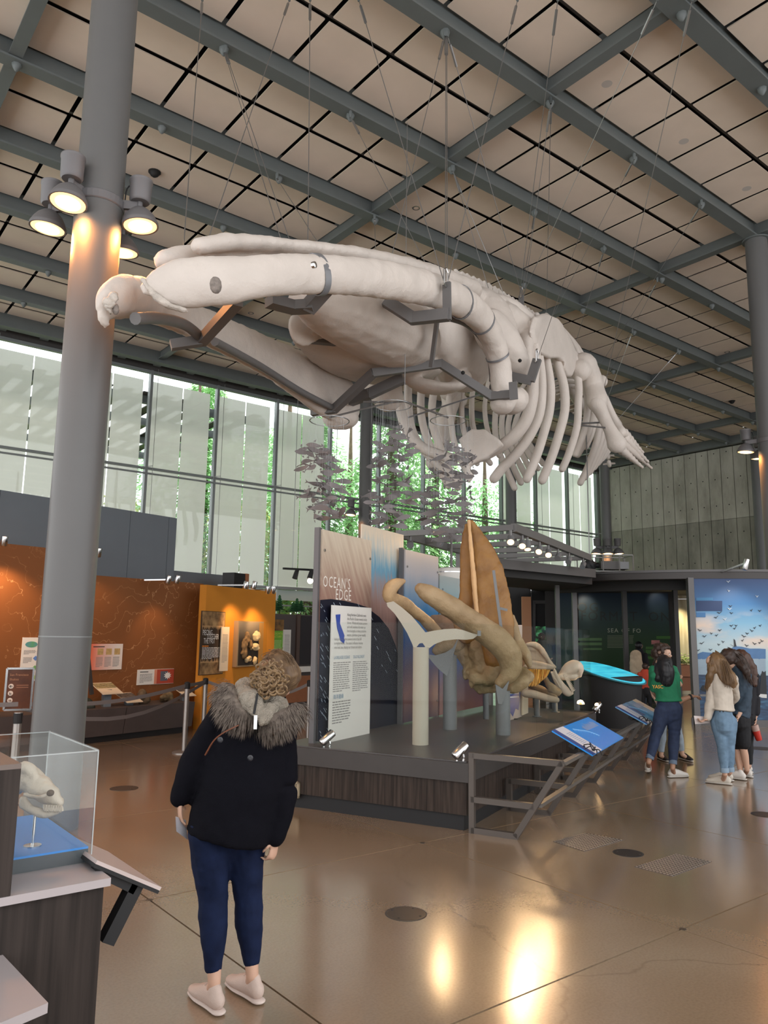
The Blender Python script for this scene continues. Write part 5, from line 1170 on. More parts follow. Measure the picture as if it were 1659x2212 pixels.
def reader(s0, s1, label, kind):
    oA_, zA, oB_, zB = -.58, .85, -.96, .655
    c = pt((s0+s1)/2, (oA_+oB_)/2, (zA+zB)/2); t = thing('tilted_sign', label, 'sign', c, 'tilted reading panels')
    U = pt(0, oA_, zA)-pt(0, oB_, zB); nn_ = e1.cross(U).normalized(); nn_ = nn_ if nn_.z > 0 else -nn_
    def q(u, v, l=0): return pt(s0+(s1-s0)*u, oB_+(oA_-oB_)*v, zB+(zA-zB)*v)+nn_*l
    def rc(u0, v0, u1, v1, m_, nm, l=.004): return MB().prism([q(u0, v0, .012), q(u1, v0, .012), q(u1, v1, .012), q(u0, v1, .012)], nn_*(l-.0)).build(nm, m_, t)
    MB().prism([q(0, 0), q(1, 0), q(1, 1), q(0, 1)], nn_*.012).build('plate', M('panel_blue'+kind, (.015, .25, .72) if kind == 'a' else (.10, .28, .48), .35), t)
    MB().bar(q(.05, .5, -.03), q(.95, .5, -.03), .06, .05, nn_).build('bearer', MATS['black'], t)
    for u in (.15, .85): MB().bar(q(u, .45, -.03), pt(s0+(s1-s0)*u, -.86, .66), .04, .04, e1).build('arm', MATS['black'], t)
    rc(.0, 0, .07, 1, M('panel_navy', (.03, .07, .25), .4), 'navy_strip'); rc(.07, 0, .26, 1, M('panel_ice', (.62, .62, .68), .4), 'pale_strip')
    if kind == 'b': rc(.30, .3, .42, .85, M('panel_slate', (.10, .14, .28), .4), 'inset_picture', .005); rc(.82, 0, 1, 1, M('panel_sand', (.55, .53, .45), .4), 'shore_strip'); rc(.45, 0, .55, 1, M('panel_sea', (.05, .2, .38), .4), 'sea_strip', .005)
    mb = MB(); rr = random.Random(3)
    for k in range(9): v = .35+.05*k; mb.prism([q(.12, v, .0165), q(.22, v, .0165), q(.22, v+.02, .0165), q(.12, v+.02, .0165)], nn_*.001)
    for k in range(18): u = .55+.02*k; mb.prism([q(u, .62, .0165), q(u+.008, .62, .0165), q(u+.008, .62+rr.uniform(.12, .26), .0165), q(u, .9 if False else .62+rr.uniform(.1, .2), .0165)], nn_*.001)
    mb.build('text_lines', M('panel_text', (.32, .38, .5), .5), t)
    mb = MB()
    for u, v, l_ in ((.16, .12, .12), (.05, .25, .06), (.2, .22, .1), (.1, .06, .07)):
        P = [q(u+l_*k/6*.6, v+l_*k/6, .017) for k in range(7)]; mb.loft(P, [.002, .007, .010, .010, .008, .004, .002], 6)
    mb.build('whale_figures', M('fig_dark', (.02, .03, .06), .4), t)
    mb = MB(); P = bez([q(.34, .82, .017), q(.42, .72, .017), q(.5, .64, .017), q(.56, .5, .017), q(.6, .35, .017)]); mb.loft(P, .004, 5)
    for k in range(0, len(P)-2, 2): mb.bar(P[k], P[k]+(P[k+1]-P[k]).cross(nn_).normalized()*.03, .002, .004, nn_)
    mb.build('skeleton_drawing', M('fig_pale', (.25, .5, .75), .5), t)
    # tactile model holder at the near corner
    mb = MB(); c0 = q(.06, .08, .02); 
    for k in range(5): a = k*1.3; mb.loft(bez([c0+nn_*.01, c0+(e1*math.cos(a)+U.normalized()*math.sin(a))*.05+nn_*.04, c0+(e1*math.cos(a)+U.normalized()*math.sin(a))*.1+nn_*.005]), .005, 5)
    mb.build('tactile_model', MATS['black'], t)
reader(.68, 2.15, 'bright blue reading panel nearest on the steel rail', 'a'); reader(3.65, 5.1, 'paler blue and white reading panel farther along the rail', 'b')
# spotlights for the platform hang from the rig (see below)
# ================================================================ LIGHTING RIG OVER THE PLATFORM
M('rig_metal', (.17, .165, .16), .45, metal=.3)
RZ = 3.4
rg = thing('lighting_rig', 'grey steel frame grid carrying spotlights behind the upright skull', 'frame', pt(6, 2, RZ))
rs0, rs1, ro0, ro1 = 4.56, 9.6, 1.05, 3.05
for o in (ro0, ro1): MB().bar(pt(rs0, o, RZ), pt(rs1, o, RZ), .09, .13).build('long_bar', MATS['rig_metal'], rg)
for k in range(6): s = rs0+(rs1-rs0)*k/5; MB().bar(pt(s, ro0, RZ), pt(s, ro1, RZ), .07, .09).build('cross_bar', MATS['rig_metal'], rg)
for s, o in ((rs0, ro1), (7.2, ro1), (6.3, 2.1), (rs1, ro1)): MB().bar(pt(s, o, 0), pt(s, o, RZ), .09, .09, e1).build('rig_post', MATS['rig_metal'], rg)
MB().bar(pt(rs1, ro0, RZ), pt(rs1+.05, ro0, RZ+4.5), .02, .02).build('hanger_wire', MATS['cable'], rg)
def head(p, d, parent_label, lit, power=0, tgt=None, r=.055):
    t = thing('spotlight', parent_label, 'spotlight', p, 'spotlights on the rig')
    d = Vector(d).normalized()
    MB().bar(p, p-UZ*.1, .03, .03).build('yoke', MATS['rig_metal'], t)
    c = p-UZ*.14
    MB().lathe(c-d*.08, [(r*.8, 0), (r, .02), (r, .15), (r*1.05, .16)], 14, d).build('can', MATS['support_grey'], t, True)
    if lit: MB().lathe(c+d*.08, [(r*.95, 0), (r*.5, .012), (.002, .014)], 14, d).build('lit_lens', M('spot_glow', (1, .55, .22), .3, emit=7), t)
    if power: spot_lamp(t, c+d*.12, tgt, power, WARM, 46, .7, .07)
lab = ['first glowing spotlight at the near end of the rig', 'second glowing spotlight on the rig', 'third spotlight on the rig, close to the second', 'fourth spotlight along the rig', 'fifth glowing spotlight along the rig', 'sixth spotlight along the rig', 'seventh spotlight along the rig', 'last spotlight at the far end of the rig']
tg_ = [D(1060, 1300, 9.7), D(1050, 1430, 9.7), D(1160, 1430, 11.5), D(1040, 1560, 9.6), D(1235, 1450, 12.1), None, None, None]
for k, px in enumerate((1103, 1128, 1139, 1165, 1184, 1205, 1228, 1258)):
    p = po(px, 1165, ro0); s = so(p)[0]; p = pt(s, ro0, RZ-.06)
    d = (CAM-p).normalized() if k in (0, 1, 4) else (tg_[k]-p if tg_[k] else -e1*.8-UZ*.6)
    head(p, Vector(d).normalized()*.5+Vector((0, 0, -.35)) if k in (0, 1, 4) else d, lab[k], k in (0, 1, 2, 3, 4), (75, 60, 110, 50, 90)[k] if tg_[k] else 0, tg_[k])
for px, py, tx, ty, td, pw, lb in ((960, 1200, 740, 1250, 8.4, 75, 'spotlight under the rig aimed at the title panel'), (905, 1185, 900, 1260, 10.3, 70, 'spotlight under the rig lighting the blue panels'), (880, 1165, 905, 1450, 8.7, 50, 'spotlight at the left rig corner lighting the cream fork')):
    p = pt(rs0+.05, {960: 1.7, 905: 2.3, 880: 2.85}[px], RZ-.03); head(p, D(tx, ty, td)-p, lb, False, pw, D(tx, ty, td))
t = thing('drum_fixture', 'pale round drum fixture hanging between the panels and the rig', 'light fixture', D(975, 1235, 13.2))
c = D(975, 1252, 13.2); MB().lathe(c, [(.24, 0), (.25, .02), (.25, .12), (.24, .14), (.24, .18), (.2, .2)], 28).build('drum', MATS['paper_white'], t, True); MB().lathe(c, [(.253, .11), (.253, .13)], 28).build('band', MATS['chrome'], t); MB().bar(c+UZ*.2, Vector((c.x, c.y, RZ)), .03, .03).build('stem', MATS['rig_metal'], t)

# ================================================================ ROUND FOG PAVILION AT RIGHT
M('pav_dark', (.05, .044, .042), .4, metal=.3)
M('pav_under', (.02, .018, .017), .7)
M('pav_post', (.10, .095, .095), .4, metal=.4)
PCL, PCD, PR = 8.0, 20.8, 5.0
def pc_(a, r, z): return G(PCL+r*math.sin(a), PCD-r*math.cos(a), z)    # a = 0 faces the camera
pv = thing('round_pavilion', 'dark round pavilion with a curved metal canopy and posts', 'pavilion', G(PCL, PCD, 0))
def arcwall(name, a0, a1, r, z0, z1, th, mat, par, n=24):
    rows = [[pc_(a0+(a1-a0)*k/n, r, z) for k in range(n+1)] for z in (z0, z1)]
    mb = MB(); mb.sheet(rows); v0 = len(mb.v)
    rows2 = [[pc_(a0+(a1-a0)*k/n, r-th, z) for k in range(n+1)] for z in (z0, z1)]; mb.sheet(rows2)
    for z in (z0, z1): mb.sheet([[pc_(a0+(a1-a0)*k/n, r, z) for k in range(n+1)], [pc_(a0+(a1-a0)*k/n, r-th, z) for k in range(n+1)]])
    for a in (a0, a1): mb.sheet([[pc_(a, r, z0), pc_(a, r, z1)], [pc_(a, r-th, z0), pc_(a, r-th, z1)]])
    return mb.build(name, mat, par, True)
arcwall('canopy_ring', rad(-62), rad(50), PR, 2.98, 3.14, 1.2, MATS['pav_dark'], pv, 40); arcwall('canopy_lip', rad(-62), rad(50), PR+.03, 3.12, 3.17, .08, MATS['pav_post'], pv, 40)
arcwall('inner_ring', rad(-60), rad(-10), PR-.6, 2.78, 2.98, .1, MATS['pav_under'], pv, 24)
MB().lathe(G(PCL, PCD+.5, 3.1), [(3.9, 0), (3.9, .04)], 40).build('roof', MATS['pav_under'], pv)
for px, dp in ((1243, 18.6), (1352, 19.3), (1463, 19.8)):
    a = D(px, 1400, dp); MB().bar(Vector((a.x, a.y, 0)), Vector((a.x, a.y, 2.98)), .11, .11, RT).build('post', MATS['pav_post'], pv)
# dark green fog wall inside
def fog_mat():
    m = bpy.data.materials.new('fog_print'); m.use_nodes = True; nt = m.node_tree; N = nt.nodes; L = nt.links; b = N['Principled BSDF']
    g = N.new('ShaderNodeNewGeometry'); s_ = N.new('ShaderNodeSeparateXYZ'); L.new(g.outputs['Position'], s_.inputs[0])
    n = N.new('ShaderNodeTexNoise'); n.inputs['Scale'].default_value = .9; n.inputs['Detail'].default_value = 4; L.new(g.outputs['Position'], n.inputs['Vector'])
    a = N.new('ShaderNodeMath'); a.operation = 'MULTIPLY_ADD'; a.inputs[1].default_value = .9; L.new(n.outputs[0], a.inputs[0]); L.new(s_.outputs['Z'], a.inputs[2])
    mr = N.new('ShaderNodeMapRange'); mr.inputs['From Min'].default_value = .45; mr.inputs['From Max'].default_value = 3.4; L.new(a.outputs[0], mr.inputs[0])
    r = ramp_node(nt, [(0, (.008, .02, .006)), (.3, (.012, .035, .010)), (.55, (.02, .045, .02)), (.75, (.028, .05, .05)), (1, (.02, .035, .06))]); L.new(mr.outputs[0], r.inputs[0])
    L.new(r.outputs[0], b.inputs['Base Color']); b.inputs['Roughness'].default_value = .45; b.inputs['Specular IOR Level'].default_value = .2; MATS['fog'] = m
fog_mat()
fA, fB = D(1208, 1400, 21.5), D(1462, 1400, 21.0); fA.z = fB.z = 0; fd = (fB-fA).normalized(); fn = Vector((fd.y, -fd.x, 0)); fn = fn if fn.dot(CAM-fA) > 0 else -fn
def fp(px, py, l=0): return PL(px, py, fA+fn*l, fn)
fw = thing('fog_wall', 'dark green printed wall lettered FOG FORMATION inside the pavilion', 'wall', fA)
for a, b in ((1208, 1240), (1252, 1347), (1358, 1448)):
    p, q = fp(a, 1400), fp(b, 1400); p.z = q.z = .05; MB().hexa([p, q, q-fn*.05, p-fn*.05, p+UZ*2.9, q+UZ*2.9, q-fn*.05+UZ*2.9, p-fn*.05+UZ*2.9]).build('glossy_panel', MATS['fog'], fw)
p, q = fp(1180, 1400), fp(1470, 1400); p.z = q.z = 0; MB().hexa([p-fn*.06, q-fn*.06, q-fn*.2, p-fn*.2, p-fn*.06+UZ*3, q-fn*.06+UZ*3, q-fn*.2+UZ*3, p-fn*.2+UZ*3]).build('backing', MATS['pav_under'], fw)
fl_ = M('fog_letter', (.010, .016, .014), .5); hl = fd if fd.dot(RT) > 0 else -fd
text('OG', .36, fp(1246, 1321, .002), hl, UZ, fl_, fw, spacing=1.15); text('FORMAT  ON', .36, fp(1254, 1340, .002), hl, UZ, fl_, fw, spacing=1.15, stretch=.98)
text('SEA OF FO', .16, fp(1312, 1366, .002), hl, UZ, M('fog_pale', (.30, .32, .24), .5), fw, spacing=1.2)
mb = MB(); rr = random.Random(8)
for k in range(9): y = 1373+k*3.1; mb.prism([fp(1312, y, .003), fp(1346-rr.uniform(0, 3), y, .003), fp(1346, y+1.2, .003), fp(1312, y+1.2, .003)], fn*.002); mb.prism([fp(1359, y, .003), fp(1368+rr.uniform(-2, 2), y, .003), fp(1368, y+1.2, .003), fp(1359, y+1.2, .003)], fn*.002) if k < 6 else None
mb.build('text_lines', M('fog_text', (.12, .14, .09), .5), fw)
for x0, y0, x1, y1 in ((1245, 1378, 1300, 1384), (1245, 1388, 1300, 1394), (1418, 1374, 1448, 1380), (1395, 1397, 1448, 1402), (1395, 1404, 1448, 1412), (1370, 1418, 1448, 1424), (1260, 1400, 1300, 1404)): MB().prism([fp(x0, y1, .003), fp(x1, y1, .003), fp(x1, y0, .003), fp(x0, y0, .003)], fn*.002).build('green_stripe', M('stripe_green', (.03, .10, .012), .4), fw)
MB().prism([fp(1407, 1392, .004), fp(1425, 1391, .004), fp(1425, 1383, .004), fp(1407, 1383, .004)], fn*.002).build('sunset_photo', M('sunset', (.45, .16, .14), .5, col2=(.03, .03, .05), vscale=4), fw)
spot_lamp(fw, fp(1262, 1285, .6), fp(1265, 1310), 25, (1, .85, .7), 60, .8); spot_lamp(fw, fp(1418, 1270, .5), fp(1420, 1300), 12, (1, .92, .8), 60, .8)
# terrarium between the posts
tA = D(1461, 1400, 24.0); tA.z = 0
t = thing('terrarium', 'lit terrarium of green plants over a rust planter', 'terrarium', tA)
def tp(px, py, l=0): return PL(px, py, tA+FH*l, FH)
MB().prism([tp(1452, 1500, .7), tp(1500, 1500, .7), tp(1500, 1250, .7), tp(1452, 1250, .7)], FH*.1).build('back_board', M('terr_back', (.55, .50, .36), .7, stretch=(3, 3, .25), col2=(.30, .24, .14), vscale=3), t)
MB().prism([tp(1461, 1462), tp(1500, 1462), tp(1500, 1437), tp(1461, 1437)], FH*.7).build('planter', MATS['rust_panel'], t); MB().prism([tp(1462, 1492, .1), tp(1500, 1492, .1), tp(1500, 1463, .1), tp(1462, 1463, .1)], FH*.5).build('planter_base', M('rust_dark', (.22, .08, .035), .6), t)
mb = MB(); rr = random.Random(6)
for k in range(420):
    c = tp(rr.uniform(1462, 1494), 1436, rr.uniform(.05, .6)); c.z += rr.uniform(-.02, .32)*rr.random()+.04; a = rr.uniform(0, 6.28); l = rr.uniform(.05, .1); d = Vector((math.cos(a), math.sin(a), rr.uniform(-.3, .6)))*l; s_ = d.cross(UZ).normalized()*l*.35
    mb.add([c, c+d*.5+s_, c+d, c+d*.5-s_], [(0, 1, 2, 3)])
stuff(mb.build('leaves', M('terr_leaf', (.16, .30, .05), .5, col2=(.30, .42, .12), vscale=20), t))
ln = D(1478, 1290, 24.3); spot_lamp(t, Vector((ln.x, ln.y, 3.0)), tp(1478, 1420, .4), 330, (1, .86, .55), 80, .6, .1)
text('UA  N', .22, tp(1458, 1278, .69), RT, UZ, M('terr_letter', (.12, .13, .10), .6), t, spacing=1.2)
MB().bar(tp(1462, 1294, .68), tp(1496, 1294, .68), .015, .015).build('picture_rail', MATS['chrome'], t)
# the curved mural
def mural_mat():
    m = bpy.data.materials.new('mural_print'); m.use_nodes = True; nt = m.node_tree; N = nt.nodes; L = nt.links; b = N['Principled BSDF']
    g = N.new('ShaderNodeNewGeometry'); s_ = N.new('ShaderNodeSeparateXYZ'); L.new(g.outputs['Position'], s_.inputs[0])
    mp = N.new('ShaderNodeMapping'); mp.inputs['Scale'].default_value = (1, 1, 2.6); L.new(g.outputs['Position'], mp.inputs[0])
    n = N.new('ShaderNodeTexNoise'); n.inputs['Scale'].default_value = .75; n.inputs['Detail'].default_value = 5; L.new(mp.outputs[0], n.inputs['Vector'])
    sky = ramp_node(nt, [(.0, (.33, .48, .55)), (.25, (.40, .52, .58)), (.5, (.15, .34, .52)), (.72, (.03, .14, .34)), (1, (.008, .045, .16))])
    mr = N.new('ShaderNodeMapRange'); mr.inputs['From Min'].default_value = 1.2; mr.inputs['From Max'].default_value = 2.95; L.new(s_.outputs['Z'], mr.inputs[0]); L.new(mr.outputs[0], sky.inputs[0])
    band = N.new('ShaderNodeMapRange'); band.inputs['From Min'].default_value = 1.35; band.inputs['From Max'].default_value = 2.35; L.new(s_.outputs['Z'], band.inputs[0])
    tri = ramp_node(nt, [(0, (0,)*3), (.45, (1,)*3), (.65, (1,)*3), (1, (0,)*3)]); L.new(band.outputs[0], tri.inputs[0])
    cl = ramp_node(nt, [(.46, (0,)*3), (.6, (1,)*3)]); L.new(n.outputs[0], cl.inputs[0])
    mu = N.new('ShaderNodeMath'); mu.operation = 'MULTIPLY'; L.new(tri.outputs[0], mu.inputs[0]); L.new(cl.outputs[0], mu.inputs[1])
    mx = N.new('ShaderNodeMix'); mx.data_type = 'RGBA'; mx.inputs['B'].default_value = (.62, .50, .42, 1); L.new(mu.outputs[0], mx.inputs['Factor']); L.new(sky.outputs[0], mx.inputs['A'])
    # sea below
    mp2 = N.new('ShaderNodeMapping'); mp2.inputs['Scale'].default_value = (2, 2, 9); L.new(g.outputs['Position'], mp2.inputs[0])
    n2 = N.new('ShaderNodeTexNoise'); n2.inputs['Scale'].default_value = 2.; n2.inputs['Detail'].default_value = 5; L.new(mp2.outputs[0], n2.inputs['Vector'])
    sea = ramp_node(nt, [(.35, (.006, .02, .06)), (.55, (.015, .06, .14)), (.72, (.06, .16, .26))]); L.new(n2.outputs[0], sea.inputs[0])
    st_ = N.new('ShaderNodeMath'); st_.operation = 'LESS_THAN'; st_.inputs[1].default_value = 1.02; L.new(s_.outputs['Z'], st_.inputs[0])
    m2 = N.new('ShaderNodeMix'); m2.data_type = 'RGBA'; L.new(st_.outputs[0], m2.inputs['Factor']); L.new(mx.outputs['Result'], m2.inputs['A']); L.new(sea.outputs[0], m2.inputs['B'])
    L.new(m2.outputs['Result'], b.inputs['Base Color']); b.inputs['Roughness'].default_value = .4; MATS['mural'] = m
mural_mat()
def cyl(px, py, r=PR-.02):          # where a sight line meets the pavilion's outer cylinder
    d = ray(px, py); c = G(PCL, PCD, 0); o = CAM-c; A_ = d.x**2+d.y**2; B_ = 2*(o.x*d.x+o.y*d.y); C_ = o.x**2+o.y**2-r*r
    k = (-B_-math.sqrt(max(0, B_*B_-4*A_*C_)))/(2*A_); return CAM+d*k
def ang(p): q = p-G(PCL, PCD, 0); return math.atan2(q.dot(RT), -q.dot(FH))
mu_ = thing('ocean_mural', 'curved mural of blue sky, gulls and a whale in the sea', 'mural', cyl(1580, 1560))
am0, am1 = ang(cyl(1503, 1400)), ang(cyl(1652, 1400))
arcwall('mural_sheet', am0, am1+.3, PR-.02, .14, 2.98, .06, MATS['mural'], mu_, 20); arcwall('base_trim', am0-.03, am1+.3, PR, 0, .14, .12, MATS['pav_post'], mu_, 20)
p = cyl(1497, 1400); MB().bar(Vector((p.x, p.y, 0)), Vector((p.x, p.y, 3.0)), .13, .12, RT).build('edge_post', MATS['pav_post'], mu_)
RM = PR-.015
def decal(pts, nm, mt, l=.006):
    P = [cyl(x, y, RM) for x, y in pts]; c = sum(P, Vector())/len(P); n_ = c-G(PCL, PCD, 0); n_.z = 0; n_.normalize()
    return MB().prism(P, n_*l).build(nm, mt, mu_)
def band(xs, yt, yb, nm, mt, l=.006):
    A = [cyl(x, y, RM+l) for x, y in zip(xs, yt)]; B = [cyl(x, y, RM+l) for x, y in zip(xs, yb)]; return MB().sheet([A, B], .004).build(nm, mt, mu_)
band((1505, 1512, 1518, 1526, 1535, 1547, 1560, 1570, 1578, 1584, 1590, 1602, 1611, 1620, 1640, 1654), (1414, 1410, 1408, 1409, 1410, 1411, 1412, 1407, 1402, 1398, 1396, 1397, 1399, 1401, 1401, 1402), (1424,)*16, 'mountain_print', M('mount', (.07, .16, .33), .5, var=.1))
band([1505+149*k/15 for k in range(16)], (1423,)*16, [1457+.8*math.sin(k*.4) for k in range(16)], 'haze_print', M('haze_pr', (.27, .36, .45), .5, var=.12, vscale=2))
decal([(1641, 1500), (1643, 1460), (1646, 1449), (1650, 1452), (1654, 1449), (1656, 1500)], 'whale_print', M('whale_pr', (.012, .014, .018), .5), .008); decal([(1512, 1490), (1518, 1480), (1535, 1484), (1545, 1494), (1530, 1497)], 'whale_print', MATS['whale_pr'], .008)
decal([(1638, 1504), (1642, 1499), (1656, 1500), (1656, 1508), (1645, 1507)], 'foam_print', M('foam', (.6, .62, .62), .5), .009)
for x0, y0, x1, y1, c in ((1504, 1298, 1560, 1320, (.015, .04, .12)), (1504, 1323, 1524, 1333, (.05, .16, .36)), (1504, 1291, 1540, 1297, (.05, .19, .38))): decal([(x0, y0), (x1, y0), (x1, y1), (x0, y1)], 'text_block', M('mb%d' % x1, c, .5))
rr = random.Random(12); M('gull_dark', (.03, .035, .045), .6); M('gull_white', (.55, .62, .68), .6)
birds = [(1555, 1362), (1512, 1362), (1537, 1369), (1548, 1373), (1522, 1375), (1580, 1352), (1590, 1352), (1587, 1358), (1630, 1357), (1642, 1352), (1614, 1369), (1607, 1375), (1604, 1384), (1624, 1363), (1516, 1390), (1553, 1393), (1562, 1387), (1613, 1395), (1630, 1391), (1641, 1389), (1535, 1404), (1508, 1405), (1646, 1385), (1547, 1334), (1554, 1324), (1580, 1325), (1573, 1257), (1574, 1277), (1578, 1310), (1576, 1316), (1623, 1319), (1641, 1320), (1635, 1289), (1566, 1338)]
for k, (x, y) in enumerate(birds):
    w_ = rr.uniform(3, 6); dy = rr.uniform(-2, 2); mm = MATS['gull_white'] if k in (26, 27, 32, 33, 29) else MATS['gull_dark']
    P = [cyl(x-w_, y-2.5+dy, RM), cyl(x-w_*.4, y-2.2+dy*.3, RM), cyl(x, y, RM), cyl(x+w_*.4, y-2.2-dy*.3, RM), cyl(x+w_, y-2.5-dy, RM), cyl(x+w_*.4, y-.6-dy*.3, RM), cyl(x, y+1.8, RM), cyl(x-w_*.4, y-.6+dy*.3, RM)]
    n_ = P[2]-G(PCL, PCD, 0); n_.z = 0; n_.normalize(); MB().prism(P, n_*.008).build('gull_print', mm, mu_)
P = [cyl(1586, 1397, RM), cyl(1585, 1380, RM), cyl(1588, 1383, RM), cyl(1590, 1393, RM), cyl(1591, 1396, RM), cyl(1586, 1397.5, RM), cyl(1578, 1391, RM)]; n_ = P[2]-G(PCL, PCD, 0); n_.z = 0; n_.normalize(); MB().prism(P, n_*.008).build('gull_print', MATS['gull_dark'], mu_)
a = cyl(1558, 1236, PR); b = cyl(1600, 1226, PR+.5); t = thing('arm_spotlight', 'chrome arm spotlight on the canopy over the mural', 'spotlight', a)
b = a+(b-a).normalized()*.75; b.z = a.z+.14; MB().bar(a-UZ*.0, b, .035, .035).build('arm', MATS['chrome'], t); MB().lathe(b+UZ*.06, [(.05, 0), (.055, -.2), (.04, -.22)], 12, (RT*.3+UZ)).build('head', MATS['chrome'], t, True); spot_lamp(t, b+(-FH*.4)-UZ*.1, cyl(1580, 1370), 80, (1, .86, .7), 70, .7, .05)
# ---- flat dark canopy left of the pavilion, dark gallery beneath
cA_, cB_ = D(1062, 1225, 14.2), D(1284, 1232, 16.3); cA_.z = cB_.z = 0
t = thing('flat_canopy', 'flat dark canopy slab left of the round pavilion', 'canopy', cA_)
mb = MB(); mb.hexa([cA_+UZ*3.0, cB_+UZ*3.0, cB_+FH*3+UZ*3.0, cA_+FH*3.2-RT*.5+UZ*3.0, cA_+UZ*3.16, cB_+UZ*3.16, cB_+FH*3+UZ*3.16, cA_+FH*3.2-RT*.5+UZ*3.16]); mb.build('slab', MATS['pav_dark'], t); MB().bar(cA_+UZ*3.08-FH*.02, cB_+UZ*3.08-FH*.02, .05, .18).build('fascia', M('pav_fascia', (.085, .078, .075), .4, metal=.3), t)
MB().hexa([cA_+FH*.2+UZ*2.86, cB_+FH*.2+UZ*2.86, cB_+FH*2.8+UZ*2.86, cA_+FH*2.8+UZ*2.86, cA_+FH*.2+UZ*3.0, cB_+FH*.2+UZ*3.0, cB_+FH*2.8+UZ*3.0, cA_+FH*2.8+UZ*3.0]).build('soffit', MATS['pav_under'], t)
for px in (1085, 1206): a = D(px, 1400, 16.9); MB().bar(Vector((a.x, a.y, 0)), Vector((a.x, a.y, 3.0)), .09, .09, RT).build('post', MATS['pav_dark'], t)
gA, gB = D(1120, 1400, 23.5), D(1215, 1400, 23.0); gA.z = gB.z = 0; gd = (gB-gA).normalized(); gn = -FH
t = thing('aquarium_wall', 'black wall with a glowing green aquarium window under the canopy', 'wall', gA)
def gp(px, py, l=0): return PL(px, py, gA-FH*l, FH)
MB().prism([gp(1095, 1535), gp(1225, 1535), gp(1225, 1250), gp(1095, 1250)], FH*.2).build('wall_sheet', MATS['black'], t)
aq = bpy.data.materials.new('aquarium_light'); aq.use_nodes = True; nt = aq.node_tree; b = nt.nodes['Principled BSDF']; g = nt.nodes.new('ShaderNodeNewGeometry'); n = nt.nodes.new('ShaderNodeTexNoise'); n.inputs['Scale'].default_value = 5.5; n.inputs['Detail'].default_value = 6; nt.links.new(g.outputs['Position'], n.inputs['Vector']); r = ramp_node(nt, [(.45, (.002, .006, .004)), (.56, (.03, .16, .05)), (.66, (.25, .55, .4)), (.75, (.6, .9, .9))]); nt.links.new(n.outputs[0], r.inputs[0]); nt.links.new(r.outputs[0], b.inputs['Emission Color']); b.inputs['Emission Strength'].default_value = .8; b.inputs['Base Color'].default_value = (.01, .02, .01, 1)
MB().prism([gp(1157, 1425, .02), gp(1204, 1425, .02), gp(1204, 1353, .02), gp(1157, 1353, .02)], FH*.02).build('aquarium_window', aq, t)
for px in (1152, 1206): MB().prism([gp(px, 1530, .06), gp(px+5, 1530, .06), gp(px+5, 1300 if px < 1200 else 1262, .06), gp(px, 1300 if px < 1200 else 1262, .06)], FH*.06).build('frame_post', MATS['pav_post'], t)
MB().prism([gp(1152, 1304, .06), gp(1206, 1304, .06), gp(1206, 1297, .06), gp(1152, 1297, .06)], FH*.06).build('frame_head', MATS['pav_post'], t)
for px in (1147, 1188, 1194): MB().bar(gp(px, 1263, .15), gp(px, 1296, .15), .03, .03).build('light_tube', MATS['chrome'], t)
a, b = D(1131, 1530, 20), D(1151, 1530, 20); a.z = b.z = 0; zt_ = D(1140, 1289, 20).z
t = MB().hexa([a, b, b+FH*.1, a+FH*.1, a+UZ*zt_, b+UZ*zt_, b+FH*.1+UZ*zt_, a+FH*.1+UZ*zt_]).build('brown_screen', M('tan_screen', (.36, .17, .08), .6)); tag(t, 'narrow orange brown upright screen beside the dark gallery', 'screen')
# ---- round map table
tc = D(1318, 1452, 15.2); tn = (UZ-FH*.2+RT*.2).normalized()
t = thing('map_table', 'round dark table with a glowing turquoise map top', 'table', Vector((tc.x, tc.y, 0)))
u_ = (RT-tn*RT.dot(tn)).normalized(); w_ = tn.cross(u_)
mm_ = bpy.data.materials.new('map_screen'); mm_.use_nodes = True; nt = mm_.node_tree; b = nt.nodes['Principled BSDF']; g = nt.nodes.new('ShaderNodeNewGeometry'); mp = nt.nodes.new('ShaderNodeMapping'); mp.inputs['Rotation'].default_value = (0, 0, .6); mp.inputs['Scale'].default_value = (1, 4, 1); nt.links.new(g.outputs['Position'], mp.inputs[0]); n = nt.nodes.new('ShaderNodeTexNoise'); n.inputs['Scale'].default_value = 1.7; n.inputs['Detail'].default_value = 7; nt.links.new(mp.outputs[0], n.inputs['Vector']); r = ramp_node(nt, [(.3, (.02, .24, .32)), (.42, (.03, .42, .58)), (.6, (.06, .55, .72)), (.72, (.12, .32, .30))]); nt.links.new(n.outputs[0], r.inputs[0]); nt.links.new(r.outputs[0], b.inputs['Emission Color']); nt.links.new(r.outputs[0], b.inputs['Base Color']); b.inputs['Emission Strength'].default_value = .75
MB().lathe(tc, [(.66, 0), (.66, .01)], 48, tn).build('map_top', mm_, t); MB().lathe(tc, [(.60, -.06), (.69, -.02), (.69, 0)], 48, tn).build('rim', M('table_rim', (.05, .2, .25), .4), t)
MB().lathe(Vector((tc.x, tc.y, 0)), [(.5, 0), (.52, .05), (.58, .8), (.60, tc.z-.07)], 40).build('drum', MATS['black'], t, True)
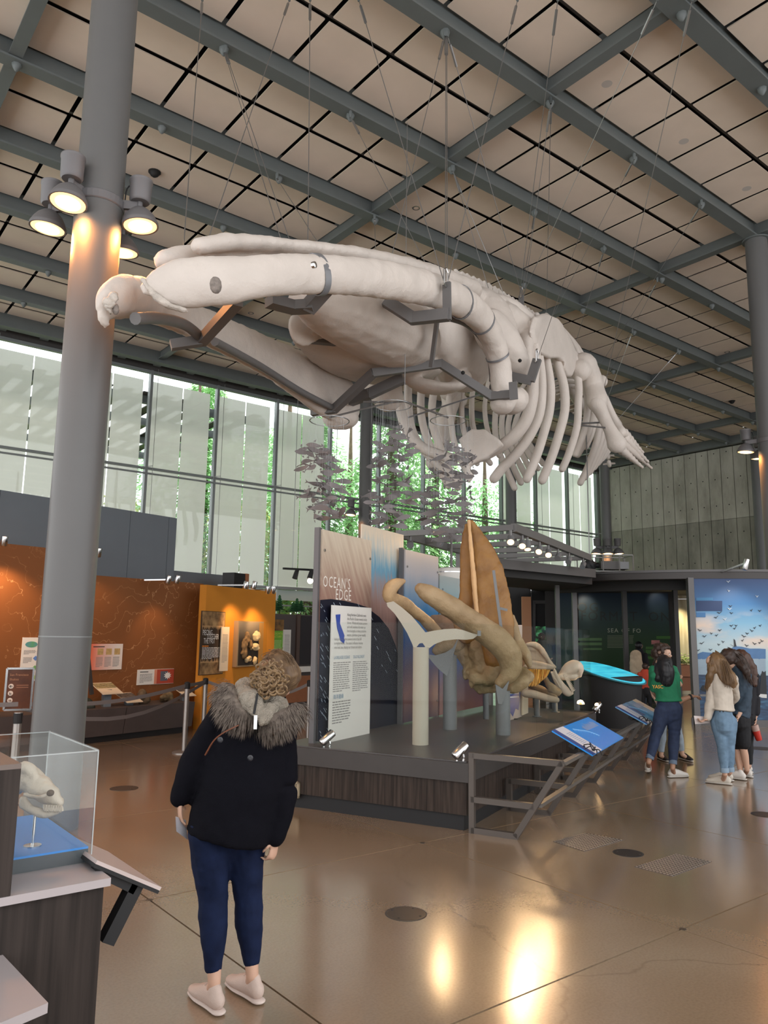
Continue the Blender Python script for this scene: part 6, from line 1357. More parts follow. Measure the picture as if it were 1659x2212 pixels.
# ---- projector cage on the canopy
cg = D(1262, 1226, 16.8); cg.z = 3.18
t = thing('projector_cage', 'open metal cage holding a projector on the canopy', 'cage', D(1318, 1226, 17)); 
def cgp(u, v, z): return cg+RT*u+FH*v+UZ*z
mb = MB()
for v in (0, .6):
    for z in (0, .36): mb.bar(cgp(0, v, z), cgp(1.08, v, z), .02, .02)
    for u in (0, .42, .78, 1.08): mb.bar(cgp(u, v, 0), cgp(u, v, .36), .02, .02)
for u in (0, 1.08):
    for z in (0, .36): mb.bar(cgp(u, 0, z), cgp(u, .6, z), .02, .02)
mb.build('cage', MATS['rig_metal'], t)
t2 = thing('projector', 'grey projector inside the open metal cage', 'projector', cgp(.62, .3, .02)); MB().obox(cgp(.60, .3, .14), RT*.2, FH*.2, UZ*.09).build('body', MATS['dark_metal'], t2); MB().obox(cgp(.92, .3, .14), RT*.1, FH*.2, UZ*.08).build('side_box', MATS['support_grey'], t2); MB().lathe(cgp(.4, .3, .15), [(.06, 0), (.06, -.08)], 14, RT).build('lens', MATS['black'], t2)
mb = MB(); [mb.ball(cgp(.14+.06*k, .3, .14+.05*(k % 2)), (.1, .1, .11)) for k in range(3)]; o = mb.fused('black_bag', MATS['black'], None, .02, 1, .02, 8); tag(o, 'black bundled cloth beside the projector in the cage', 'bag')
# ================================================================ HANGING SCHOOL OF FISH
M('fish_metal', (.17, .155, .155), .5, metal=.1, var=.1, vscale=5)
def fish_mesh(bend, nm='hanging_fish'):
    L = .255; prof = [(0, .002), (.05, .022), (.13, .043), (.25, .056), (.4, .058), (.55, .048), (.7, .030), (.82, .014), (.87, .010), (.94, .030), (1.0, .052)]
    low = [(0, .002), (.05, .018), (.13, .036), (.25, .048), (.4, .050), (.55, .042), (.7, .027), (.82, .013), (.87, .010), (.94, .030), (1.0, .052)]
    prof = [(u, h*.62) for u, h in prof]; low = [(u, h*.62) for u, h in low]
    def P(u, h): x = (u-.45)*L; return (x, bend*(u-.45)**2*.35+.012*math.sin(h*14), h)
    top = [P(u, h) for u, h in prof]+[P(.95, .0)]; bot = [P(u, -h) for u, h in reversed(low)]
    n = len(prof); mb = MB(); v = []; f = []
    for k in range(n): v += [P(prof[k][0], prof[k][1]), P(prof[k][0], 0), P(low[k][0], -low[k][1])]
    v[-2] = P(.93, 0)
    for k in range(n-1): a, b = 3*k, 3*(k+1); f += [(a, b, b+1, a+1), (a+1, b+1, b+2, a+2)]
    w_ = [Vector(p)+Vector((0, .004, 0)) for p in v]; o = len(v)
    v = [Vector(p) for p in v]+w_; f2 = [tuple(reversed([i+o for i in q])) for q in f]
    rim = [3*k for k in range(n)]+[3*n-2]+[3*k+2 for k in range(n-1, -1, -1)]
    f3 = [(rim[i], rim[(i+1) % len(rim)], rim[(i+1) % len(rim)]+o, rim[i]+o) for i in range(len(rim)-1)]
    mb.add(v, f+f2+f3)
    # dorsal and belly fins folded from the sheet
    for z0, z1 in ((.058, .085), (-.05, -.075)): mb.prism([P(.36, z0*.9), P(.5, z0*.85), P(.52, z1)], (0, .004, 0))
    me = mb.mesh(nm, True); me.materials.append(MATS['fish_metal']); return me
FM = [fish_mesh(b) for b in (-.5, -.2, .2, .5)]
rr = random.Random(21)
def school(n, path, wpx, dep, ddep, labels, group, minsep=9):
    """path: (x, y) spine of the shoal in the photo, thickness wpx"""
    pts_ = []; tries = 0
    while len(pts_) < n and tries < 6000:
        tries += 1; u = rr.random()*(len(path)-1); k = int(u); u -= k
        x = path[k][0]*(1-u)+path[k+1][0]*u; y = path[k][1]*(1-u)+path[k+1][1]*u; w_ = wpx[k]*(1-u)+wpx[k+1]*u
        x += rr.uniform(-w_, w_); y += rr.uniform(-5, 5); d = dep+rr.uniform(-ddep, ddep)
        p = D(x, y, d)
        if all((p-q[0]).length > .10 for q in pts_) and all(abs(x-q[1])+1.6*abs(y-q[2]) > minsep for q in pts_): pts_.append((p, x, y))
    ys = sorted(q[2] for q in pts_)
    for p, x, y in pts_:
        a = math.atan2(RT.y, RT.x)+rr.gauss(0, .7)+(PI if rr.random() < .4 else 0)
        mt = Matrix.Translation(p) @ Matrix.Rotation(a, 4, 'Z') @ Matrix.Rotation(rr.gauss(.08, .2), 4, 'Y') @ Matrix.Rotation(rr.gauss(0, .3), 4, 'X') @ Matrix.Scale(rr.uniform(.8, 1.15), 4)
        o = copy_to(rr.choice(FM), 'hanging_fish', None, mt)
        k = 0 if y < ys[len(ys)//3] else (1 if y < ys[2*len(ys)//3] else 2)
        tag(o, labels[k], 'fish sculpture', group)
    return pts_
TRI = lambda nm: ('grey metal fish in the upper part of the %s hanging shoal' % nm, 'grey metal fish in the middle of the %s hanging shoal' % nm, 'grey metal fish near the bottom of the %s hanging shoal' % nm)
A_ = school(52, [(676, 965), (690, 1010), (705, 1050), (700, 1090), (705, 1130)], [28, 40, 42, 40, 38], 9.6, .35, TRI('left'), 'left shoal of hanging fish')
B_ = school(68, [(862, 920), (855, 970), (835, 1010), (845, 1060), (850, 1105), (840, 1145)], [18, 42, 50, 52, 50, 38], 10.2, .5, TRI('middle'), 'middle shoal of hanging fish', 8)
C_ = school(74, [(985, 960), (975, 1010), (970, 1050), (965, 1090), (960, 1130), (975, 1170)], [25, 48, 52, 52, 46, 30], 10.6, .5, TRI('right'), 'right shoal of hanging fish', 8)
# the mobile arms the shoals hang from
mo = thing('mobile_frame', 'thin bent steel mobile arms from which the fish hang', 'mobile', D(845, 870, 10.1))
arms = [[(712, 902, 9.6), (790, 882, 9.9), (848, 869, 10.1)], [(848, 869, 10.1), (874, 867, 10.1), (968, 902, 10.6)], [(785, 868, 10.0), (848, 869, 10.1)]]
for c in arms:
    P = [D(*q) for q in c]; mb = MB()
    for a, b in zip(P, P[1:]): mb.loft([a, b], .014, 6)
    mb.build('arm', M('mobile_steel', (.12, .11, .105), .5, metal=.4), mo)
MB().loft([D(874, 867, 10.1), D(874, 867, 10.1)+UZ*4.2], .005, 5).build('top_wire', MATS['cable'], mo)
for lst, top in ((A_, (712, 902, 9.6)), (B_, (848, 869, 10.1)), (C_, (968, 902, 10.6))):
    tp_ = D(*top); mb = MB()
    for k, (p, x, y) in enumerate(lst):
        q = Vector((p.x, p.y, tp_.z-.05)); mb.loft([p, q], .0008, 3)
    ring = D(*top)-UZ*.05
    mb.lathe(ring, [(.25, 0), (.262, 0), (.262, .008), (.25, .008), (.25, 0)], 20, cap=False)
    mb.build('drop_wires', MATS['cable'], mo)
# ================================================================ PEOPLE
M('skin', (.58, .36, .26), .5, var=.04); M('skin_tan', (.40, .22, .14), .5, var=.04)
M('eye_white', (.7, .68, .65), .3); M('eye_dark', (.02, .015, .012), .3); M('lip', (.42, .16, .13), .5)
M('shoe_white', (.62, .59, .55), .6); M('sole', (.5, .47, .43), .7)
def hand(mb, w, tip, palm_n, s=1., curl=.5, spread=.25):
    """palm from wrist w towards tip, fingers curling towards palm_n"""
    w = Vector(w); d = (Vector(tip)-w).normalized(); n = Vector(palm_n); n = (n-d*n.dot(d)).normalized(); sd = d.cross(n)
    mb.limb([w, w+d*.045*s, w+d*.085*s], [(.026*s, .019*s), (.036*s, .015*s), (.038*s, .013*s)], 10, up=n, sub=2)
    for k, (o, l) in enumerate(((-.029, .066), (-.010, .076), (.010, .071), (.028, .056))):
        b = w+d*.085*s+sd*o*s; a1 = curl*.6; a2 = curl*1.5
        p1 = b+(d*math.cos(a1)+n*math.sin(a1)+sd*o*spread*6*.1)*l*.5*s; p2 = p1+(d*math.cos(a2)+n*math.sin(a2))*l*.32*s; p3 = p2+(d*math.cos(a2*1.35)+n*math.sin(a2*1.35))*l*.25*s
        mb.limb([b-d*.01*s, p1, p2, p3], [.0092*s, .0085*s, .0078*s, .0065*s], 7, sub=2)
    b = w+d*.028*s-sd*.026*s; mb.limb([b, b+(d*.6-sd*.8+n*.25).normalized()*.035*s, b+(d*.8-sd*.45+n*.5).normalized()*.062*s], [.012*s, .0105*s, .008*s], 7, sub=2)
def shoe(name, heel, toe, mat, par, sole, h=.085, w=.042, lift=0., ank=None):
    heel = Vector((heel.x, heel.y, 0)); toe = Vector((toe.x, toe.y, 0)); d = (toe-heel).normalized(); L = .265; toe = heel+d*L; up = UZ
    lf = Vector((0, 0, lift)); H = heel+lf
    mb = MB(); mb.limb([H+d*.02+UZ*.055, H+d*.07+UZ*.06, H+d*.13+UZ*.052, heel+d*.19+UZ*(.04+lift*.35), heel+d*.235+UZ*.034], [(w*.86, .044), (w*.86, .052), (w*.96, .044), (w*1.02, .032), (w*.84, .024)], 12, up=UZ)
    mb.limb([H+d*.035+UZ*.06, H+d*.042+UZ*h], [(w*.8, .045), (w*.78, .043)], 12, up=d)
    o = mb.fused(name, mat, par, .007, 2)
    mb = MB(); mb.limb([H+d*.0+UZ*.013, H+d*.08+UZ*.013, heel+d*.17+UZ*(.013+lift*.4), heel+d*.25+UZ*.013], [(w*.82, .0125), (w*.8, .0125), (w*.98, .0125), (w*.7, .0125)], 14, up=UZ)
    mb.build('sole', sole, o, True)
    mb = MB()
    for k in range(4): c = H+d*(.10+.022*k)+UZ*(.098-.010*k); sd = d.cross(UZ); mb.loft([c-sd*.022, c+UZ*.006, c+sd*.022], .004, 5)
    mb.build('laces', sole, o)
    return o
def face(mb, par, c, f, s=1., skin='skin', detail=True):
    """head solid with nose, ears, eyes and mouth; c = centre of the skull, f = facing"""
    c = Vector(c); f = Vector(f).normalized(); r = f.cross(UZ).normalized(); u = r.cross(f)
    def q(a, b, z): return c+f*(a*s)+r*(b*s)+u*(z*s)
    mb.limb([q(-.03, 0, .02), q(.02, 0, .025)], [(.074*s, .085*s), (.074*s, .083*s)], 14, up=u, sub=2)
    mb.limb([q(.01, 0, -.035), q(.045, 0, -.085)], [(.058*s, .05*s), (.036*s, .028*s)], 12, up=u, sub=2)
    mb.limb([q(.085, 0, .012), q(.104, 0, -.022), q(.09, 0, -.03)], [.009*s, .013*s, .012*s], 8, sub=2)
    for k in (-1, 1): mb.limb([q(-.005, k*.076, .012), q(-.01, k*.08, -.025)], [(.008*s, .018*s), (.006*s, .012*s)], 8, up=f, sub=1)
    if detail:
        for k in (-1, 1):
            e = MB().ball(q(.083, k*.030, .004), .0125*s, 10, 6).build('eye', MATS['eye_white'], par, True); MB().ball(q(.0915, k*.031, .004), .006*s, 8, 6).build('pupil', MATS['eye_dark'], e)
            MB().limb([q(.088, k*.018, .024), q(.09, k*.03, .028), q(.082, k*.046, .022)], .004*s, 6, sub=2).build('eyebrow', MATS['eye_dark'], par)
        MB().limb([q(.085, -.02, -.055), q(.094, 0, -.053), q(.085, .02, -.055)], [.005*s, .007*s, .005*s], 7, sub=2).build('mouth', MATS['lip'], par, True)
    return q
def limb3(mb, a, b, c, r0, r1, r2, n=12, bulge=0.):
    mb.limb([a, Vector(a).lerp(b, .5), b, Vector(b).lerp(c, .35), c], [r0, (r0*.55+r1*.45), r1, r1*(1+bulge), r2], n, sub=3)
def figure(label, J, f, hf, C, s=1., hands=True, vox=.01):
    """J: joint -> world point; f facing of the body, hf facing of the head; C: colours and options"""
    root_ = Vector(((J['aL']+J['aR'])/2)); root_.z = 0
    t = thing('person', label, 'person', root_)
    sk = MATS[C.get('skin', 'skin')]; f = Vector(f).normalized(); rx = f.cross(UZ).normalized()
    # body: one continuous skin
    mb = MB(); face(mb, t, J['head'], hf, s, detail=C.get('face', True))
    mb.limb([J['head']-UZ*.05*s, J['neck']], [.052*s, .056*s], 10, sub=2)
    tw = C.get('tw', 1.)
    def torso(mb, k, low=1., hem=1., end=1.):
        sh = (J['sL']-J['sR']).length/2
        mb.limb([J['neck']-UZ*.02, J['chest'], J['waist'], J['waist'].lerp(J['pelvis'], hem)], [(sh*.75*k, .075*s*k), (sh*1.0*k, .105*s*k*tw), (.135*s*k*tw, .095*s*k*tw), (.165*s*k*tw*low, .11*s*k*tw*low)], 16, up=f, sub=4, end=end)
    torso(mb, .93)
    for S_ in 'LR':
        limb3(mb, J['s'+S_], J['e'+S_], J['w'+S_], .046*s, .038*s, .026*s)
        limb3(mb, J['h'+S_], J['k'+S_], J['a'+S_], .070*s, .046*s, .031*s, bulge=.04)
        if hands: hand(mb, J['w'+S_], J['t'+S_], C.get('pn'+S_, f), s*.95, C.get('curl'+S_, .5))
        hl, to = J['heel'+S_], J['toe'+S_]; mb.limb([J['a'+S_], hl.lerp(to, .35)+UZ*.05], [.032*s, .03*s], 8, sub=1)
    mb.fused('body', sk, t, vox*.75, 2)
    # top
    mb = MB(); torso(mb, 1.06*C.get('fit', 1.), hem=C.get('hem', 1.), end=.12); sl = C.get('sleeve', 1.)
    for S_ in 'LR':
        a, b, c = J['s'+S_], J['e'+S_], J['w'+S_]; k = C.get('fit', 1.)
        mb.ball(a, .062*s*k)
        if sl >= 1: limb3(mb, a, b, b.lerp(c, .93*min(sl, 1)), .060*s*k, .052*s*k, .042*s*k)
        elif sl > .5: mb.limb([a, a.lerp(b, .5), b, b.lerp(c, (sl-.5)*2)], [.058*s*k, .054*s*k, .05*s*k, .05*s*k], 12)
        else: mb.limb([a, a.lerp(b, sl*2)], [.058*s*k, .056*s*k], 12)
    o = mb.fused(C.get('top_name', 'shirt'), C['top'], t, vox, 2, C.get('wrinkle', .006), 9)
    top_ = o
    # trousers
    mb = MB(); mb.limb([J['waist'].lerp(J['pelvis'], .55), J['pelvis'], J['pelvis']-UZ*.05], [(.145*s*tw, .10*s*tw), (.17*s*tw, .12*s*tw), (.165*s*tw, .118*s*tw)], 16, up=f)
    ln = C.get('leg', .9)
    for S_ in 'LR':
        h_, k_, a_ = J['h'+S_], J['k'+S_], J['a'+S_]; g = C.get('legfit', 1.)
        if ln >= .6: mb.limb([h_, h_.lerp(k_, .5), k_, k_.lerp(a_, .35), k_.lerp(a_, (ln-.5)*2)], [.094*s*g, .082*s*g, .066*s*g, .064*s*g, C.get('cuffr', .045)*s*g], 14, end=.3)
        else: mb.limb([h_, h_.lerp(k_, .5), h_.lerp(k_, ln*2)], [.10*s*g, .095*s*g, .09*s*g], 14)
    pn = mb.fused(C.get('pants_name', 'jeans'), C['pants'], t, vox, 2, C.get('pwrinkle', .005), 11)
    if C.get('cuff'):
        for S_ in 'LR':
            k_, a_ = J['k'+S_], J['a'+S_]; e = k_.lerp(a_, (ln-.5)*2); d = (a_-k_).normalized(); MB().lathe(e+d*.025, [(.048*s, 0), (.052*s, .004), (.052*s, -.045), (.047*s, -.05)], 14, d).build('turn_up', C['cuff'], pn, True)
    for S_ in 'LR': shoe('shoe', J['heel'+S_], J['toe'+S_], C['shoe'], t, C.get('sole', MATS['sole']), lift=C.get('lift'+S_, 0.), ank=J['a'+S_])
    return t, top_, pn
def hairlocks(par, mat, roots, n, seed, wav=.01, r=.006, nm='hair_locks'):
    """locks: list of (list of guide points, spread) -> many thin tapering strands, one part"""
    rr = random.Random(seed); mb = MB()
    for k in range(n):
        g, sp = roots[k % len(roots)]; o = Vector((rr.gauss(0, sp), rr.gauss(0, sp), rr.gauss(0, sp))); P = []
        ph = rr.uniform(0, 6.28)
        for i, p in enumerate(bez(g, 4)): P.append(p+o*(.5+.5*i/len(g)/4)+Vector((math.sin(i*.9+ph), math.cos(i*.8+ph), 0))*wav)
        mb.loft(P, [r*(1-.75*i/(len(P)-1)) for i in range(len(P))], 4)
    return stuff(mb.build(nm, mat, par, True))
def jp(dep, **k): return {a: D(v[0], v[1], dep+(v[2] if len(v) > 2 else 0)) for a, v in k.items()}

# ---------------------------------------------------------------- the woman in front, leaning to look up
dw = 4.0
J = jp(dw, head=(600, 1458, .05), neck=(572, 1515, 0), chest=(545, 1575, 0), waist=(508, 1680, 0), pelvis=(490, 1775, 0), sL=(487, 1535, -.02), eL=(420, 1640, -.02), wL=(388, 1722, -.02), tL=(391, 1790, -.02), sR=(610, 1595, .02), eR=(614, 1705, .02), wR=(595, 1806, 0), tR=(588, 1860, 0),
       hL=(450, 1795, -.04), kL=(460, 1940, -.03), aL=(463, 2122, -.1), hR=(530, 1805, .05), kR=(535, 1928, .05), aR=(545, 2108, .0))
J['heelL'], J['toeL'] = Zp(472, 2192), Zp(420, 2152); J['heelR'], J['toeR'] = Zp(558, 2168), Zp(508, 2136)
J['pelvis'] = D(490, 1770, dw+.02)
fW = (FH*.9-RT*.35).normalized(); hfW = (FH*.8+RT*.5+UZ*.1).normalized()
coat = M('black_wool', (.006, .006, .009), .9, spec=.08, bump=.3, bscale=400)
jean = M('dark_denim', (.008, .014, .042), .8, spec=.15, var=.25, vscale=14, bump=.2, bscale=500)
wt1 = figure('woman in a black fur trimmed coat and blue jeans leaning sideways, back turned', J, fW, hfW, dict(top=coat, pants=jean, shoe=M('shoe_pink', (.56, .44, .38), .7, bump=.2, bscale=300), sole=M('sole_pink', (.60, .50, .45), .6), skin='skin', top_name='coat_lining', sleeve=1., fit=.92, leg=.93, face=True, curlL=.35, curlR=.9, pnL=(FH*.3+RT), pnR=(FH*.5-RT), cuffr=.037, legfit=1.1, wrinkle=.0, pwrinkle=.006), .98)
t = wt1[0]
mb = MB()
cc = [(556, 1532, 62, 40), (547, 1572, 84, 50), (534, 1630, 92, 56), (521, 1690, 93, 66), (508, 1745, 92, 74), (497, 1795, 90, 78), (494, 1808, 90, 78)]
P = [D(x, y, dw) for x, y, a, b in cc]; mb.loft(P, [(px_r(p, q[2]), px_r(p, q[3])) for p, q in zip(P, cc)], 28, up=FH)
mb.limb([D(500, 1522, dw), D(560, 1535, dw), D(612, 1585, dw)], [.075, .1, .075], 14, up=FH)
for S_, r in (('L', 1.), ('R', 1.)): limb3(mb, J['s'+S_], J['e'+S_], J['w'+S_], .075, .066, .055, 14)
co = mb.fused('coat', coat, t, .012, 3, .010, 6)
for px, py in ((476, 1598), (541, 1637)): MB().lathe(D(px, py, dw-.235), [(.014, 0), (.014, .006), (.008, .008)], 12, -FH).build('button', M('btn', (.02, .02, .025), .2), co)
mb = MB(); P = bez([D(444, 1630, dw-.2), D(462, 1600, dw-.22), D(484, 1582, dw-.23), D(516, 1566, dw-.23)])
for a, b in zip(P, P[1:]): mb.bar(a, b, .006, .022, -FH)
mb.build('bag_strap', M('leather', (.14, .045, .02), .5), t)
MB().obox(D(552, 1560, dw-.27), RT*.008, FH*.003, UZ*.032).build('zip_pull', MATS['chrome'], co)
MB().limb([D(549, 1540, dw-.25), D(556, 1500, dw-.2)], .006, 6).build('zip_track', MATS['black'], co)
# fur hood: pale lining and long fur lobes
lin = M('fleece', (.30, .265, .215), .95, bump=.8, bscale=120, var=.15, vscale=30)
mb = MB(); mb.limb([D(524, 1496, dw-.08), D(545, 1520, dw-.17), D(556, 1545, dw-.22)], [.05, .055, .02], 12); mb.limb([D(602, 1532, dw-.02), D(580, 1540, dw-.14), D(566, 1560, dw-.22)], [.05, .055, .02], 12); mb.limb([D(530, 1488, dw), D(565, 1505, dw-.04), D(600, 1525, dw)], [.06, .07, .055], 12)
mb.fused('hood_lining', lin, co, .008, 2, .008, 25)
fur = M('fur', (.20, .165, .135), .9, col2=(.09, .07, .06), vscale=30)
lobes = [((488, 1494), (497, 1535), (532, 1552), .062), ((578, 1572), (608, 1562), (640, 1538), .056)]
rr = random.Random(3); mb = MB(); mf_ = MB()
for (a, b, c, r) in lobes:
    G_ = bez([D(*a, dw-.1), D(*b, dw-.17), D(*c, dw-.15)], 8)
    mb.limb([G_[0], G_[8], G_[16]], [r*.8, r, r*.8], 12)
    cen = sum(G_, Vector())/len(G_)
    for k in range(2600):
        g = G_[rr.randrange(len(G_))]; n = Vector((rr.gauss(0, 1), rr.gauss(0, 1), rr.gauss(0, 1))).normalized()
        p = g+n*r*.85; dr = (n*.7-UZ*.65+(g-D(560, 1510, dw-.1)).normalized()*.55).normalized(); l = rr.uniform(.03, .06); s_ = dr.cross(n+Vector((.01, .02, .03))).normalized()*.0018
        mid = p+dr*l*.55+n*.006; mf_.add([p-s_, p+s_, mid+s_*.8, mid-s_*.8, p+dr*l-UZ*.006], [(0, 1, 2, 3), (3, 2, 4)])
mb.fused('fur_base', fur, co, .01, 1, .01, 20); stuff(mf_.build('fur_trim', fur, co))
# hair: cap, curled bun
hb_ = M('hair_blond', (.17, .105, .055), .55, col2=(.085, .05, .028), vscale=40, stretch=(1, 1, .3))
mb = MB(); hc = J['head']; mb.ball(hc+UZ*.02, (.098, .098, .108), 16, 10); mb.limb([hc+RT*.03-FH*.02, hc-RT*.04-FH*.06-UZ*.02], [.095, .085], 12); mb.limb([hc-FH*.05-UZ*.06, D(582, 1500, dw-.04)], [.07, .045], 10)
mb.fused('hair_cap', hb_, t, .009, 1, .006, 30)
mb = MB(); rr = random.Random(9); bc = D(586, 1466, dw-.1)
mb.ball(bc, (.085, .075, .088), 14, 9)
bun = mb.fused('hair_bun', hb_, t, .01, 1, .008, 25)
for k in range(70):
    a = rr.uniform(0, 6.28); rd = .085*math.sqrt(rr.random()); c = bc-FH*(.075-.35*rd*rd/.085*.9)+RT*rd*math.cos(a)+UZ*rd*math.sin(a); R0 = rr.uniform(.011, .022); ph = rr.uniform(0, 6.28); sp = rr.uniform(3.5, 5.8)
    u_ = (RT*math.cos(ph)+UZ*math.sin(ph)); v_ = (u_.cross(FH)).normalized(); tl_ = -FH*rr.uniform(.004, .016)
    P = [c+u_*R0*math.cos(q*sp/9)+v_*R0*math.sin(q*sp/9)+tl_*math.sin(q/9*PI) for q in range(10)]
    MB().loft(P, [.0035+.0025*math.sin(PI*q/9) for q in range(10)], 6).build('curl', M('hair_curl', (.26, .17, .085), .45, col2=(.12, .07, .035), vscale=60), bun, True)
hairlocks(t, hb_, [([hc+UZ*.11-RT*.02, hc+UZ*.09+RT*.06-FH*.06, hc+RT*.09-FH*.07], .02), ([hc+UZ*.11, hc-RT*.05-FH*.07+UZ*.08, bc+UZ*.06], .02), ([hc+RT*.10, hc+RT*.07-FH*.08-UZ*.03, bc-UZ*.05], .02)], 140, 4, .003, .0018, 'loose_strands')
# folded paper in her left hand
a = D(379, 1766, dw-.03); q4 = [D(379, 1764, dw-.06), D(401, 1772, dw-.0), D(405, 1814, dw-.0), D(381, 1796, dw-.06)]
tag(MB().prism(q4, FH*.004).build('paper_leaflet', M('leaflet', (.42, .42, .46), .7)), 'pale folded leaflet held in the leaning woman\'s left hand', 'leaflet')

# ---------------------------------------------------------------- group at right
def seat(J, hl, tl, hr, tr): J['heelL'], J['toeL'], J['heelR'], J['toeR'] = Zp(*hl), Zp(*tl), Zp(*hr), Zp(*tr)
# green shirt
d = 10.1
J = jp(d, head=(1434, 1437), neck=(1436, 1452), chest=(1437, 1473), waist=(1442, 1505), pelvis=(1445, 1530), sL=(1415, 1461), eL=(1412, 1492, .1), wL=(1424, 1512, .3), tL=(1432, 1518, .4), sR=(1459, 1462), eR=(1461, 1516), wR=(1495, 1504, .05), tR=(1514, 1505, .1), hL=(1432, 1535), kL=(1417, 1588), aL=(1401, 1647, -.1), hR=(1457, 1535), kR=(1456, 1592), aR=(1453, 1660, -.1))
seat(J, (1399, 1675), (1405, 1660), (1447, 1680), (1472, 1679))
gs = M('green_tee', (.012, .16, .075), .8, var=.1, vscale=9)
t, tp1, pn = figure('person in a green shirt with black bob hair handing something over', J, FH*.9+RT*.45, RT*1+FH*.2, dict(top=gs, pants=M('navy_denim', (.018, .03, .07), .8, var=.2, vscale=20), shoe=MATS['shoe_white'], skin='skin_tan', hem=.3, sleeve=.42, leg=.9, cuff=M('denim_cuff', (.12, .16, .22), .8), curlR=.6, pnR=-UZ+RT*.2, liftL=.04, legfit=1.12, fit=1.05), .97)
bh = M('hair_black', (.008, .008, .010), .45); hc = J['head']
mb = MB(); mb.ball(hc-FH*.02+UZ*.02, (.105, .105, .115)); mb.limb([hc-FH*.05+UZ*.03, hc-FH*.08-UZ*.08, hc-FH*.08-UZ*.19], [.09, .10, .085], 14, up=FH); mb.limb([hc-RT*.06, hc-RT*.09-FH*.03-UZ*.16], [.06, .06], 10)
mb.fused('hair', bh, t, .012, 2, .006, 14); hairlocks(t, bh, [([hc+UZ*.1-RT*.04, hc-FH*.11, hc-FH*.12-UZ*.2-RT*.05], .03), ([hc+UZ*.1, hc-FH*.12+RT*.02, hc-FH*.12+RT*.04-UZ*.2], .03)], 80, 5, .004, .005)
q = D(1409, 1487, d-.17); text('YASC', .062, q, (RT*.97+FH*.1), UZ, M('letter_orange', (.70, .28, .03), .7), t, spacing=.95)
MB().lathe(J['wR'].lerp(J['eR'], .12), [(.035, -.012), (.04, 0), (.035, .012)], 12, (J['wR']-J['eR'])).build('bracelet', MATS['black'], t, True)
tag(MB().obox(D(1519, 1502, d+.12), RT*.05, UZ*.012, FH*.03).build('card', M('card_grey', (.30, .30, .30), .6)), 'small grey card held out by the person in the green shirt', 'card')
# curly haired person behind
d = 11.1
J = jp(d, head=(1434, 1414), neck=(1430, 1432), chest=(1430, 1455), waist=(1434, 1490), pelvis=(1440, 1515), sL=(1455, 1446), eL=(1468, 1478, -.05), wL=(1462, 1470, -.25), tL=(1468, 1462, -.35), sR=(1410, 1446), eR=(1408, 1482, -.1), wR=(1412, 1505, -.2), tR=(1416, 1515, -.25), hL=(1452, 1520), kL=(1462, 1575), aL=(1474, 1630), hR=(1432, 1520), kR=(1430, 1575), aR=(1428, 1632))
seat(J, (1470, 1640), (1502, 1648), (1424, 1640), (1446, 1648))
t, tp1, pn = figure('curly haired person in green and pale jeans standing behind the green shirt', J, RT*.8-FH*.5, RT*.85-FH*.5, dict(top=gs, pants=M('pale_denim', (.30, .36, .42), .8, var=.15, vscale=14), shoe=M('sneaker_black', (.015, .015, .017), .7), sole=M('sole_white', (.55, .52, .48), .7), skin='skin', sleeve=.45, leg=.92, curlL=.4), .97)
ch_ = M('hair_curly', (.035, .018, .012), .55); hc = J['head']; mb = MB(); rr = random.Random(5)
for k in range(46): a = Vector((rr.gauss(0, 1), rr.gauss(0, 1), rr.gauss(.2, 1))).normalized(); p = hc+UZ*.03-RT*.03+a*.105; 
for k in range(90):
    a = Vector((rr.gauss(0, 1), rr.gauss(0, 1), rr.gauss(.1, 1))).normalized()
    if a.dot((RT*.85-FH*.5).normalized()) > .45 and a.z < .6: continue
    mb.ball(hc+UZ*.02-RT*.03+Vector((a.x*.11, a.y*.11, a.z*.115-.02*(a.z < 0))), rr.uniform(.028, .045), 8, 6)
for k in range(24): mb.ball(hc-RT*rr.uniform(.06, .14)+FH*rr.uniform(-.08, .08)-UZ*rr.uniform(.05, .2), rr.uniform(.03, .045), 8, 6)
mb.fused('curly_hair', ch_, t, .012, 0, .014, 25)
# white jacket
d = 9.55
J = jp(d, head=(1545, 1432), neck=(1554, 1452), chest=(1558, 1480), waist=(1562, 1522), pelvis=(1563, 1553), sL=(1536, 1466, .02), eL=(1535, 1515, 0), wL=(1529, 1552, -.02), tL=(1512, 1560, -.02), sR=(1582, 1466, .0), eR=(1588, 1505, .2), wR=(1570, 1525, .35), tR=(1555, 1525, .42), hL=(1550, 1560), kL=(1560, 1612), aL=(1566, 1672, -.02), hR=(1577, 1560), kR=(1576, 1612), aR=(1577, 1668, .05))
seat(J, (1576, 1696), (1538, 1692), (1580, 1688), (1542, 1684))
t, tp1, pn = figure('person with long light brown hair in a cream jacket and light jeans', J, -RT*.75+FH*.65, -RT*.9+FH*.4-UZ*.3, dict(top=M('cream_denim', (.52, .46, .39), .85, var=.08, vscale=8), pants=M('light_denim', (.13, .21, .30), .8, var=.2, vscale=14), shoe=M('shoe_cream', (.58, .54, .47), .7), skin='skin', top_name='jacket', hem=.35, sleeve=1., fit=1.13, leg=.93, cuff=M('cuff_light', (.22, .30, .38), .8), curlL=.9, pnL=UZ+RT*.3, wrinkle=.009, legfit=.96, pwrinkle=.004), .97)
for px in (1555, 1562): MB().lathe(D(px, 1537, d-.2), [(.009, 0), (.009, .006)], 8, -FH).build('button', MATS['black'], tp1)
lb = M('hair_brown', (.20, .115, .05), .5, col2=(.09, .05, .025), vscale=18, stretch=(1, 1, .2)); hc = J['head']
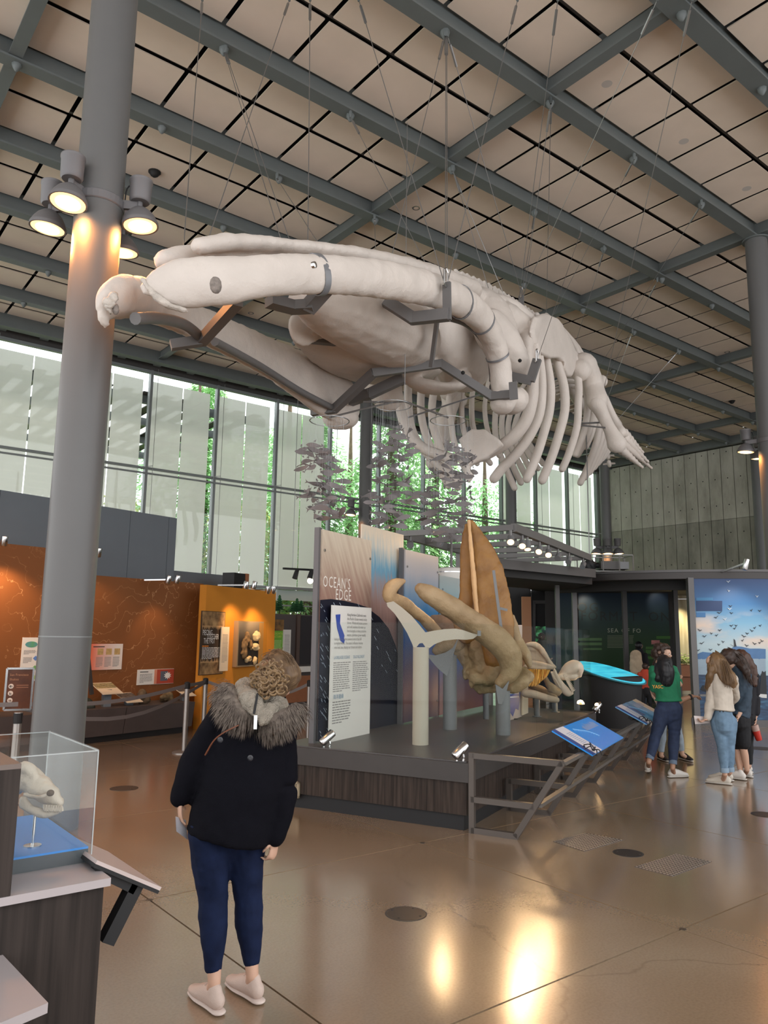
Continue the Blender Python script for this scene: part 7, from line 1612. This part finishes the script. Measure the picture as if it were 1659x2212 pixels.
mb = MB(); mb.ball(hc+UZ*.02+RT*.01, (.096, .096, .108)); mb.limb([hc+UZ*.02+RT*.03-FH*.03, hc+RT*.07-FH*.09-UZ*.12, D(1578, 1468, d-.16), D(1585, 1478, d-.15)], [(.09, .085), (.10, .055), (.09, .03), (.05, .015)], 14, up=FH); mb.limb([hc-RT*.03, D(1536, 1450, d-.06), D(1530, 1474, d-.02), D(1527, 1490, d)], [.06, .05, .035, .015], 10)
mb.fused('long_hair', lb, t, .012, 2, .012, 16)
hairlocks(t, lb, [([hc+UZ*.11, hc-FH*.1+RT*.05, D(1572, 1478, d-.2)], .035), ([hc+UZ*.11+RT*.02, hc-FH*.08+RT*.1, D(1586, 1480, d-.17)], .03), ([hc+UZ*.1-RT*.03, D(1534, 1448, d-.07), D(1526, 1488, d-.01)], .015)], 150, 6, .005, .005)
tag(MB().prism([D(1499, 1546, d), D(1531, 1549, d+.05), D(1533, 1562, d+.05), D(1502, 1564, d)], FH*.012).build('booklet', M('booklet_white', (.62, .56, .54), .6)), 'white booklet held low by the person in the cream jacket', 'booklet')
# denim jacket, shorts
d = 9.95
J = jp(d, head=(1572, 1424), neck=(1592, 1440), chest=(1602, 1468), waist=(1603, 1515), pelvis=(1597, 1546), sL=(1585, 1452, .15), eL=(1590, 1500, .25), wL=(1572, 1520, .3), tL=(1560, 1522, .3), sR=(1613, 1458, -.02), eR=(1612, 1512, -.12), wR=(1594, 1548, -.15), tR=(1590, 1562, -.18), hL=(1588, 1552, .1), kL=(1592, 1615, .1), aL=(1600, 1668, .1), hR=(1604, 1552), kR=(1606, 1615), aR=(1614, 1662, .05))
seat(J, (1608, 1686), (1576, 1682), (1622, 1680), (1594, 1676))
t, tp1, pn = figure('person with long dark hair in a navy denim jacket and black shorts', J, -RT*.8+FH*.55, -RT*.85+FH*.3-UZ*.5, dict(top=M('navy_jacket', (.03, .05, .075), .8, var=.2, vscale=9), pants=M('black_cloth', (.008, .008, .010), .8), shoe=MATS['shoe_white'], skin='skin', top_name='jacket', pants_name='shorts', sleeve=.78, fit=1.1, leg=.42, curlR=1.3, pnR=-RT, wrinkle=.012), .97)
db = M('hair_dark', (.045, .024, .016), .5, col2=(.022, .012, .009), vscale=18); hc = J['head']
mb = MB(); mb.ball(hc+UZ*.02, (.105, .105, .112)); mb.limb([hc+UZ*.05+RT*.03, hc+RT*.12-FH*.03, D(1612, 1450, d-.14), D(1622, 1478, d-.1)], [(.09, .09), (.085, .07), (.055, .04), (.025, .015)], 14, up=FH)
mb.fused('long_hair', db, t, .012, 2, .012, 16); hairlocks(t, db, [([hc+UZ*.11, hc+RT*.13-FH*.08, D(1618, 1470, d-.15)], .03), ([hc+UZ*.11+RT*.04, hc+RT*.16, D(1622, 1480, d-.1)], .025)], 90, 7, .005, .005)
# black clothes, red tumbler
d = 10.35
J = jp(d, head=(1600, 1424), neck=(1612, 1444), chest=(1616, 1470), waist=(1618, 1512), pelvis=(1614, 1542), sL=(1600, 1458, .1), eL=(1602, 1500, .2), wL=(1592, 1520, .25), tL=(1588, 1530, .3), sR=(1630, 1462, -.05), eR=(1634, 1508, -.05), wR=(1632, 1548, -.08), tR=(1630, 1568, -.08), hL=(1606, 1548, .1), kL=(1608, 1600, .1), aL=(1612, 1655, .1), hR=(1617, 1548), kR=(1616, 1600), aR=(1618, 1655))
seat(J, (1616, 1668), (1596, 1664), (1622, 1670), (1602, 1668))
t, tp1, pn = figure('person in all black clothes holding a red tumbler', J, -RT*.8+FH*.5, -RT*.8+FH*.5-UZ*.3, dict(top=M('black_knit', (.010, .010, .014), .85), pants=MATS['black_cloth'], shoe=MATS['shoe_white'], skin='skin', top_name='sweater', pants_name='trousers', sleeve=.9, fit=1.05, leg=.95, curlR=1.0, pnR=-RT), .97)
ab = M('hair_auburn', (.06, .025, .014), .5); hc = J['head']; mb = MB(); mb.ball(hc+UZ*.02, (.112, .112, .116)); mb.limb([hc+RT*.04, hc+RT*.12-UZ*.15-FH*.03, D(1629, 1478, d-.1)], [.1, .08, .04], 12); mb.fused('long_hair', ab, t, .012, 2, .012, 16)
c0 = D(1629, 1566, d-.1); c1 = D(1640, 1599, d-.1); ax = (c0-c1).normalized()
tb_ = thing('tumbler', 'red tumbler with clear rim hanging from a hand at right', 'cup', c1); L_c = (c0-c1).length; MB().lathe(c1, [(.036, 0), (.04, L_c*.05), (.047, L_c*.62)], 18, ax).build('red_body', M('cup_red', (.45, .03, .02), .3), tb_, True); MB().lathe(c1, [(.047, L_c*.62), (.05, L_c)], 18, ax).build('clear_rim', M('cup_clear', (.42, .28, .24), .3), tb_, True)
# far visitors
def far_person(label, px, y0, dep, C, s, hairc, face_dir, bald=False):
    zt_ = D(px, y0, dep).z; h = zt_; k = h/1.68; base = D(px, y0, dep); b = Vector((base.x, base.y, 0)); f = Vector(face_dir).normalized(); r = f.cross(UZ).normalized()
    def q(x, y, z): return b+r*x*k+f*y*k+UZ*z*k
    J = dict(head=q(0, .02, 1.56), neck=q(0, 0, 1.42), chest=q(0, 0, 1.28), waist=q(0, 0, 1.05), pelvis=q(0, 0, .92), sL=q(-.18, 0, 1.36), eL=q(-.22, .02, 1.1), wL=q(-.16, .2, 1.0), tL=q(-.1, .28, 1.02), sR=q(.18, 0, 1.36), eR=q(.22, .02, 1.1), wR=q(.16, .2, 1.0), tR=q(.1, .28, 1.02), hL=q(-.09, 0, .88), kL=q(-.1, .02, .48), aL=q(-.1, 0, .09), hR=q(.09, 0, .88), kR=q(.1, .02, .48), aR=q(.1, 0, .09), heelL=q(-.1, -.05, 0), toeL=q(-.12, .2, 0), heelR=q(.1, -.05, 0), toeR=q(.12, .2, 0))
    t, tp1, pn = figure(label, J, f, f-UZ*.2, C, k*.97, True, .014)
    mb = MB(); hc = J['head']; mb.ball(hc+UZ*.03*k-f*.015, (.095*k, .095*k, .10*k)); mb.fused('hair', hairc, t, .014, 1, .006, 14)
    return t, J, q
t, J, q = far_person('distant visitor in a black shirt facing the green fog wall', 1379, 1386, 18.6, dict(top=MATS['black_knit'], pants=M('navy_denim2', (.02, .03, .05), .8), shoe=MATS['shoe_white'], sleeve=.45), 1, MATS['hair_black'], RT*.7+FH*.5)
a = J['sL']-RT*.05; bgp = D(1374, 1430, 18.3)
tt = thing('tote_bag', 'canvas tote bag on the shoulder of the distant visitor', 'bag', bgp); mb = MB(); mb.limb([bgp-UZ*.16, bgp+UZ*.14], [(.16, .05), (.15, .03)], 16, up=FH, sub=3); mb.fused('bag_body', M('canvas', (.42, .36, .26), .85, var=.15, vscale=8), tt, .015, 1, .01, 8); mb = MB(); [mb.loft([bgp+UZ*.14+RT*o_, J['sL']+UZ*.06*1+RT*o_*.2], .012, 6) for o_ in (-.08, .08)]; mb.build('handle', MATS['canvas'], tt)
far_person('distant visitor in a grey shirt silhouetted against the aquarium', 1170, 1367, 20.5, dict(top=M('grey_tee', (.03, .035, .03), .8), pants=MATS['black_cloth'], shoe=MATS['shoe_white'], sleeve=.45), 1, MATS['hair_dark'], FH*.9+RT*.2)
far_person('small child in a red shirt by the map table', 1393, 1433, 16.9, dict(top=M('red_tee', (.38, .045, .02), .8), pants=MATS['black_cloth'], shoe=MATS['shoe_white'], sleeve=.45), 1, MATS['hair_dark'], RT*.3+FH*.9)
# ================================================================ FOREGROUND CABINET WITH SKULL CASE
M('cab_wood', (.030, .023, .020), .6, spec=.25, stretch=(14, 14, .5), var=.5, vscale=2.5, bump=.1, bscale=10)
M('cab_white', (.40, .36, .365), .35)
TZ = .95
c0 = Zp(240, 1896, TZ)                      # right front corner of the white top
def cb(x, y, z): return Vector((c0.x+x, c0.y+y, z))
cbt = thing('display_cabinet', 'dark wood display cabinet with a white stone top at left foreground', 'cabinet', cb(-.4, .3, 0))
MB().box(cb(-1.6, .0, TZ-.025), cb(0, 1.05, TZ)).build('white_top', MATS['cab_white'], cbt); MB().box(cb(-1.58, .02, 0), cb(-.015, 1.03, TZ-.025)).build('body', MATS['cab_wood'], cbt)
# raised block on the left half of the same cabinet
bx_ = Zp(27, 1941, TZ).x; zb_ = PL(52, 1649, Vector((0, c0.y, 0)), Vector((0, 1, 0))).z
t = thing('tall_plinth', 'taller dark wood block standing on the cabinet at the left edge', 'plinth', Vector((bx_-.4, c0.y+.2, TZ)))
MB().box((bx_-1.0, c0.y+.001, TZ+.001), (bx_, c0.y+.30, zb_-.015)).build('body', MATS['cab_wood'], t); MB().box((bx_-1.0, c0.y+.001, zb_-.015), (bx_, c0.y+.30, zb_)).build('top_board', M('plinth_top', (.16, .125, .11), .5), t)
# low white table at the bottom corner
q = Zp(104, 2166, .78)
t = thing('white_shelf', 'low white shelf slab at the bottom left corner', 'shelf', Vector((q.x-.4, q.y, 0))); a = Zp(0, 2056, .78); b = Zp(0, 2210, .78)
e_a = (a-q).normalized(); e_b = (b-q).normalized(); P = [q, q+e_a*1.2, q+e_a*1.2+e_b*1.0, q+e_b*1.0]
MB().prism([p-UZ*.025 for p in P], UZ*.025).build('slab', MATS['cab_white'], t); c_ = sum(P, Vector())/4; MB().prism([c_+(p-c_)*.86-UZ*(.78) for p in P], UZ*.755).build('base', MATS['cab_wood'], t)
# acrylic case
ax0 = Zp(196, 1863, TZ); W_c, D_c = .62, .62; zc1 = PL(216, 1621, Vector((ax0.x, ax0.y, 0)), Vector((0, 1, 0))).z
def ac(x, y, z): return Vector((ax0.x+x, ax0.y+y, z))
t = thing('acrylic_case', 'clear acrylic box case on the white cabinet top', 'display case', ac(-.3, .3, TZ))
for a, b, nm in ((ac(-W_c, 0, TZ), ac(0, .005, zc1), 'front_sheet'), (ac(-W_c, D_c-.005, TZ), ac(0, D_c, zc1), 'back_sheet'), (ac(-.005, .005, TZ), ac(0, D_c-.005, zc1), 'right_sheet'), (ac(-W_c, .005, TZ), ac(-W_c+.005, D_c-.005, zc1), 'left_sheet'), (ac(-W_c, 0, zc1), ac(0, D_c, zc1+.005), 'top_sheet')): MB().box(a, b).build(nm, MATS['acrylic'], t)
em = M('acrylic_edge', (.42, .45, .45), .15)
for a, b in ((ac(0, 0, TZ), ac(0, 0, zc1)), (ac(0, 0, zc1), ac(-W_c, 0, zc1)), (ac(0, 0, zc1), ac(0, D_c, zc1)), (ac(0, D_c, TZ), ac(0, D_c, zc1)), (ac(-W_c, D_c, zc1), ac(0, D_c, zc1))): MB().bar(a, b, .0035, .0035).build('edge', em, t)
t = thing('blue_base', 'bright blue base board inside the acrylic case', 'base board', ac(-.3, .3, TZ)); MB().box(ac(-W_c+.01, .012, TZ), ac(-.008, D_c-.01, TZ+.045)).build('dark_band', M('base_grey', (.08, .09, .10), .5), t); MB().box(ac(-W_c+.01, .012, TZ+.045), ac(-.008, D_c-.01, TZ+.052)).build('blue_top', M('base_blue', (.05, .26, .70), .45), t)
# sea lion skull
SKB = M('skull_ivory', (.62, .55, .46), .5, col2=(.48, .42, .36), vscale=9, bump=.2, bscale=60)
sd_ = (Zp(96, 1700, 1.2)-CAM).dot(FH)
def sl(mb, c, n=12, **k):
    P = [D(x, y, sd_+(o or 0)) for x, y, r, o in c]; mb.limb(P, [((px_r(p, q[2][0]), px_r(p, q[2][1])) if isinstance(q[2], tuple) else px_r(p, q[2])) for p, q in zip(P, c)], n, up=FH, **k)
t = thing('sea_lion_skull', 'ivory sea lion skull with bared teeth on the blue base', 'skull', Vector((D(90, 1740, sd_).x, D(90, 1740, sd_).y, TZ+.05)))
mb = MB(); sl(mb, [(20, 1690, 34, .05), (52, 1678, 30, .03), (75, 1692, 26, .02), (95, 1708, 24, 0), (112, 1722, 20, 0), (126, 1734, 12, 0)]); sl(mb, [(40, 1660, 12, 0), (58, 1660, 14, 0), (74, 1676, 12, 0)]); sl(mb, [(55, 1716, 5, -.05), (80, 1722, 5, -.07), (100, 1716, 5, -.06)])
o = mb.fused('cranium', SKB, t, .006, 1, .004, 30); MB().ball(D(109, 1713, sd_-.055), (.013, .013, .011), 10, 8).build('eye_socket', M('socket', (.12, .09, .07), .9), o)
mb = MB(); sl(mb, [(48, 1738, 8, -.02), (66, 1748, 10, -.02), (90, 1757, 10, -.02), (112, 1757, 8, -.02), (130, 1750, 6, -.02)]); sl(mb, [(50, 1728, 9, -.02), (60, 1744, 10, -.02)]); mb.fused('lower_jaw', SKB, t, .006, 1, .003, 30)
for k in range(8):
    x = 96+k*5.2; a = D(x, 1738+(x-96)*.05, sd_-.035); MB().loft([a, a-UZ*.016, a-UZ*.024], [.0045, .004, .001], 6).build('tooth', SKB, t); a = D(x+2, 1752, sd_-.035); MB().loft([a, a+UZ*.010, a+UZ*.016], [.0042, .0035, .001], 6).build('tooth', SKB, t)
a = D(75, 1765, sd_); MB().lathe(Vector((a.x, a.y, TZ+.05)), [(.03, 0), (.03, .006), (.005, .008), (.005, a.z-TZ-.03)], 14).build('stand', MATS['chrome'], t)
# slanted reader on a bent bracket
b0_, b1_ = Zp(200, 1857, TZ-.02), None
t = thing('slanted_reader', 'slanted pale reading board on a bent black bracket beside the cabinet', 'reading board', cb(.1, .3, .5))
dr = (c0-CAM).dot(FH)
A1, A2, A3 = D(206, 1866, dr+.05), D(347, 1924, dr+.55), D(345, 1929, dr+.55)
yv = Vector((0, 1, 0)); u_ = (A2-A1); nn_ = u_.cross(yv).normalized(); nn_ = nn_ if nn_.z > 0 else -nn_
A2 = A1+Vector((.36, 0, -.10)); A2 = PL(345, 1924, A1, Vector((0, 1, 0)))
MB().prism([A1, A2, A2+yv*.55, A1+yv*.55], nn_*.012).build('board', M('reader_pale', (.50, .42, .40), .4), t); MB().prism([A1-nn_*.012, A2-nn_*.012, A2+yv*.55-nn_*.012, A1+yv*.55-nn_*.012], nn_*.011).build('backing', MATS['black'], t)
B0, B1, B2 = PL(205, 1872, A1+yv*.04, yv), PL(290, 1914, A1+yv*.04, yv), PL(228, 2035, A1+yv*.04, yv)
mb = MB(); mb.bar(B0, B1, .05, .045, nn_); mb.bar(B1+Vector((.01, 0, .02)), B2, .05, .045, (1, 0, .5)); mb.build('bracket', MATS['black'], t)
# ================================================================ FLOOR PLATES
def disc(px, py, r, label, mat):
    p = Zp(px, py); t = thing('floor_plate', label, 'floor plate', p, 'round floor plates'); MB().lathe(p, [(r, .0), (r, .003), (r-.01, .004)], 36).build('lid', mat, t); MB().lathe(p, [(r+.008, 0), (r+.008, .0015)], 36).build('ring', MATS['dark_metal'], t)
    for k in range(4): MB().lathe(p+Vector((math.cos(k*PI/2+.4), math.sin(k*PI/2+.4), 0))*(r-.025)+UZ*.003, [(.008, 0), (.008, .003)], 8).build('screw', MATS['dark_metal'], t)
pl_ = M('plate_bronze', (.15, .12, .095), .38, metal=.7); pld = M('plate_dark', (.045, .04, .037), .5, metal=.4)
disc(877, 1974, .125, 'round bronze floor plate in the middle foreground', pl_); disc(1357, 1843, .115, 'round black floor plate between the two studded mats', pld); disc(268, 1703, .145, 'round dark floor plate left of the leaning woman', pl_); disc(1654, 1760, .13, 'round dark floor plate at the right edge of the floor', pld); disc(1646, 1617, .2, 'round dark floor plate behind the group at right', pld)
for px, py in ((1475, 2007), (913, 1821), (323, 1944)): tag(MB().lathe(Zp(px, py), [(.022, 0), (.022, .002), (.018, .003)], 16).build('floor_disc', MATS['plate_bronze']), {1475: 'tiny metal disc at the joint crossing nearest the right', 913: 'tiny metal disc at the joint crossing before the platform', 323: 'tiny metal disc at the joint crossing near the slanted reader'}[px], 'floor disc', 'joint discs')
def mat_(corners, label, dark):
    P = [Zp(*c) for c in corners]; c = sum(P, Vector())/4; t = thing('studded_mat', label, 'floor mat', c, 'studded floor mats')
    MB().prism(P, UZ*.003).build('plate', M('mat_brown', (.10, .08, .07), .5, metal=.3), t)
    st_ = MB().lathe((0, 0, .003), [(.011, 0), (.011, .002), (.007, .004), (.001, .005)], 8).mesh('stud', True); st_.materials.append(M('stud', (.48, .43, .38), .3, metal=.8))
    for i in range(17):
        for j in range(11):
            u, v = (i+.5)/17, (j+.5)/11; p = (P[0]*(1-u)+P[1]*u)*(1-v)+(P[3]*(1-u)+P[2]*u)*v; copy_to(st_, 'stud', t, Matrix.Translation((p.x, p.y, 0)))
mat_(((1195, 1818), (1262, 1800), (1347, 1815), (1262, 1840)), 'studded metal floor mat close to the steel rail', 0); mat_(((1370, 1873), (1460, 1845), (1538, 1862), (1452, 1894)), 'studded metal floor mat nearer the camera, right of the black plate', 1)
# ================================================================ OUTSIDE
gm = MB().box((-40, 25, -.5), (80, 90, -.1)).build('ground', M('grass', (.12, .22, .06), .9, var=.3, vscale=.5)); struct(gm)
def leaf_mat(nm, c):
    m = bpy.data.materials.new(nm); m.use_nodes = True; nt = m.node_tree; N = nt.nodes; L = nt.links; N.remove(N['Principled BSDF'])
    g = N.new('ShaderNodeNewGeometry'); n = N.new('ShaderNodeTexNoise'); n.inputs['Scale'].default_value = 1.4; L.new(g.outputs['Position'], n.inputs['Vector'])
    r = ramp_node(nt, [(.35, tuple(x*.55 for x in c)), (.65, c)]); L.new(n.outputs[0], r.inputs[0])
    d = N.new('ShaderNodeBsdfDiffuse'); t = N.new('ShaderNodeBsdfTranslucent'); mx = N.new('ShaderNodeMixShader'); mx.inputs[0].default_value = .5
    L.new(r.outputs[0], d.inputs[0]); L.new(r.outputs[0], t.inputs[0]); L.new(d.outputs[0], mx.inputs[1]); L.new(t.outputs[0], mx.inputs[2]); L.new(mx.outputs[0], N['Material Output'].inputs[0]); MATS[nm] = m
leaf_mat('leaf_a', (.50, .80, .40)); leaf_mat('leaf_b', (.44, .74, .38)); leaf_mat('leaf_c', (.62, .70, .26)); M('bark_', (.16, .11, .08), .9, var=.3, vscale=6)
def crown(seed, n, h, r, kind):
    rr = random.Random(seed); mb = MB()
    for k in range(n):
        z = rr.uniform(.12, 1)*h; rad_ = r*(1-.75*z/h)*math.sqrt(rr.random()) if kind == 'c' else r*math.sqrt(max(.05, 1-((z-.6*h)/(.5*h))**2))*math.sqrt(rr.random())
        a = rr.uniform(0, 6.28); c = Vector((rad_*math.cos(a), rad_*math.sin(a), z)); l = rr.uniform(.16, .42); d = Vector((math.cos(a+rr.gauss(0, .6)), math.sin(a+rr.gauss(0, .6)), rr.uniform(-.9, .1))).normalized()*l; s_ = d.cross(UZ+Vector((.1, .2, 0))).normalized()*l*rr.uniform(.12, .26)
        mb.add([c, c+d*.5+s_, c+d, c+d*.5-s_], [(0, 1, 2, 3)])
    return mb.mesh('foliage')
CR = [crown(1, 9500, 14, 3.0, 'c'), crown(2, 9000, 11, 3.4, 'r'), crown(3, 6500, 8, 3.0, 'r')]
for c_, l_ in zip(CR, ('leaf_a', 'leaf_b', 'leaf_c')): c_.materials.append(MATS[l_])
TRK = MB().lathe((0, 0, 0), [(.42, 0), (.3, 1), (.22, 8), (.05, 14)], 10).mesh('trunk', True); TRK.materials.append(MATS['bark_'])
spots = [(19, 29.5, 0, 'tall conifer outside, left part of the unshaded window'), (23.2, 28.8, 0, 'tall conifer outside, centre of the unshaded window'), (27.2, 30, 0, 'tall conifer outside, right part of the unshaded window'), (31.5, 30.5, 1, 'round crowned tree outside the right shaded windows'), (36, 33, 1, 'round crowned tree outside beyond the far corner'), (17.5, 39, 1, 'round crowned tree outside left of the green window'), (13, 38.5, 2, 'yellow green tree outside the left shaded windows'), (8.5, 39, 2, 'yellow green tree outside behind the grey band'), (4, 39, 2, 'yellow green tree outside far left behind the shades'), (21, 35, 1, 'round tree filling behind the conifers on the left'), (25.5, 35.5, 1, 'round tree filling behind the conifers on the right'), (17, 30.8, 2, 'low yellow green tree outside beside the dark cabinet'), (30, 36, 0, 'distant conifer outside behind the right window posts'), (18.5, 40, 0, 'distant conifer outside behind the fish'), (24.5, 41, 0, 'farthest conifer outside behind the upright skull')]
for k, (x, y, ty, lb) in enumerate(spots):
    t = thing('tree', lb, 'tree', (x, y, -.1), 'trees outside the glass wall'); rz = Matrix.Rotation(k*1.3, 4, 'Z'); sc = .85+.1*((k*7) % 4)
    mt = Matrix.Translation((x, y, -.1)) @ rz @ Matrix.Scale(sc, 4); copy_to(CR[ty], 'crown', t, mt); copy_to(TRK, 'trunk', t, Matrix.Translation((x, y, -.1)) @ Matrix.Scale(sc*(.7 if ty == 2 else 1), 4))
# slatted canopy outside the glass
cn_ = thing('outdoor_canopy', 'slatted canopy outside seen through the roller shades', 'canopy', (10, 27, 10.9))
for k in range(4): MB().box((-3, 27+3*k-.08, 10.05), (15, 27+3*k+.08, 10.35)).build('rafter', MATS['steel_grey'], cn_)
for k in range(24): MB().box((-3+.75*k, 26.6, 10.36), (-3+.75*k+.4, 36.5, 10.4)).build('slat', MATS['dark_metal'], cn_)
bpy.data.scenes.remove(TMP)
